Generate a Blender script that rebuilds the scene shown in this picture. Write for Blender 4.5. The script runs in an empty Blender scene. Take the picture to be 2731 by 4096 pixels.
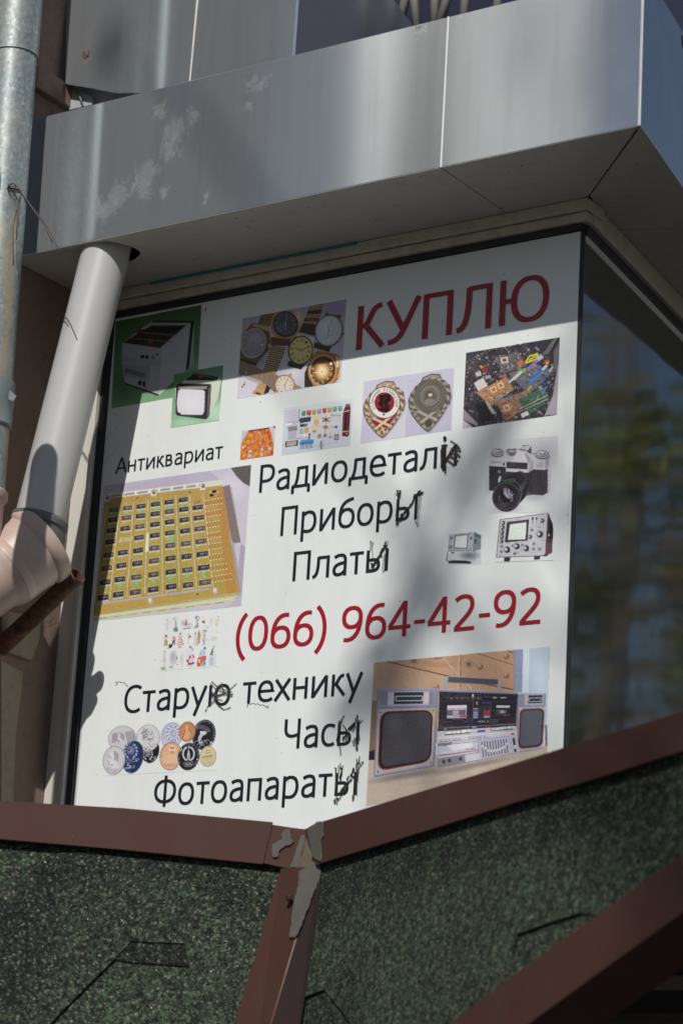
import bpy, bmesh, math, random
import numpy as np
from mathutils import Vector, Matrix

# ---------------------------------------------------------------- camera, world, sun, exposure
SC = bpy.context.scene
COL = SC.collection
IMG_W, IMG_H, FPX = 2731.0, 4096.0, 10352.92          # frame of the photograph and its focal length in its pixels
YAW, PIT, ROL = -0.605206, 0.276633, 0.059012

def cam_axes():
    cy, sy = math.cos(YAW), math.sin(YAW)
    f = np.array([sy*math.cos(PIT), cy*math.cos(PIT), math.sin(PIT)])
    r = np.array([cy, -sy, 0.0]); u = np.cross(r, f)
    return r*math.cos(ROL)+u*math.sin(ROL), -r*math.sin(ROL)+u*math.cos(ROL), f
CR, CU, CF = cam_axes()
def ray(x, y):
    d = CR*(x-IMG_W/2)-CU*(y-IMG_H/2)+CF*FPX
    return d/np.linalg.norm(d)
_d = ray(IMG_W/2, IMG_H/2)*6.0
CAM = np.array([-_d[0], -_d[1], 1.6])

cd = bpy.data.cameras.new('camera'); co = bpy.data.objects.new('camera', cd); COL.objects.link(co)
cd.sensor_fit = 'VERTICAL'; cd.sensor_height = 36; cd.sensor_width = 24; cd.lens = FPX/IMG_H*36
cd.clip_start = 0.05; cd.clip_end = 3000
co.matrix_world = Matrix(((CR[0], CU[0], -CF[0], CAM[0]), (CR[1], CU[1], -CF[1], CAM[1]), (CR[2], CU[2], -CF[2], CAM[2]), (0, 0, 0, 1)))
cd.dof.use_dof = True; cd.dof.focus_distance = 5.95; cd.dof.aperture_fstop = 5.0
SC.camera = co

SUN_TO = np.array([0.42, -1.0, 0.914]); SUN_TO = SUN_TO/np.linalg.norm(SUN_TO)   # towards the sun
EL = math.asin(SUN_TO[2]); AZ = math.atan2(SUN_TO[0], SUN_TO[1])
w = bpy.data.worlds.new('World'); SC.world = w; w.use_nodes = True
nt = w.node_tree; nt.nodes.clear()
sky = nt.nodes.new('ShaderNodeTexSky'); sky.sky_type = 'NISHITA'; sky.sun_disc = False
sky.sun_elevation = EL; sky.sun_rotation = AZ
sky.air_density = 1.0; sky.dust_density = 0.6; sky.ozone_density = 2.0
bg = nt.nodes.new('ShaderNodeBackground'); bg.inputs['Strength'].default_value = 0.055
wo = nt.nodes.new('ShaderNodeOutputWorld')
nt.links.new(sky.outputs[0], bg.inputs[0]); nt.links.new(bg.outputs[0], wo.inputs[0])
sd = bpy.data.lights.new('sun', 'SUN'); sd.energy = 3.6; sd.angle = math.radians(0.53); sd.color = (1.0, 0.96, 0.91)
so = bpy.data.objects.new('sun', sd); COL.objects.link(so)
so.rotation_euler = Vector(SUN_TO).to_track_quat('Z', 'Y').to_euler()
so.location = (4, -9, 9)
SC.view_settings.view_transform = 'Standard'; SC.view_settings.look = 'None'
SC.view_settings.exposure = 0.0; SC.view_settings.gamma = 1.0
SC.view_settings.use_curve_mapping = False
SC.cycles.max_bounces = 8

# ---------------------------------------------------------------- helpers
def at(px, py, ax, val):
    """the point of the world plane (axis ax = val) that lies in the direction of a pixel of the photograph"""
    d = ray(px, py); t = (val-CAM[ax])/d[ax]
    return CAM+d*t
def atp(px, py, P0, n):
    d = ray(px, py); t = np.dot(np.array(P0)-CAM, n)/np.dot(d, n)
    return CAM+d*t
K = 2731/1568.0
def fr(ox, oy, k):
    return lambda x, y: (ox+x*k, oy+y*k)
FULL = fr(0, 0, 1.0); BIG = fr(0, 0, K)

def tag(o, label=None, cat=None, group=None, kind=None):
    if label: o['label'] = label
    if cat: o['category'] = cat
    if group: o['group'] = group
    if kind: o['kind'] = kind
    return o
def thing(name, label, cat, loc=(0, 0, 0), group=None):
    o = bpy.data.objects.new(name, None); COL.objects.link(o); o.empty_display_size = 0.1
    o.location = [float(v) for v in loc]
    return tag(o, label, cat, group)
def wloc(o):
    v = Vector(o.location); p = o.parent
    while p: v += Vector(p.location); p = p.parent
    return v
def obj(name, verts, faces, mat, parent=None, smooth=False, uvs=None, label=None):
    """one mesh object; vertices are given in world coordinates"""
    me = bpy.data.meshes.new(name)
    me.from_pydata([tuple(float(c) for c in v) for v in verts], [], [list(f) for f in faces])
    if uvs is not None:
        uvl = me.uv_layers.new(name='UVMap')
        for li, l in enumerate(me.loops): uvl.data[li].uv = uvs[l.vertex_index]
    me.materials.append(mat)
    if smooth:
        for p in me.polygons: p.use_smooth = True
    me.update()
    o = bpy.data.objects.new(name, me); COL.objects.link(o)
    if parent:
        o.parent = parent; o.location = -wloc(parent)
    if label: o['label'] = label
    return o
def fixn(o):
    bm = bmesh.new(); bm.from_mesh(o.data); bmesh.ops.recalc_face_normals(bm, faces=bm.faces); bm.to_mesh(o.data); bm.free(); return o
def bevel(o, w=0.002, seg=2):
    m = o.modifiers.new('bevel', 'BEVEL'); m.width = w; m.segments = seg; m.limit_method = 'ANGLE'; m.angle_limit = math.radians(35)
    return o
def prism_data(poly, off):
    n = len(poly); off = np.array(off, float)
    v = [np.array(p, float) for p in poly]+[np.array(p, float)+off for p in poly]
    f = [list(range(n)), list(range(2*n-1, n-1, -1))]+[[i, i+n, (i+1) % n+n, (i+1) % n] for i in range(n)]
    return v, f
def prism(name, poly, off, mat, parent=None, bev=0, label=None):
    v, f = prism_data(poly, off)
    o = fixn(obj(name, v, f, mat, parent, label=label))
    if bev: bevel(o, bev)
    return o
def boxo(name, lo, hi, mat, parent=None, bev=0, label=None):
    (x0, y0, z0), (x1, y1, z1) = lo, hi
    return prism(name, [(x0, y0, z0), (x1, y0, z0), (x1, y1, z0), (x0, y1, z0)], (0, 0, z1-z0), mat, parent, bev, label)
def frame_of(d):
    d = np.array(d, float); d /= np.linalg.norm(d)
    a = np.array([0, 0, 1.0]) if abs(d[2]) < .9 else np.array([1.0, 0, 0])
    u = np.cross(d, a); u /= np.linalg.norm(u); v = np.cross(d, u)
    return d, u, v
def lathe(name, P, d, prof, mat, parent=None, seg=64, label=None, wob=0):
    """profile of (distance along axis, radius) swept round the axis through P"""
    P = np.array(P, float); d, u, v = frame_of(d)
    vs = []; fs = []; m = len(prof)
    for t, r in prof:
        for k in range(seg):
            a = 2*math.pi*k/seg; rr = r*(1+wob*math.sin(a*5+t*31)+wob*math.sin(a*3-t*57))
            vs.append(P+d*t+u*rr*math.cos(a)+v*rr*math.sin(a))
    for i in range(m-1):
        for k in range(seg):
            fs.append([i*seg+k, i*seg+(k+1) % seg, (i+1)*seg+(k+1) % seg, (i+1)*seg+k])
    o = fixn(obj(name, vs, fs, mat, parent, smooth=True, label=label))
    for p in o.data.polygons: p.use_smooth = True
    m_ = o.data; bm = bmesh.new(); bm.from_mesh(m_)
    for e in bm.edges:
        if len(e.link_faces) == 2 and e.calc_face_angle(0) > math.radians(35): e.smooth = False
    bm.to_mesh(m_); bm.free()
    return o
def tube_data(pts, r, seg=8):
    vs = []; fs = []; pts = [np.array(p, float) for p in pts]
    for i, p in enumerate(pts):
        d = pts[min(i+1, len(pts)-1)]-pts[max(i-1, 0)]
        d, u, v = frame_of(d)
        rr = r[i] if hasattr(r, '__len__') else r
        for k in range(seg):
            a = 2*math.pi*k/seg; vs.append(p+u*rr*math.cos(a)+v*rr*math.sin(a))
    for i in range(len(pts)-1):
        for k in range(seg): fs.append([i*seg+k, i*seg+(k+1) % seg, (i+1)*seg+(k+1) % seg, (i+1)*seg+k])
    fs.append(list(range(seg))[::-1]); fs.append([(len(pts)-1)*seg+k for k in range(seg)])
    return vs, fs
def merge(parts):
    V = []; F = []
    for v, f in parts:
        b = len(V); V += list(v); F += [[i+b for i in q] for q in f]
    return V, F
def tube(name, pts, r, mat, parent=None, seg=8, label=None):
    v, f = tube_data(pts, r, seg); o = obj(name, v, f, mat, parent, smooth=True, label=label); return o

# ---- material helpers
class MatB:
    def __init__(s, name):
        s.m = bpy.data.materials.new(name); s.m.use_nodes = True; s.t = s.m.node_tree; s.n = s.t.nodes; s.l = s.t.links
        s.n.clear(); s.out = s.n.new('ShaderNodeOutputMaterial'); s.p = s.n.new('ShaderNodeBsdfPrincipled')
        s.l.new(s.p.outputs[0], s.out.inputs[0])
        s.tc = s.n.new('ShaderNodeTexCoord')
    def coord(s, scale=(1, 1, 1), rot=(0, 0, 0), loc=(0, 0, 0)):
        mp = s.n.new('ShaderNodeMapping'); mp.inputs['Scale'].default_value = scale; mp.inputs['Rotation'].default_value = rot
        mp.inputs['Location'].default_value = loc
        s.l.new(s.tc.outputs['Object'], mp.inputs[0]); return mp.outputs[0]
    def noise(s, scale, detail=4, rough=.55, vec=None, dist=0):
        n = s.n.new('ShaderNodeTexNoise'); n.inputs['Scale'].default_value = scale; n.inputs['Detail'].default_value = detail
        n.inputs['Roughness'].default_value = rough; n.inputs['Distortion'].default_value = dist
        s.l.new(vec if vec is not None else s.coord(), n.inputs['Vector']); return n.outputs['Fac']
    def voro(s, scale, vec=None, out='Color', feat='F1'):
        n = s.n.new('ShaderNodeTexVoronoi'); n.inputs['Scale'].default_value = scale; n.feature = feat
        s.l.new(vec if vec is not None else s.coord(), n.inputs['Vector']); return n.outputs[out]
    def ramp(s, fac, stops, interp='LINEAR'):
        r = s.n.new('ShaderNodeValToRGB'); r.color_ramp.interpolation = interp; e = r.color_ramp.elements
        while len(e) < len(stops): e.new(0.5)
        for i, (p, c) in enumerate(stops):
            e[i].position = p; c = (c, c, c) if not hasattr(c, '__len__') else c; e[i].color = (*c[:3], 1)
        s.l.new(fac, r.inputs[0]); return r.outputs[0]
    def mix(s, fac, a, b, mode='MIX'):
        m = s.n.new('ShaderNodeMix'); m.data_type = 'RGBA'; m.blend_type = mode
        for i, x in ((0, fac), (6, a), (7, b)):
            if hasattr(x, 'node'): s.l.new(x, m.inputs[i])
            elif i == 0: m.inputs[0].default_value = x
            else: m.inputs[i].default_value = (*x[:3], 1) if hasattr(x, '__len__') else (x, x, x, 1)
        return m.outputs[2]
    def math(s, op, a, b=0.0, clamp=False):
        m = s.n.new('ShaderNodeMath'); m.operation = op; m.use_clamp = clamp
        for i, x in ((0, a), (1, b)):
            if hasattr(x, 'node'): s.l.new(x, m.inputs[i])
            else: m.inputs[i].default_value = x
        return m.outputs[0]
    def bump(s, h, strength=.3, dist=.002):
        b = s.n.new('ShaderNodeBump'); b.inputs['Strength'].default_value = strength; b.inputs['Distance'].default_value = dist
        s.l.new(h, b.inputs['Height']); s.l.new(b.outputs[0], s.p.inputs['Normal']); return b
    def blobs(s, pts, vec=None):
        """sum of soft round spots round the given world points: (x, y, z, radius)"""
        tot = None
        for x, y, z, r in pts:
            d = s.n.new('ShaderNodeVectorMath'); d.operation = 'DISTANCE'
            s.l.new(vec if vec is not None else s.coord(), d.inputs[0]); d.inputs[1].default_value = (x, y, z)
            v = s.math('SUBTRACT', 1.0, s.math('DIVIDE', d.outputs['Value'], r), clamp=True)
            tot = v if tot is None else s.math('MAXIMUM', tot, v)
        return tot
    def set(s, **k):
        for a, b in k.items():
            a = {'col': 'Base Color', 'rough': 'Roughness', 'metal': 'Metallic', 'spec': 'Specular IOR Level', 'aniso': 'Anisotropic', 'arot': 'Anisotropic Rotation', 'coat': 'Coat Weight', 'trans': 'Transmission Weight', 'sheen': 'Sheen Weight'}.get(a, a)
            i = s.p.inputs[a]
            if hasattr(b, 'node'): s.l.new(b, i)
            elif hasattr(b, '__len__'): i.default_value = (*b[:3], 1)
            else: i.default_value = b
        return s
def simple(name, col, rough=.6, var=.12, scale=14, bump=0, **k):
    b = MatB(name); n = b.noise(scale, 5, .6)
    c = b.mix(n, tuple(x*(1-var) for x in col), tuple(min(1, x*(1+var)) for x in col))
    b.set(col=c, rough=rough, **k)
    if bump: b.bump(b.noise(scale*9, 4, .6), bump, .001)
    return b.m

# ================================================================ materials
ZS = 3.897            # level of the soffit
YF = -0.314           # plane of the metal fascia
XJ = 0.428            # its vertical joint
XC = 0.918            # its corner
ZT = 4.262            # its top edge

def metal_mat():
    b = MatB('brushed_metal')
    brush = b.noise(1.0, 5, .7, vec=b.coord((3, 3, 420)))
    big = b.noise(2.2, 3, .5)
    run = b.noise(1.0, 4, .6, vec=b.coord((26, 26, 1.3)))
    c = b.mix(big, (.49, .525, .55), (.57, .595, .61))
    c = b.mix(b.ramp(run, [(.5, 0), (.72, .25)]), c, (.30, .31, .31))
    spots = [tuple(at(x*K, y*K, 1, YF))+(r,) for x, y, r in [(370, 255, .05), (405, 300, .075), (445, 265, .05), (385, 345, .06), (330, 420, .085), (270, 450, .07), (240, 480, .06), (350, 390, .06), (375, 440, .03), (590, 195, .05), (575, 240, .035), (475, 450, .02), (470, 465, .015), (965, 62, .03), (1250, 700, .01)]]
    bl = b.blobs(spots); nz = b.noise(20, 10, .78, vec=b.coord((1.3, 1, .8)), dist=.9)
    rag = b.ramp(b.math('ADD', b.math('MULTIPLY', bl, .30), nz), [(.62, 0), (.80, .8)])
    rag = b.math('MULTIPLY', rag, b.math('GREATER_THAN', bl, .02))
    c = b.mix(b.math('MULTIPLY', b.math('MULTIPLY', rag, b.ramp(b.noise(48, 6, .75), [(.38, .25), (.6, 1)])), .45), c, b.mix(b.noise(60, 4), (.20, .17, .13), (.27, .235, .185)))
    fleck = b.ramp(b.noise(75, 2, .5), [(.735, 0), (.75, 1)])
    c = b.mix(b.math('MULTIPLY', fleck, .6), c, (.75, .73, .7))
    scr = b.ramp(b.noise(1, 3, .7, vec=b.coord((60, 60, 7), rot=(0, .25, 0)), dist=1.5), [(.70, 0), (.76, 1)])
    c = b.mix(b.math('MULTIPLY', scr, .35), c, (.35, .27, .21))
    tn = b.n.new('ShaderNodeCombineXYZ'); tn.inputs[2].default_value = 1.0; b.l.new(tn.outputs[0], b.p.inputs['Tangent'])   # brushed level: reflections smear up and down
    b.set(col=c, metal=b.mix(rag, .74, .56), rough=b.math('ADD', b.math('MULTIPLY', brush, .03), b.math('ADD', b.math('MULTIPLY', rag, .4), .072)), aniso=1.0, arot=0.0)
    b.bump(b.noise(2.0, 1, .5), .05, .004)
    return b.m
M_METAL = metal_mat()
M_EDGE = MatB('metal_edge_highlight').set(col=(.85, .84, .82), metal=.3, rough=.3).m  # aluminium edges, made paler to carry the highlight of the panel folds
def soffit_mat():
    b = MatB('soffit_grey_sheet'); n = b.noise(3, 5); d = b.noise(30, 6, .7)
    c = b.mix(n, (.40, .395, .37), (.50, .49, .46))
    sp = b.ramp(b.noise(60, 2), [(.70, 0), (.74, .7)])
    b.set(col=b.mix(sp, b.mix(b.ramp(d, [(.5, 0), (.8, .4)]), c, (.2, .19, .17)), (.14, .09, .07)), rough=.42, metal=.15); return b.m
M_SOFFIT = soffit_mat()
def cream_mat():
    b = MatB('cream_frame'); n = b.noise(5, 6, .65); d = b.ramp(b.noise(28, 6, .7), [(.45, 0), (.75, .55)])
    c = b.mix(n, (.46, .42, .35), (.55, .505, .43)); c = b.mix(d, c, (.22, .17, .135))
    b.set(col=c, rough=.5); b.bump(b.noise(60, 4), .2, .0008); return b.m
M_CREAM = cream_mat()
M_FRAME = simple('painted_frame', (.60, .58, .53), .45, .08, 6)
M_RUBBER = simple('black_gasket', (.018, .019, .02), .45, .3, 30)
M_TEAL = simple('turquoise_film', (.03, .22, .28), .5, .2, 30)
def glass_mat():
    b = MatB('side_window_glass')
    wv = b.noise(1.0, 3, .5, vec=b.coord((1.6, 1.6, .9)))
    fin = b.noise(1.0, 2, .5, vec=b.coord((260, 260, 2.5)))
    dust = b.ramp(b.noise(40, 4, .6), [(.62, 0), (.74, .35)])
    b.set(col=b.mix(dust, (.040, .050, .038), (.13, .13, .11)), rough=.055, spec=1.0); b.p.inputs['IOR'].default_value = 2.3
    b.bump(b.math('ADD', b.math('MULTIPLY', wv, 4.0), b.math('MULTIPLY', fin, .012)), .10, .006); return b.m
M_GLASS = glass_mat()
def stucco_mat(name, c0, c1, bs=.7):
    b = MatB(name); n = b.noise(4, 6, .7); f = b.noise(120, 5, .75)
    c = b.mix(n, c0, c1); c = b.mix(b.ramp(b.noise(11, 6, .75), [(.5, 0), (.72, .55)]), c, tuple(x*.45 for x in c0))
    b.set(col=c, rough=.9); b.bump(b.math('ADD', f, b.math('MULTIPLY', b.noise(25, 4), 1.5)), bs, .003); return b.m
M_STUCCO = stucco_mat('brown_plaster', (.20, .135, .105), (.27, .19, .145))
M_STONE = stucco_mat('yellowed_plaster_patch', (.30, .24, .17), (.38, .33, .24), 1.0)
M_PVC = simple('grey_plastic_pipe', (.44, .44, .43), .42, .03, 4, bump=.03)
def galv_mat():
    b = MatB('galvanised_steel'); v = b.voro(150, vec=b.coord((1, 1, .75))); n = b.noise(5, 5)
    sp = b.n.new('ShaderNodeSeparateColor'); b.l.new(v, sp.inputs[0])
    c = b.mix(b.ramp(sp.outputs[0], [(0, .0), (1, 1)]), (.18, .22, .23), (.29, .335, .335))
    c = b.mix(b.ramp(b.noise(55, 3, .6), [(.60, 0), (.70, .45)]), c, (.60, .63, .61))
    st = b.ramp(b.noise(1, 4, .6, vec=b.coord((34, 34, 1.6))), [(.50, 0), (.66, 1)])
    zz = b.n.new('ShaderNodeSeparateXYZ'); b.l.new(b.tc.outputs['Object'], zz.inputs[0])
    low = b.n.new('ShaderNodeMapRange'); b.l.new(zz.outputs['Z'], low.inputs[0]); low.inputs[1].default_value = 4.02; low.inputs[2].default_value = 3.88; low.inputs[3].default_value = 0; low.inputs[4].default_value = 1
    low.clamp = True
    c = b.mix(b.math('MULTIPLY', st, b.math('MULTIPLY', low.outputs[0], .8)), c, (.45, .33, .17))
    tan = b.ramp(n, [(.45, 0), (.7, .5)]); c = b.mix(tan, c, (.45, .42, .36))
    b.set(col=c, metal=.35, rough=b.mix(sp.outputs[1], .40, .55)); b.bump(b.noise(9, 3), .25, .003); return b.m
M_GALV = galv_mat()
def brownpvc():
    b = MatB('terracotta_plastic'); n = b.noise(6, 4)
    c = b.mix(n, (.43, .31, .255), (.48, .36, .305))
    dust = b.ramp(b.noise(1, 4, .6, vec=b.coord((14, 14, 5))), [(.4, 0), (.7, .5)])
    b.set(col=b.mix(dust, c, (.50, .43, .38)), rough=.42); b.bump(b.noise(120, 2), .05, .0005); return b.m
M_BROWNPVC = brownpvc()
def rust_mat():
    b = MatB('rusty_steel'); n = b.noise(30, 8, .7); m = b.noise(8, 4)
    c = b.ramp(n, [(.32, (.016, .010, .008)), (.47, (.09, .036, .022)), (.56, (.22, .10, .055)), (.66, (.05, .032, .025)), (.8, (.15, .12, .10))])
    b.set(col=b.mix(m, c, (.09, .045, .03)), rough=.9); b.bump(b.noise(70, 6, .7), .9, .002); return b.m
M_RUST = rust_mat()
def brown_flash():
    b = MatB('brown_painted_steel'); n = b.noise(4, 5); sc = b.ramp(b.noise(45, 3, .5), [(.74, 0), (.78, .4)])
    grime = b.ramp(b.noise(1, 5, .65, vec=b.coord((9, 9, 5))), [(.42, 0), (.75, .5)])
    c = b.mix(grime, b.mix(n, (.060, .025, .019), (.075, .032, .025)), (.062, .045, .037)); b.set(col=b.mix(sc, c, (.20, .12, .09)), rough=.6, spec=.15); b.bump(b.noise(2.5, 2), .3, .004); return b.m
M_FLASH = brown_flash()
M_CAPSHADE_SCREW = simple('cap_shade_and_screw_brown', (.022, .011, .010), .8, .25, 9)  # blackish brown: painted shade of the cap's right face, also the screw
M_FLASHEDGE = simple('cap_edge_highlight', (.15, .085, .068), .5, .2, 20)  # paler brown paints the highlight along the cap's fold
M_SEAL = simple('grey_sealant', (.092, .085, .076), .8, .35, 30, bump=.5)
M_OLDSEAL = simple('yellowed_foam', (.17, .135, .09), .9, .3, 60, bump=1)
def shingle_mat(name, dark=0.0, seed=0.0, patches=()):
    b = MatB(name); lc = (seed, seed*1.7, 0)
    v = b.voro(270, vec=b.coord(loc=lc)); v2 = b.voro(170, vec=b.coord(loc=(seed+3, 1, 2)))
    s1 = b.n.new('ShaderNodeSeparateColor'); b.l.new(v, s1.inputs[0]); s2 = b.n.new('ShaderNodeSeparateColor'); b.l.new(v2, s2.inputs[0])
    g = b.ramp(s1.outputs[0], [(0, (.006, .007, .006)), (.30, (.017, .020, .017)), (.55, (.032, .050, .033)), (.8, (.055, .090, .055)), (.93, (.09, .13, .085)), (1, (.20, .20, .16))])
    g2 = b.ramp(s2.outputs[0], [(0, (.010, .012, .011)), (.4, (.024, .037, .026)), (.75, (.057, .094, .057)), (1, (.085, .12, .075))])
    gr = b.mix(.5, g, g2)
    dk = b.ramp(s1.outputs[0], [(0, (.005, .006, .006)), (.6, (.015, .017, .016)), (.9, (.036, .040, .037)), (1, (.12, .12, .11))])
    mot = b.ramp(b.noise(75, 2, .6, vec=b.coord(loc=lc)), [(.40, 0), (.60, 1)])
    gr = b.mix(mot, b.mix(.75, gr, dk), b.mix(1.0, gr, (1.25, 1.25, 1.2), 'MULTIPLY'))
    n = b.ramp(b.noise(3.4, 4, .6, vec=b.coord(loc=lc)), [(.42, 0), (.72, .5)])
    base = b.mix(n, gr, dk)
    if patches:
        bl = b.blobs(patches); bl = b.ramp(b.math('ADD', bl, b.math('MULTIPLY', b.math('SUBTRACT', b.noise(50, 5, .7), .5), .35)), [(.05, 0), (.75, .85)])
        base = b.mix(bl, base, dk)
    if dark: base = b.mix(dark, base, dk)
    gl = b.math('GREATER_THAN', s1.outputs[1], .998)
    base = b.mix(1.0, base, (1.35, 1.3, 1.25), 'MULTIPLY'); base = b.mix(gl, base, (.20, .17, .14))
    b.set(col=base, rough=b.mix(gl, .9, .4), spec=b.mix(gl, .10, .6)); b.bump(b.math('ADD', b.voro(235, vec=b.coord(loc=lc), out='Distance'), s2.outputs[1]), .8, .0022); return b.m
M_WOODDK = simple('dark_timber', (.07, .055, .045), .85, .3, 12, bump=.6)
M_BATTEN = simple('raw_batten', (.20, .16, .13), .85, .3, 20, bump=.6)
M_DARKBOARD = simple('porch_shade_black', (.02, .02, .02), .9, .2, 4)
M_TAPE = simple('grey_tape', (.20, .24, .24), .55, .2, 40, bump=.5)
M_WIRE = simple('rusty_wire', (.10, .07, .055), .6, .3, 60, metal=.5)
M_RING = simple('grey_rubber_ring', (.09, .11, .105), .6, .2, 20)
M_BLUE = simple('blue_sheet', (.008, .013, .045), .6, .2, 3)
M_PALE = simple('pale_board', (.62, .64, .64), .5, .1, 8)
M_FILM = simple('clear_plastic_scrap', (.42, .44, .43), .25, .2, 60, bump=.4)
M_CONDUIT = simple('beige_conduit_plastic', (.62, .54, .46), .5, .06, 5)
M_BRIGHTWALL = simple('added_slab_white', (.78, .76, .72), .85, .05, .8)
M_CORNERPAD = simple('rolled_lattice_steel', (.17, .165, .15), .6, .2, 10)

# ================================================================ setting: ground, road, sky side
def sheet(name, x0, y0, x1, y1, z, mat):
    o = obj(name, [(x0, y0, z), (x1, y0, z), (x1, y1, z), (x0, y1, z)], [[0, 1, 2, 3]], mat); o['kind'] = 'structure'; return o
sheet('ground', -900, -900, 900, 900, 0, simple('city_ground', (.10, .095, .085), .95, .2, .3))
pv = simple('pavement_stone', (.17, .155, .14), .9, .15, 3, bump=.4)
o = boxo('pavement', (-60, -5.9, .004), (60, 0, .12), pv); o['kind'] = 'structure'
o = boxo('kerb', (-60, -6.05, .004), (60, -5.905, .13), simple('kerb_stone', (.33, .32, .3), .9, .1, 6), bev=.01); o['kind'] = 'structure'
sheet('road', -60, -16, 60, -6.06, .006, simple('asphalt', (.05, .05, .052), .9, .2, 20))
for k in range(-6, 7):
    sheet('lane_marking', k*9-1.5, -11.08, k*9+1.5, -10.95, .011, M_BRIGHTWALL)
o = boxo('pavement', (-60, -22, .004), (60, -16.01, .13), pv); o['kind'] = 'structure'

# ================================================================ building the window bay belongs to
bd = thing('building', 'brown plastered building side wall behind the pipes, left of the sign', 'building', (-.9, .3, 0))
boxo('wall', (-6, YF, .005), (-.8205, 6, 9), M_STUCCO, bd, label='rough brown plaster wall')
boxo('wall', (-.82, .06, .005), (.60, 3.4, 2.35), M_STUCCO, bd)
pa = [at(x, y, 0, -.8195) for x, y in [(0, 2440), (155, 2470), (150, 2560), (118, 2643), (0, 2603)]]
prism('plaster_patch', pa, (.008, 0, 0), M_STONE, bd, .002, label='yellowish lump of old plaster on the wall')
pa = [at(x, y, 0, -.8195) for x, y in [(0, 2640), (92, 2690), (60, 2950), (50, 3230), (0, 3230)]]
prism('plaster_patch', pa, (.004, 0, 0), M_STONE, bd, .002, label='stained yellowish plaster strip')
boxo('ledge', (-.8195, -.30, 4.36), (-.80, .10, 4.42), M_STUCCO, bd, .003)

# ================================================================ window bay: frame, lintel, gasket, side glass
XL, XR, ZB, ZH = -.727, .609, 2.40, 3.828
U1 = np.array([-.142, .99, 0]); U1 /= np.linalg.norm(U1)
wb = thing('bay_window', 'cream framed corner bay window with dark side glass right of the sign', 'window', (0, .3, 2.35))
def seam_box(name, x0, x1, y0, y1, z0, z1, m, bev=.002, label=None): return boxo(name, (x0, y0, z0), (x1, y1, z1), m, wb, bev, label)
seam_box('lintel', -.8195, .640, -.030, .05, 3.868, ZS-.001, M_CREAM, .003, 'weathered cream lintel strip above the sign')
seam_box('lintel', -.8195, .634, -.022, .05, ZH+.017, 3.8665, M_CREAM, .003)
seam_box('film_strip', -.60, .02, -.0335, -.0305, ZS-.0075, ZS-.002, M_TEAL, 0, 'strip of turquoise protective film')
seam_box('gasket', XL-.020, XR+.009, -.012, .02, ZH+.002, ZH+.016, M_RUBBER, .001, 'black gasket')
seam_box('gasket', XL-.021, XL-.002, -.012, .02, ZB, ZH+.0015, M_RUBBER, .001, 'black gasket')
seam_box('gasket', XR+.0015, XR+.0090, -.0045, .004, ZB, ZH+.0015, M_RUBBER, .001, 'black gasket')
seam_box('frame_bead', XL-.033, XL-.0215, -.024, .02, ZB, ZH+.016, M_FRAME, .002, 'narrow pale glazing bead')
seam_box('frame_jamb', -.8195, XL-.034, -.008, .05, ZB, ZH+.016, M_FRAME, .002, 'pale frame jamb left of the sign')
boxo('sill', (-.82, -.02, 2.385), (.64, .05, ZB-.001), M_FRAME, wb, .003)
# side face, running away from the corner
C0 = np.array([XR+.0105, .001, 0])
def sidep(t, out, z): # point on side face: t along, out = outwards
    n = np.array([U1[1], -U1[0], 0]); return C0+U1*t+n*out+np.array([0, 0, z])
def side_quad(name, t0, t1, o0, o1, z0, z1, m, label=None, bev=.002):
    poly = [sidep(t0, o0, z0), sidep(t1, o0, z0), sidep(t1, o1, z0), sidep(t0, o1, z0)]
    return prism(name, poly, (0, 0, z1-z0), m, wb, bev, label)
side_quad('glass_pane', .001, 2.0, -.012, 0, ZB, ZH-.01, M_GLASS, 'dark side pane reflecting trees and blue sky', .0)
side_quad('gasket', .002, 2.0, -.010, .006, ZH-.009, ZH+.016, M_RUBBER, 'black gasket')
side_quad('frame_bead', .002, 2.0, -.010, .0035, ZH-.026, ZH-.0095, M_FRAME)
side_quad('lintel', .004, 2.0, -.02, .018, ZH+.0165, ZS-.001, M_CREAM, 'weathered cream lintel strip above the side glass', .003)
boxo('inner_wall', (-.80, .09, 2.36), (.30, 2.2, ZS-.002), M_DARKBOARD, wb)

# ================================================================ metal clad cornice
cn = thing('metal_cornice', 'brushed grey metal cornice box wrapping the corner over the sign', 'cornice', (0, YF, ZS))
def panel(name, poly, off, mat, bev=.0015, label=None, par=cn): return prism(name, poly, off, mat, par, bev, label)
g = .0012
panel('fascia_panel', [(-.8195, YF, ZS), (XJ-g, YF, ZS), (XJ-g, YF, ZT), (-.8195, YF, ZT)], (0, .012, 0), M_METAL, label='long left fascia panel with glue residue')
panel('fascia_panel', [(XJ+g, YF, ZS), (XC-.004, YF, ZS), (XC-.004, YF, ZT), (XJ+g, YF, ZT)], (0, .012, 0), M_METAL, label='right fascia panel with scratches')
V2 = np.array([.853-XC, .018+.309, 0]); V2 /= np.linalg.norm(V2)
Pc = np.array([XC, YF, 0]); n2 = np.array([V2[1], -V2[0], 0])
def s2(t, z, o=0): return Pc+V2*t+n2*o+np.array([0, 0, z])
panel('fascia_panel', [s2(.004, ZS), s2(2.6, ZS), s2(2.6, ZT), s2(.004, ZT)], -n2*.012, M_METAL, label='side fascia panel reflecting the blue sky')
panel('edge_highlight_strip', [(XJ-.0022, YF-.0015, ZS), (XJ+.0022, YF-.0015, ZS), (XJ+.0022, YF-.0015, ZT), (XJ-.0022, YF-.0015, ZT)], (0, .004, 0), M_EDGE, .0006, 'joint strip, highlight put into its pale colour')
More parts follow.
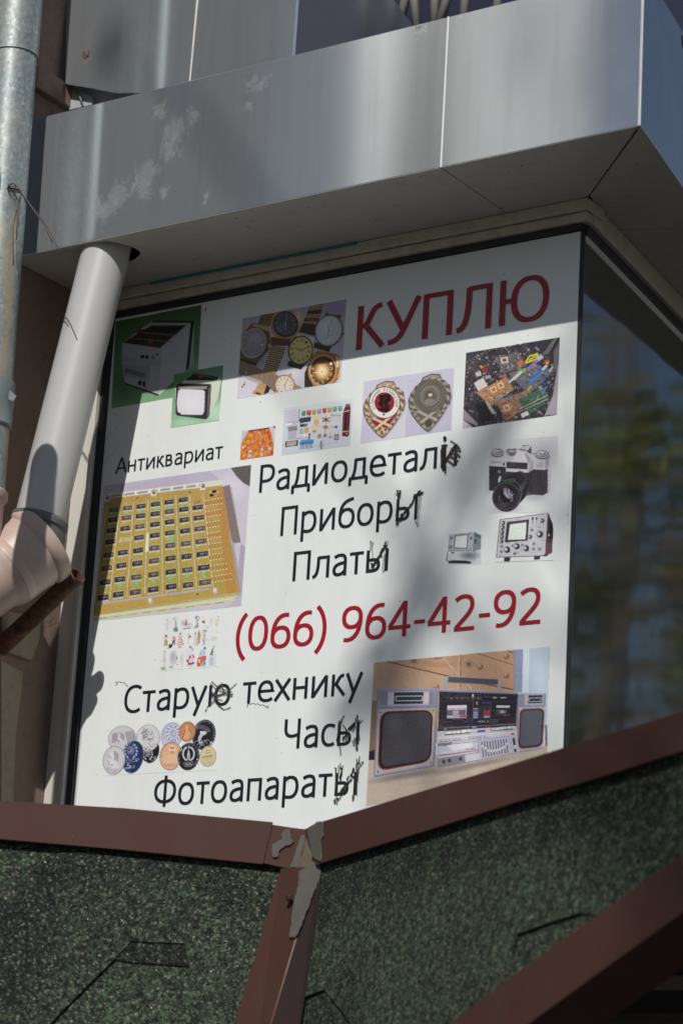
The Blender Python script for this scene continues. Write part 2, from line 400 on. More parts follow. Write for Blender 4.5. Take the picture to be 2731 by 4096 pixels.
panel('edge_highlight_strip', [Pc+(-.005, -.001, ZS), Pc+(.0006, -.001, ZS), Pc+(.0006, -.001, ZT), Pc+(-.005, -.001, ZT)], (0, .005, 0), M_EDGE, .0006, 'corner strip, highlight put into its pale colour')
# soffit with the hole for the pipe
PX, PY, PR = -.572, -.243, .0575
def soffit(name, outer, hole=None, label=None):
    bm = bmesh.new(); th = .004
    ov = [bm.verts.new((float(x), float(y), ZS-.0008)) for x, y in outer]
    es = [bm.edges.new((ov[i], ov[(i+1) % len(ov)])) for i in range(len(ov))]
    if hole:
        hx, hy, hr = hole; n = 40
        hv = [bm.verts.new((hx+hr*(1+.05*math.sin(3*a_))*math.cos(a_), hy+hr*(1+.04*math.sin(5*a_))*math.sin(a_), ZS-.0008)) for a_ in [2*math.pi*k/n for k in range(n)]]
        es += [bm.edges.new((hv[i], hv[(i+1) % n])) for i in range(n)]
    bmesh.ops.triangle_fill(bm, edges=es, use_beauty=True)
    r = bmesh.ops.extrude_face_region(bm, geom=bm.faces[:])
    for v in r['geom']:
        if isinstance(v, bmesh.types.BMVert): v.co.z += th
    bmesh.ops.recalc_face_normals(bm, faces=bm.faces)
    me = bpy.data.meshes.new(name); bm.to_mesh(me); bm.free(); me.materials.append(M_SOFFIT)
    o = bpy.data.objects.new(name, me); COL.objects.link(o); o.parent = cn; o.location = -wloc(cn)
    if label: o['label'] = label
    return o
q = .0012; ic = np.array([.644, -.032]); oc = np.array([XC-.001, YF+.001])
soffit('soffit_panel', [(-.819, YF+.001), (XJ-q, YF+.001), (XJ-q, .05), (-.819, .05)], (PX+.012, PY+.008, .067), 'long soffit panel with the pipe hole')
soffit('soffit_panel', [(XJ+q, YF+.001), tuple(oc-(.003, 0)), tuple(ic-(.002, 0)), (XJ+q, .0)], None, 'trapezoid soffit panel at the corner')
def lerp(a, b, t): return np.array(a)+(np.array(b)-np.array(a))*t
o1 = (Pc+V2*.575)[:2]; i1 = sidep(.165, .004, 0)[:2]; o9 = (Pc+V2*2.55)[:2]; i9 = sidep(1.95, -.01, 0)[:2]
soffit('soffit_panel', [tuple(oc+(.0006, .004)), tuple(o1), tuple(i1), tuple(ic+(.0015, .002))], None, 'side soffit panel next to the corner')
soffit('soffit_panel', [tuple(o1+(0, .003)), tuple(o9), tuple(i9), tuple(i1+(0, .003))], None, 'far side soffit panel')
boxo('top_board', (-.8195, YF+.013, ZT-.03), (.86, .5, ZT-.012), M_DARKBOARD, cn)
boxo('core_box', (-.8195, -.06, ZS+.05), (.5, .4, ZT-.04), M_DARKBOARD, cn)

def nrm(v): v = np.array(v, float); return v/np.linalg.norm(v)
# ---- upper storey cladding behind the cornice
YU = -.195
up = thing('upper_cladding', 'pale metal wall panels standing above the cornice', 'wall cladding', (0, YU, ZT))
def upoly(pts, y=YU): return [at(x*K, y_*K, 1, y) for x, y_ in pts]
prism('cladding_panel', upoly([(152, -60), (458, -60), (434, 205), (432, 216), (276, 214), (150, 193)]), (0, .01, 0), M_METAL, up, .0015, 'left cladding panel with a torn hole')
prism('cladding_panel', upoly([(463, -60), (693, -60), (678, 170), (437, 214), (438, 205)]), (0, .01, 0), M_METAL, up, .0015, 'second cladding panel with drip marks')
prism('edge_highlight_strip', upoly([(456.5, -60), (461, -60), (436, 200), (433, 200)], YU-.002), (0, .003, 0), M_EDGE, up, 0)
prism('edge_highlight_strip', upoly([(691, -60), (695, -60), (680, 160), (676, 160)], YU-.002), (0, .003, 0), M_EDGE, up, 0)
prism('backing_board', upoly([(120, 150), (330, 150), (330, 300), (120, 300)], YU+.05), (0, .01, 0), M_PALE, up, 0)
prism('plastic_scrap', upoly([(166, 201), (212, 222), (212, 240), (160, 252)], YU+.03), (0, .003, 0), M_FILM, up, 0)
tube('torn_rag', [at(170*K, 203*K, 1, YU+.025), at(184*K, 222*K, 1, YU+.022), at(190*K, 240*K, 1, YU+.024)], .0022, M_TAPE, up, 6)
pu = at(693*K, 60*K, 1, YU); pv_ = at(678*K, 140*K, 1, YU)
sdir = nrm([-.30, .95, 0])
A0 = np.array([pu[0]+.006, YU+.004, 4.15])
def hitp(x, y): return atp(x*K, y*K, A0, np.array([sdir[1], -sdir[0], 0]))
prism('cladding_panel', [hitp(676, 150), hitp(960, 95), hitp(950, 62), hitp(905, 0), hitp(850, -80), hitp(692, -80)], np.array([-.95, -.30, 0])*.008, M_METAL, up, .001, 'receding panel with a slanted end, in deep blue shade')
hp = at(197*K, 126*K, 1, YU-.0006)
rag = [hp+np.array([dx, 0, dz]) for dx, dz in [(-.011, .010), (-.004, .011), (.0, .006), (.011, .011), (.012, -.008), (.004, -.011), (-.006, -.009), (-.010, -.004)]]
prism('torn_hole', rag, (0, .0004, 0), M_RUST, up, 0, 'small rusty torn hole')
prism('torn_flap', [hp+np.array([.001, -.001, .006]), hp+np.array([.011, -.003, .010]), hp+np.array([.011, -.003, -.006]), hp+np.array([.003, -.001, -.003])], (0, .0004, 0), M_METAL, up, 0)
boxo('side_return', (-.80, -.10, ZT-.01), (-.705, .3, 5.4), M_STUCCO, up)

# ---- roof structure seen above the cornice
rs = thing('roof_truss', 'dark blue roof underside with beige lattice struts above the cornice', 'roof truss', (.6, .5, 4.6))
boxo('roof_sheet', (-.815, 1.20, 4.20), (.78, 1.22, 6.2), M_BLUE, rs)
for xa, xb in [(1590, 1655), (1668, 1640), (1735, 1742), (1745, 1835), (1850, 1868), (1975, 2010), (2060, 2120)]:
    a_ = at(xa, 130, 1, 1.05); b_ = at(xb, -160, 1, 1.05); tube('strut', [a_, b_], .014, M_CORNERPAD, rs, 8)

# ================================================================ pipes
gp = thing('drainpipe', 'spangled galvanised steel downpipe along the left edge', 'drainpipe', (-.745, -.42, 3.3))
def pipe_axis(px, py, y, r):
    """axis point such that the right silhouette of a pipe of radius r passes through the pixel"""
    P = at(px, py, 1, y); d = P-CAM; d[2] = 0; d /= np.linalg.norm(d)
    side = np.array([d[1], -d[0], 0])
    return P-side*r
RG = .058
ga = pipe_axis(170, -20, -.405, RG); gb = pipe_axis(56, 1530, -.405, RG)
gd = (gb-ga)/np.linalg.norm(gb-ga); L = np.linalg.norm(gb-ga)
gm = pipe_axis(153, 240, -.405, RG); tm = np.dot(gm-ga, gd)
lathe('pipe_section', ga-gd*1.2, gd, [(0, RG+.0015), (1.2+tm, RG+.0022), (1.2+tm, RG-.001)], M_GALV, gp, label='upper pipe section')
lathe('pipe_section', ga+gd*(tm-.03), gd, [(0, RG-.001), (L-tm+.55, RG-.0015)], M_GALV, gp, label='lower pipe section with rust streaks')
# tape sleeve
tt = np.dot(pipe_axis(45, 1560, -.405, RG)-ga, gd)
lathe('tape_wrap', ga+gd*(tt-.012), gd, [(0, RG+.001), (0, RG+.004), (.05, RG+.005), (.055, RG+.003), (.11, RG+.0045), (.115, RG+.001)], M_TAPE, gp, seg=48, wob=.012, label='ragged grey tape wrap')
tp = at(62, 1575, 1, -.44)
prism('tape_flap', [tp+np.array([-.02, 0, .012]), tp+np.array([.004, 0, -.006]), tp+np.array([-.004, 0, -.018]), tp+np.array([-.022, 0, -.01])], (0, .003, 0), M_TAPE, gp, 0)
# wire tie on the pipe
wt = thing('wire_tie', 'twisted rusty wire tied round the galvanised pipe with loose ends', 'wire', at(48, 760, 1, -.47))
wz = lambda x, y, yy=-.475: at(x*.5102, y*.5102, 1, yy)
def wires(name, pts, r=.0012, yy=-.475): return tube(name, [wz(x, y, yy) for x, y in pts], r, M_WIRE, wt, 6)
wires('wire_strand', [(20, 1462), (60, 1468), (100, 1475), (150, 1490), (190, 1540), (214, 1590)], .0022)
wires('wire_strand', [(60, 1480), (75, 1450), (105, 1436), (128, 1455), (118, 1485), (85, 1500), (66, 1480), (80, 1458)], .0018, -.48)
wires('wire_strand', [(90, 1460), (130, 1456), (172, 1500), (160, 1550), (140, 1630), (136, 1740), (133, 1880)], .0012, -.482)
wires('wire_strand', [(100, 1490), (160, 1505), (200, 1555), (260, 1640), (340, 1750), (412, 1898)], .0012, -.484)
wires('wire_strand', [(100, 1500), (165, 1515), (215, 1570), (300, 1680), (380, 1790), (430, 1890), (482, 1998)], .0013, -.482)
wires('wire_strand', [(160, 1560), (130, 1660), (105, 1780), (104, 1900), (110, 2080)], .0012, -.48)
wires('wire_strand', [(168, 1500), (160, 1600), (148, 1700), (150, 1780)], .0009, -.479)
wires('wire_strand', [(60, 1490), (90, 1540), (120, 1568), (150, 1560)], .0009, -.478)
# beige vent pipe standing nearer to the street; its shadow lies on the grey pipe
bc = thing('vent_pipe', 'beige plastic vent pipe with a rounded cap at the left edge of the view', 'vent pipe', (-.42, -.85, 3.0))
ca = pipe_axis(26, 520, -.85, .033); ca[2] = 3.842
lathe('pipe_tube', ca, (0, 0, -1), [(0, .0), (.0008, .010), (.004, .020), (.010, .028), (.018, .032), (.030, .0335), (.060, .0335), (.0605, .032), (.063, .032), (.0635, .033), (3.64, .033)], M_CONDUIT, bc)

# white-grey drain pipe
wp = thing('drainpipe', 'smooth pale grey plastic pipe slanting down from the soffit hole', 'drainpipe', (-.63, -.30, 3.2))
T0 = np.array([PX, PY, ZS]); T1 = np.array([-.632, -.300, 3.33]); wd = (T1-T0)/np.linalg.norm(T1-T0); WL = np.linalg.norm(T1-T0)
lathe('pipe_tube', T0-wd*.12, wd, [(0, PR+.0005), (WL+.24, PR+.0015)], M_PVC, wp, seg=96)

# terracotta elbow with socket
MT = at(176, 2168, 1, -.295)
dm = ray(176, 2122)
target2d = at(176-215, 2122+205, 1, -.39)
ed = (target2d-MT); ed /= np.linalg.norm(ed)
el = thing('sewer_elbow', 'terracotta plastic sewer elbow taking the grey pipe into its flared socket', 'pipe elbow', MT+ed*.3)
R0 = .080
lathe('socket', MT, ed, [(.055, .058), (.003, .079), (-.002, .086), (-.001, .097), (.004, .1005), (.024, .1005), (.031, .097), (.035, .0925), (.118, .0915), (.126, .090), (.138, .086), (.150, R0), (.60, R0)], M_BROWNPVC, el, seg=112, label='flared socket with a raised rim')
band = lathe('socket_band', MT, ed, [(.098, .0917), (.099, .0922), (.121, .0920), (.122, .0908)], M_BROWNPVC, el, seg=112)
# rubber ring where the grey pipe enters
rp = T0+wd*(WL+.125)
lathe('seal_ring', rp, wd, [(-.006, PR+.002), (-.008, PR+.006), (.0, PR+.0125), (.012, PR+.013), (.018, PR+.008), (.03, PR+.0125), (.06, PR+.012)], M_RING, el, seg=72, wob=.006, label='dark rubber seal ring')
# second socket at the very edge
s2p = pipe_axis(32, 2030, -.405, .076); s2d = np.array([0.02, 0, -1.0])
el2 = thing('sewer_socket', 'terracotta collar at the left edge receiving the galvanised pipe', 'pipe collar', s2p)
lathe('collar', pipe_axis(38, 1975, -.405, .0765), s2d, [(.05, .06), (0, .064), (-.001, .070), (.004, .0745), (.020, .0745), (.026, .071), (.03, .067), (.10, .066), (.14, .064), (.6, .064)], M_BROWNPVC, el2, seg=72)

# rusty pipe stub
RE = at(312, 2300, 1, -.225); RB = at(4, 2590, 0, -.825)
rd = (RB-RE)/np.linalg.norm(RB-RE)
rp_ = thing('rusty_pipe', 'short rusty steel pipe stub poking out below the elbow', 'pipe', RB)
lathe('pipe_stub', RE, rd, [(.12, .0165), (0, .0185), (-.001, .0205), (.002, .0215), (np.linalg.norm(RB-RE), .0225)], M_RUST, rp_, seg=40, wob=.015)

# ================================================================ shingled canopy
Yap = -.5
AP = at(705*K, 1905*K, 1, Yap); ZA = AP[2]
RT = at(1568*K, 1640*K, 2, ZA); LT = at(0, 1848*K, 2, ZA)
VB = at(622*K, 2352*K, 0, AP[0])
def nrm(v): v = np.array(v, float); return v/np.linalg.norm(v)
tR = nrm(RT-AP); tL = nrm(LT-AP); vv = nrm(VB-AP)
nR = nrm(np.cross(tR, vv)); nL = nrm(np.cross(tL, vv))
if np.dot(nR, CAM-AP) < 0: nR = -nR
if np.dot(nL, CAM-AP) < 0: nL = -nL
def onR(x, y, o=0): return atp(x, y, AP+nR*o, nR)
def onL(x, y, o=0): return atp(x, y, AP+nL*o, nL)
cp = thing('canopy_roof', 'green shingled entrance canopy with brown metal flashings under the sign', 'canopy roof', AP)
B1 = fr(0, 3100, 1365/1568.0); B2 = fr(1365, 3100, 1366/1568.0)
prk = []
def pb(lst): return [tuple(onR(*q))+(r,) for q, r in lst]
dr = [(B2(60, 470), .10), (B2(200, 400), .09), (B2(350, 370), .10), (B2(500, 330), .10), (B2(650, 290), .10), (B2(800, 240), .10), (B2(950, 200), .10), (B2(1100, 150), .10), (B2(1250, 90), .10), (B2(1400, 60), .10), (B2(-60, 540), .12)]
M_SHR = shingle_mat('shingle_right', 0, 0.0, pb(dr))
M_SHR2 = shingle_mat('shingle_right_lower', .12, 2.0)
M_SHL = shingle_mat('shingle_left', .30, 5.0, [tuple(onL(*B1(x, y)))+(r,) for x, y, r in [(170, 560, .08), (60, 680, .12), (100, 820, .10), (230, 450, .07), (330, 420, .05), (700, 400, .06), (850, 420, .05), (450, 390, .05), (1000, 440, .07), (1080, 560, .06), (60, 980, .06)]])
M_SHL2 = shingle_mat('shingle_left_under', .15, 7.0)
M_SHLD = shingle_mat('shingle_dark_tab', .92, 9.0)
hole_o = -.006
def plane_sh(name, fn, pts, o, mat, n, th, label=None):
    return prism(name, [fn(x, y, o) for x, y in pts], -n*th, mat, cp, .0008, label)
# left slope: base layer then raised tabs
plane_sh('shingle', onL, [B1(-300, 200), B1(1500, 420), B1(1400, 1500), B1(-300, 1500)], -.0075, M_SHL2, nL, .01, 'bottom shingle layer, left slope')
plane_sh('shingle', onL, [B1(-300, 880), B1(232, 362), B1(345, 355), B1(1480, 470), B1(1330, 1000), B1(900, 1000), B1(872, 880), B1(848, 774), B1(602, 764), B1(528, 845), B1(330, 1040), B1(120, 1260), B1(-300, 1500)], 0, M_SHL, nL, .0035, 'large hexagonal shingle tab, left slope')
plane_sh('shingle', onL, [B1(600, 768), B1(850, 776), B1(872, 880), B1(610, 862), B1(525, 848)], -.0035, M_SHLD, nL, .002, 'black tab between the shingles')
plane_sh('shingle', onL, [B1(890, 930), B1(1330, 900), B1(1250, 1400), B1(925, 1400)], .0008, M_SHL, nL, .003, 'greyish shingle beside the ridge cap')
# right slope: base dark gap + shingles with open joints
plane_sh('underlay', onR, [B2(-110, 300), B2(1085, -60), B2(2100, -350), B2(2100, 40), B2(560, 1180), B2(300, 1500), B2(-400, 1500)], -.008, M_DARKBOARD, nR, .008)
jx = [B2(1095, 640), B2(960, 682), B2(812, 735), B2(790, 800), B2(765, 880), B2(748, 950)]
def shift(p, dx, dy): return (p[0]+dx, p[1]+dy)
plane_sh('shingle', onR, [B2(-220, 330), B2(60, 240), B2(2100, -300), B2(2100, 30), B2(1250, 660)]+[shift(j, -5, -5) for j in jx]+[B2(680, 1090), B2(480, 1240), B2(320, 1500), B2(60, 1180), B2(0, 1085), B2(-85, 985), B2(-170, 1020), B2(-300, 1500), B2(-420, 1000)], 0, M_SHR, nR, .006, 'wide green shingle with a black band along its top')
plane_sh('shingle', onR, [B2(1190, 650)]+[shift(j, 6, 7) for j in jx]+[B2(720, 1070), B2(1230, 700)], -.0015, M_SHR2, nR, .005, 'small shingle tab at the lower flashing')
plane_sh('shingle', onR, [B2(-78, 1000), B2(-5, 1100), B2(55, 1195), B2(200, 1500), B2(-230, 1500), B2(-160, 1035)], -.0015, shingle_mat('shingle_right_dark', .6, 12.0), nR, .005, 'dark shingle tab at the bottom beside the ridge cap')
# flashings
def strip(name, fn, n, top, bot, o, mat, th=.004, label=None, bev=.0012):
    return prism(name, [fn(x, y, o) for x, y in list(top)+list(bot)[::-1]], -n*th, mat, cp, bev, label)
strip('flashing', onL, nL, [(-120, 3196), (500, 3232), (1093, 3288)], [(-120, 3346), (500, 3400), (1052, 3457)], .014, M_FLASH, .004, 'left top flashing')
strip('flashing', onL, nL, [(1090, 3298), (1170, 3310), (1235, 3318)], [(1050, 3452), (1130, 3470), (1190, 3478)], .011, M_FLASH, .004, 'short flashing end piece at the valley')
for (xa, ya), (xb, yb) in [((-120, 3346), (500, 3400)), ((500, 3400), (1052, 3457))]:
    prism('flashing_lip', [onL(xa, ya, .0135), onL(xb, yb, .0135), onL(xb, yb, .001), onL(xa, ya, .001)], -vv*.0012, M_FLASH, cp, 0)
TRt = [(1215, 3318), (1265, 3292), (1365, 3262), (1580, 3196), (1890, 3102), (2310, 2972), (2900, 2790)]
TRb = [(1262, 3462), (1285, 3452), (1365, 3427), (1720, 3318), (2060, 3210), (2420, 3102), (2900, 2950)]
strip('flashing', onR, nR, TRt, TRb, .014, M_FLASH, .004, 'right top flashing rising to the right')
# roof deck between the flashings and the wall
Le = AP+(LT-AP)*1.45; Re = AP+(RT-AP)*1.25
deck = [AP+(0, .03, 0), Re+(0, .03, 0), np.array([Re[0], -.03, ZA]), np.array([-.80, -.03, ZA]), np.array([-.80, Le[1], ZA]), Le+(0, .05, 0)]
prism('deck_board', [np.array(p)-(0, 0, .05) for p in deck], (0, 0, .012), M_DARKBOARD, cp, 0)
# lower flashing of the right slope and what is under it
BLt = [(2900, 3298), (2731, 3409), (2100, 3865), (1792, 4096), (1500, 4320)]
BLb = [(2900, 3530), (2731, 3648), (2400, 3885), (2105, 4098), (1800, 4330)]
strip('flashing', onR, nR, BLt, BLb, .014, M_FLASH, .004, 'broad brown lower edge flashing')
e = [onR(*p, .0135) for p in BLb]
inn = [p-nR*.09+np.array([0, 0, -.004]) for p in e]
prism('edge_return', e+inn[::-1], nrm(np.cross(e[-1]-e[0], nR))*.003, M_FLASH, cp, 0, 'shaded return of the lower flashing')
# fill under the canopy: deck, rafters
dk = [onR(*p, -.03) for p in [(1200, 3330), (2950, 2850), (2950, 3380), (2731, 3530), (2000, 4070), (1500, 4450), (900, 4500)]]
prism('deck_board', dk, -nR*.02, M_DARKBOARD, cp, 0)
dk = [onL(*p, -.03) for p in [(-200, 3220), (1235, 3330), (950, 4500), (-200, 4500)]]
prism('deck_board', dk, -nL*.02, M_DARKBOARD, cp, 0)
for (xa, ya), (xb, yb), yy, wdt, hgt, mt in [((2540, 3903), (2830, 3965), -.75, .018, .045, M_BATTEN), ((2600, 3838), (2830, 3880), -.55, .018, .03, M_WOODDK), ((2700, 3795), (2850, 3810), -.45, .018, .03, M_WOODDK), ((2350, 4050), (2830, 4120), -.9, .02, .04, M_WOODDK)]:
    a_ = at(xa, ya, 1, yy-.0); b_ = at(xb, yb, 1, yy-.0); b_[2] = a_[2]
    a2 = a_-nrm(b_-a_)*.05
    prism('rafter', [a2, b_+nrm(b_-a_)*.9, b_+nrm(b_-a_)*.9+(0, wdt, 0), a2+(0, wdt, 0)], (0, 0, -hgt*.5), mt, cp, .002)
boxo('porch_wall', (-.82, -.02, .13), (3.2, -.004, 2.34), M_DARKBOARD, cp)  # near-black wall: the dimness inside the porch is put into its colour
# ridge cap
F7c = fr(1000, 3200, 400/1568.0)
def mid(o): return AP+nrm(nR+nL)*o
nM = nrm(np.cross(np.cross(vv, nrm(nR+nL)), vv)); nM = nM if np.dot(nM, CAM-AP) > 0 else -nM
crest = [atp(x, y, AP+nM*.066, nM) for x, y in [(1268, 3468), (1010, 4350)]]
lft = [onL(x, y, .006) for x, y in [(1128, 3476), (872, 4350)]]
rgt = [onR(x, y, .004) for x, y in [(1284, 3500), (1162, 4350)]]
def cap_side(nm, A_, B_, mat, lb):
    o = fixn(obj(nm, A_+B_, [[0, 1, 3, 2]], mat, cp, label=lb)); s_ = o.modifiers.new('solid', 'SOLIDIFY'); s_.thickness = .003; return o
cap_side('ridge_cap', lft, crest, M_FLASH, 'folded brown cap over the valley')
cap_side('ridge_cap_shade', [p+nM*-.0015 for p in crest], rgt, M_CAPSHADE_SCREW, 'right face of the cap, its shade put into a blackish colour')  # shade on this side of the cap is painted as a dark face
tube('cap_edge', crest, .0028, M_FLASHEDGE, cp, 8, 'fold of the cap, highlight put into its paler colour')

# sealant smears (raised irregular pads)
def pad(name, fn, pts, o, n, mat, th, seed=1, label=None):
    rnd = random.Random(seed); P = []
    m = len(pts)
    for i in range(m):
        a_ = np.array(pts[i], float); b_ = np.array(pts[(i+1) % m], float)
        for k in range(4):
            p_ = a_+(b_-a_)*k/4; P.append(p_+np.array([rnd.uniform(-2.2, 2.2), rnd.uniform(-2.2, 2.2)]))
    o_ = prism(name, [fn(p_[0], p_[1], o+th*.55) for p_ in P], -n*th*.55, mat, cp, 0, label)
    m2 = o_.modifiers.new('bevel', 'BEVEL'); m2.width = th*.45; m2.segments = 3; m2.limit_method = 'ANGLE'; m2.angle_limit = math.radians(60)
    for pl in o_.data.polygons: pl.use_smooth = False
    return o_
def zz(pts): return [F7c(x, y) for x, y in pts]
pad('sealant_smear', onL, zz([(345, 700), (420, 650), (500, 610), (490, 540), (560, 450), (635, 460), (640, 600), (690, 640), (640, 700), (540, 730), (450, 800), (445, 895), (350, 895)]), .0140, nL, M_SEAL, .003, 1, 'grey sealant smear on the flashing')
pad('sealant_smear', onL, zz([(790, 560), (880, 530), (840, 700), (770, 1060), (620, 1060), (690, 880), (740, 720)]), .012, nL, M_SEAL, .003, 2)
pad('sealant_smear', onR, zz([(900, 440), (960, 400), (1060, 330), (1130, 340), (1130, 480), (1150, 560), (1095, 640), (1110, 900), (1095, 970), (960, 880), (930, 700), (905, 560)]), .0145, nR, M_SEAL, .004, 3, 'thick grey sealant blob at the joint')
pad('foam_filler', onR, zz([(880, 560), (930, 700), (965, 900), (1060, 965), (960, 1010), (780, 1110), (760, 1000), (830, 780)]), .008, nR, M_OLDSEAL, .003, 4, 'crumbly yellow foam in the joint')
nLc = nrm(np.cross(crest[1]-crest[0], lft[1]-crest[0])); nLc = nLc if np.dot(nLc, CAM-AP) > 0 else -nLc
def onC(x, y, o=0): return atp(x, y, crest[0]+nLc*(o+.001), nLc)
pad('sealant_smear', onC, zz([(760, 1110), (1010, 960), (1115, 1000), (1090, 1240), (1000, 1420), (900, 1700), (830, 1900), (760, 2050), (700, 2160), (600, 2140), (640, 1950), (670, 1650), (720, 1450), (760, 1250)]), .004, nLc, M_SEAL, .005, 5, 'long grey sealant run down the cap')
c_ = onC(*F7c(620, 1530), .006)
lathe('screw', c_, nLc, [(.006, .0), (.006, .004), (.004, .007), (0, .008)], M_CAPSHADE_SCREW, cp, 20, 'dark screw head')

# ================================================================ the printed sign
RES = 1500.0
SX0, SX1, SZ0, SZ1 = -.727, .609, 2.40, 3.828
CWD, CHT = int((SX1-SX0)*RES), int((SZ1-SZ0)*RES)
ART = np.ones((CHT, CWD, 3), np.float32)*np.array([.896, .912, .905], np.float32)
CLIP = [None]
RNG = np.random.default_rng(5)
def to_c(pts, f):
    """frame coordinates -> canvas pixels, through the plane of the sign (vectorised)"""
    q = np.array([f(x, y) for x, y in pts], float)
    d = np.outer(q[:, 0]-IMG_W/2, CR)-np.outer(q[:, 1]-IMG_H/2, CU)+CF*FPX
    t = (0-CAM[1])/d[:, 1]
    return np.stack([(CAM[0]+d[:, 0]*t-SX0)*RES, (SZ1-(CAM[2]+d[:, 2]*t))*RES], 1)
def mask_of(loops):
    a = np.concatenate(loops); x0 = max(0, int(a[:, 0].min())); x1 = min(CWD, int(a[:, 0].max())+2); y0 = max(0, int(a[:, 1].min())); y1 = min(CHT, int(a[:, 1].max())+2)
    if x1 <= x0 or y1 <= y0: return None
    X = np.arange(x0, x1)+.5; Y = (np.arange(y0, y1)+.5)[:, None]; m = np.zeros((y1-y0, x1-x0), bool)
    for lp in loops:
        n = len(lp)
        for i in range(n):
            ax, ay = lp[i]; bx, by = lp[(i+1) % n]
            if ay == by: continue
            lo, hi = min(ay, by), max(ay, by)
            r0 = max(0, int(math.ceil(lo-.5))-y0); r1 = min(y1-y0, int(math.ceil(hi-.5))-y0)
            if r1 <= r0: continue
            xi = ax+(Y[r0:r1]-ay)*(bx-ax)/(by-ay)
            m[r0:r1] ^= (X[None, :] < xi)
    return (slice(y0, y1), slice(x0, x1)), m
def col_(c): return np.array([v/255.0 for v in c], np.float32)
def paint(sl, m, c, a, noise=0.0):
    if CLIP[0] is not None: m = m & CLIP[0][sl]
    reg = ART[sl]
    A = (m.astype(np.float32)*a)[..., None]
    cc = col_(c)[None, None, :]
    if noise: cc = cc*(1+noise*(RNG.random(m.shape, dtype=np.float32)[..., None]*2-1))
    reg[:] = reg*(1-A)+cc*A
def P(f, pts, c, a=1.0, noise=0.0):
    r = mask_of([to_c(pts, f)])
    if r: paint(r[0], r[1], c, a, noise)
def epts(cx, cy, rx, ry, rot=0, n=36, a0=0, a1=360):
    r = math.radians(rot); o = []
    for k in range(n+(a1-a0 < 360)):
        t = math.radians(a0+(a1-a0)*k/n); x = rx*math.cos(t); y = ry*math.sin(t)
        o.append((cx+x*math.cos(r)-y*math.sin(r), cy+x*math.sin(r)+y*math.cos(r)))
    return o
def E(f, cx, cy, rx, ry, c, rot=0, a=1.0, noise=0.0, n=36): P(f, epts(cx, cy, rx, ry, rot, n), c, a, noise)
def Ln(f, pts, wd, c, a=1.0):
    for (xa, ya), (xb, yb) in zip(pts[:-1], pts[1:]):
        L_ = math.hypot(xb-xa, yb-ya) or 1; nx, ny = -(yb-ya)/L_*wd/2, (xb-xa)/L_*wd/2
        P(f, [(xa+nx, ya+ny), (xb+nx, yb+ny), (xb-nx, yb-ny), (xa-nx, ya-ny)], c, a)
def ring(f, cx, cy, rx, ry, wd, c, rot=0, a=1.0, n=36, a0=0, a1=360):
    p = epts(cx, cy, rx, ry, rot, n, a0, a1)
    if a1-a0 >= 360: p.append(p[0])
    Ln(f, p, wd, c, a)
def glow(f, cx, cy, rx, ry, c, a=.6, rot=0, power=2.0):
    """soft tone inside an ellipse, part of the printed photograph"""
    cc = to_c([(cx, cy)], f)[0]; ux = to_c(epts(cx, cy, rx, ry, rot, 4), f)
    A_ = ux[0]-cc; B_ = ux[1]-cc
    pts = to_c(epts(cx, cy, rx, ry, rot, 24), f); x0 = max(0, int(pts[:, 0].min())); x1 = min(CWD, int(pts[:, 0].max())+1); y0 = max(0, int(pts[:, 1].min())); y1 = min(CHT, int(pts[:, 1].max())+1)
    if x1 <= x0 or y1 <= y0: return
    X, Y = np.meshgrid(np.arange(x0, x1)-cc[0], np.arange(y0, y1)-cc[1]); D = A_[0]*B_[1]-A_[1]*B_[0]
    if abs(D) < 1e-6: return
    u = (X*B_[1]-Y*B_[0])/D; v = (-X*A_[1]+Y*A_[0])/D
    k = np.clip(1-(u*u+v*v), 0, 1)**power*a; sl = (slice(y0, y1), slice(x0, x1))
    if CLIP[0] is not None: k = k*CLIP[0][sl]
    k = k[..., None].astype(np.float32); ART[sl] = ART[sl]*(1-k)+col_(c)*k
def clip(f=None, pts=None):
    if f is None: CLIP[0] = None; return
    sl, m = mask_of([to_c(pts, f)]); M = np.zeros((CHT, CWD), bool); M[sl] = m; CLIP[0] = M
def bil(q, u, v):
    (ax, ay), (bx, by), (cx, cy), (dx, dy) = q   # TL TR BR BL
    return ((1-v)*((1-u)*ax+u*bx)+v*((1-u)*dx+u*cx), (1-v)*((1-u)*ay+u*by)+v*((1-u)*dy+u*cy))
def sub(q, f): return lambda u, v: f(*bil(q, u, v))
def grad(f, q, c0, c1, n=24, a=1.0, vert=True, noise=0.0):
    for i in range(n):
        t0, t1 = i/n, (i+1)/n; c = [c0[k]+(c1[k]-c0[k])*(i+.5)/n for k in range(3)]
        if vert: P(f, [bil(q, 0, t0), bil(q, 1, t0), bil(q, 1, t1), bil(q, 0, t1)], c, a, noise)
        else: P(f, [bil(q, t0, 0), bil(q, t1, 0), bil(q, t1, 1), bil(q, t0, 1)], c, a, noise)
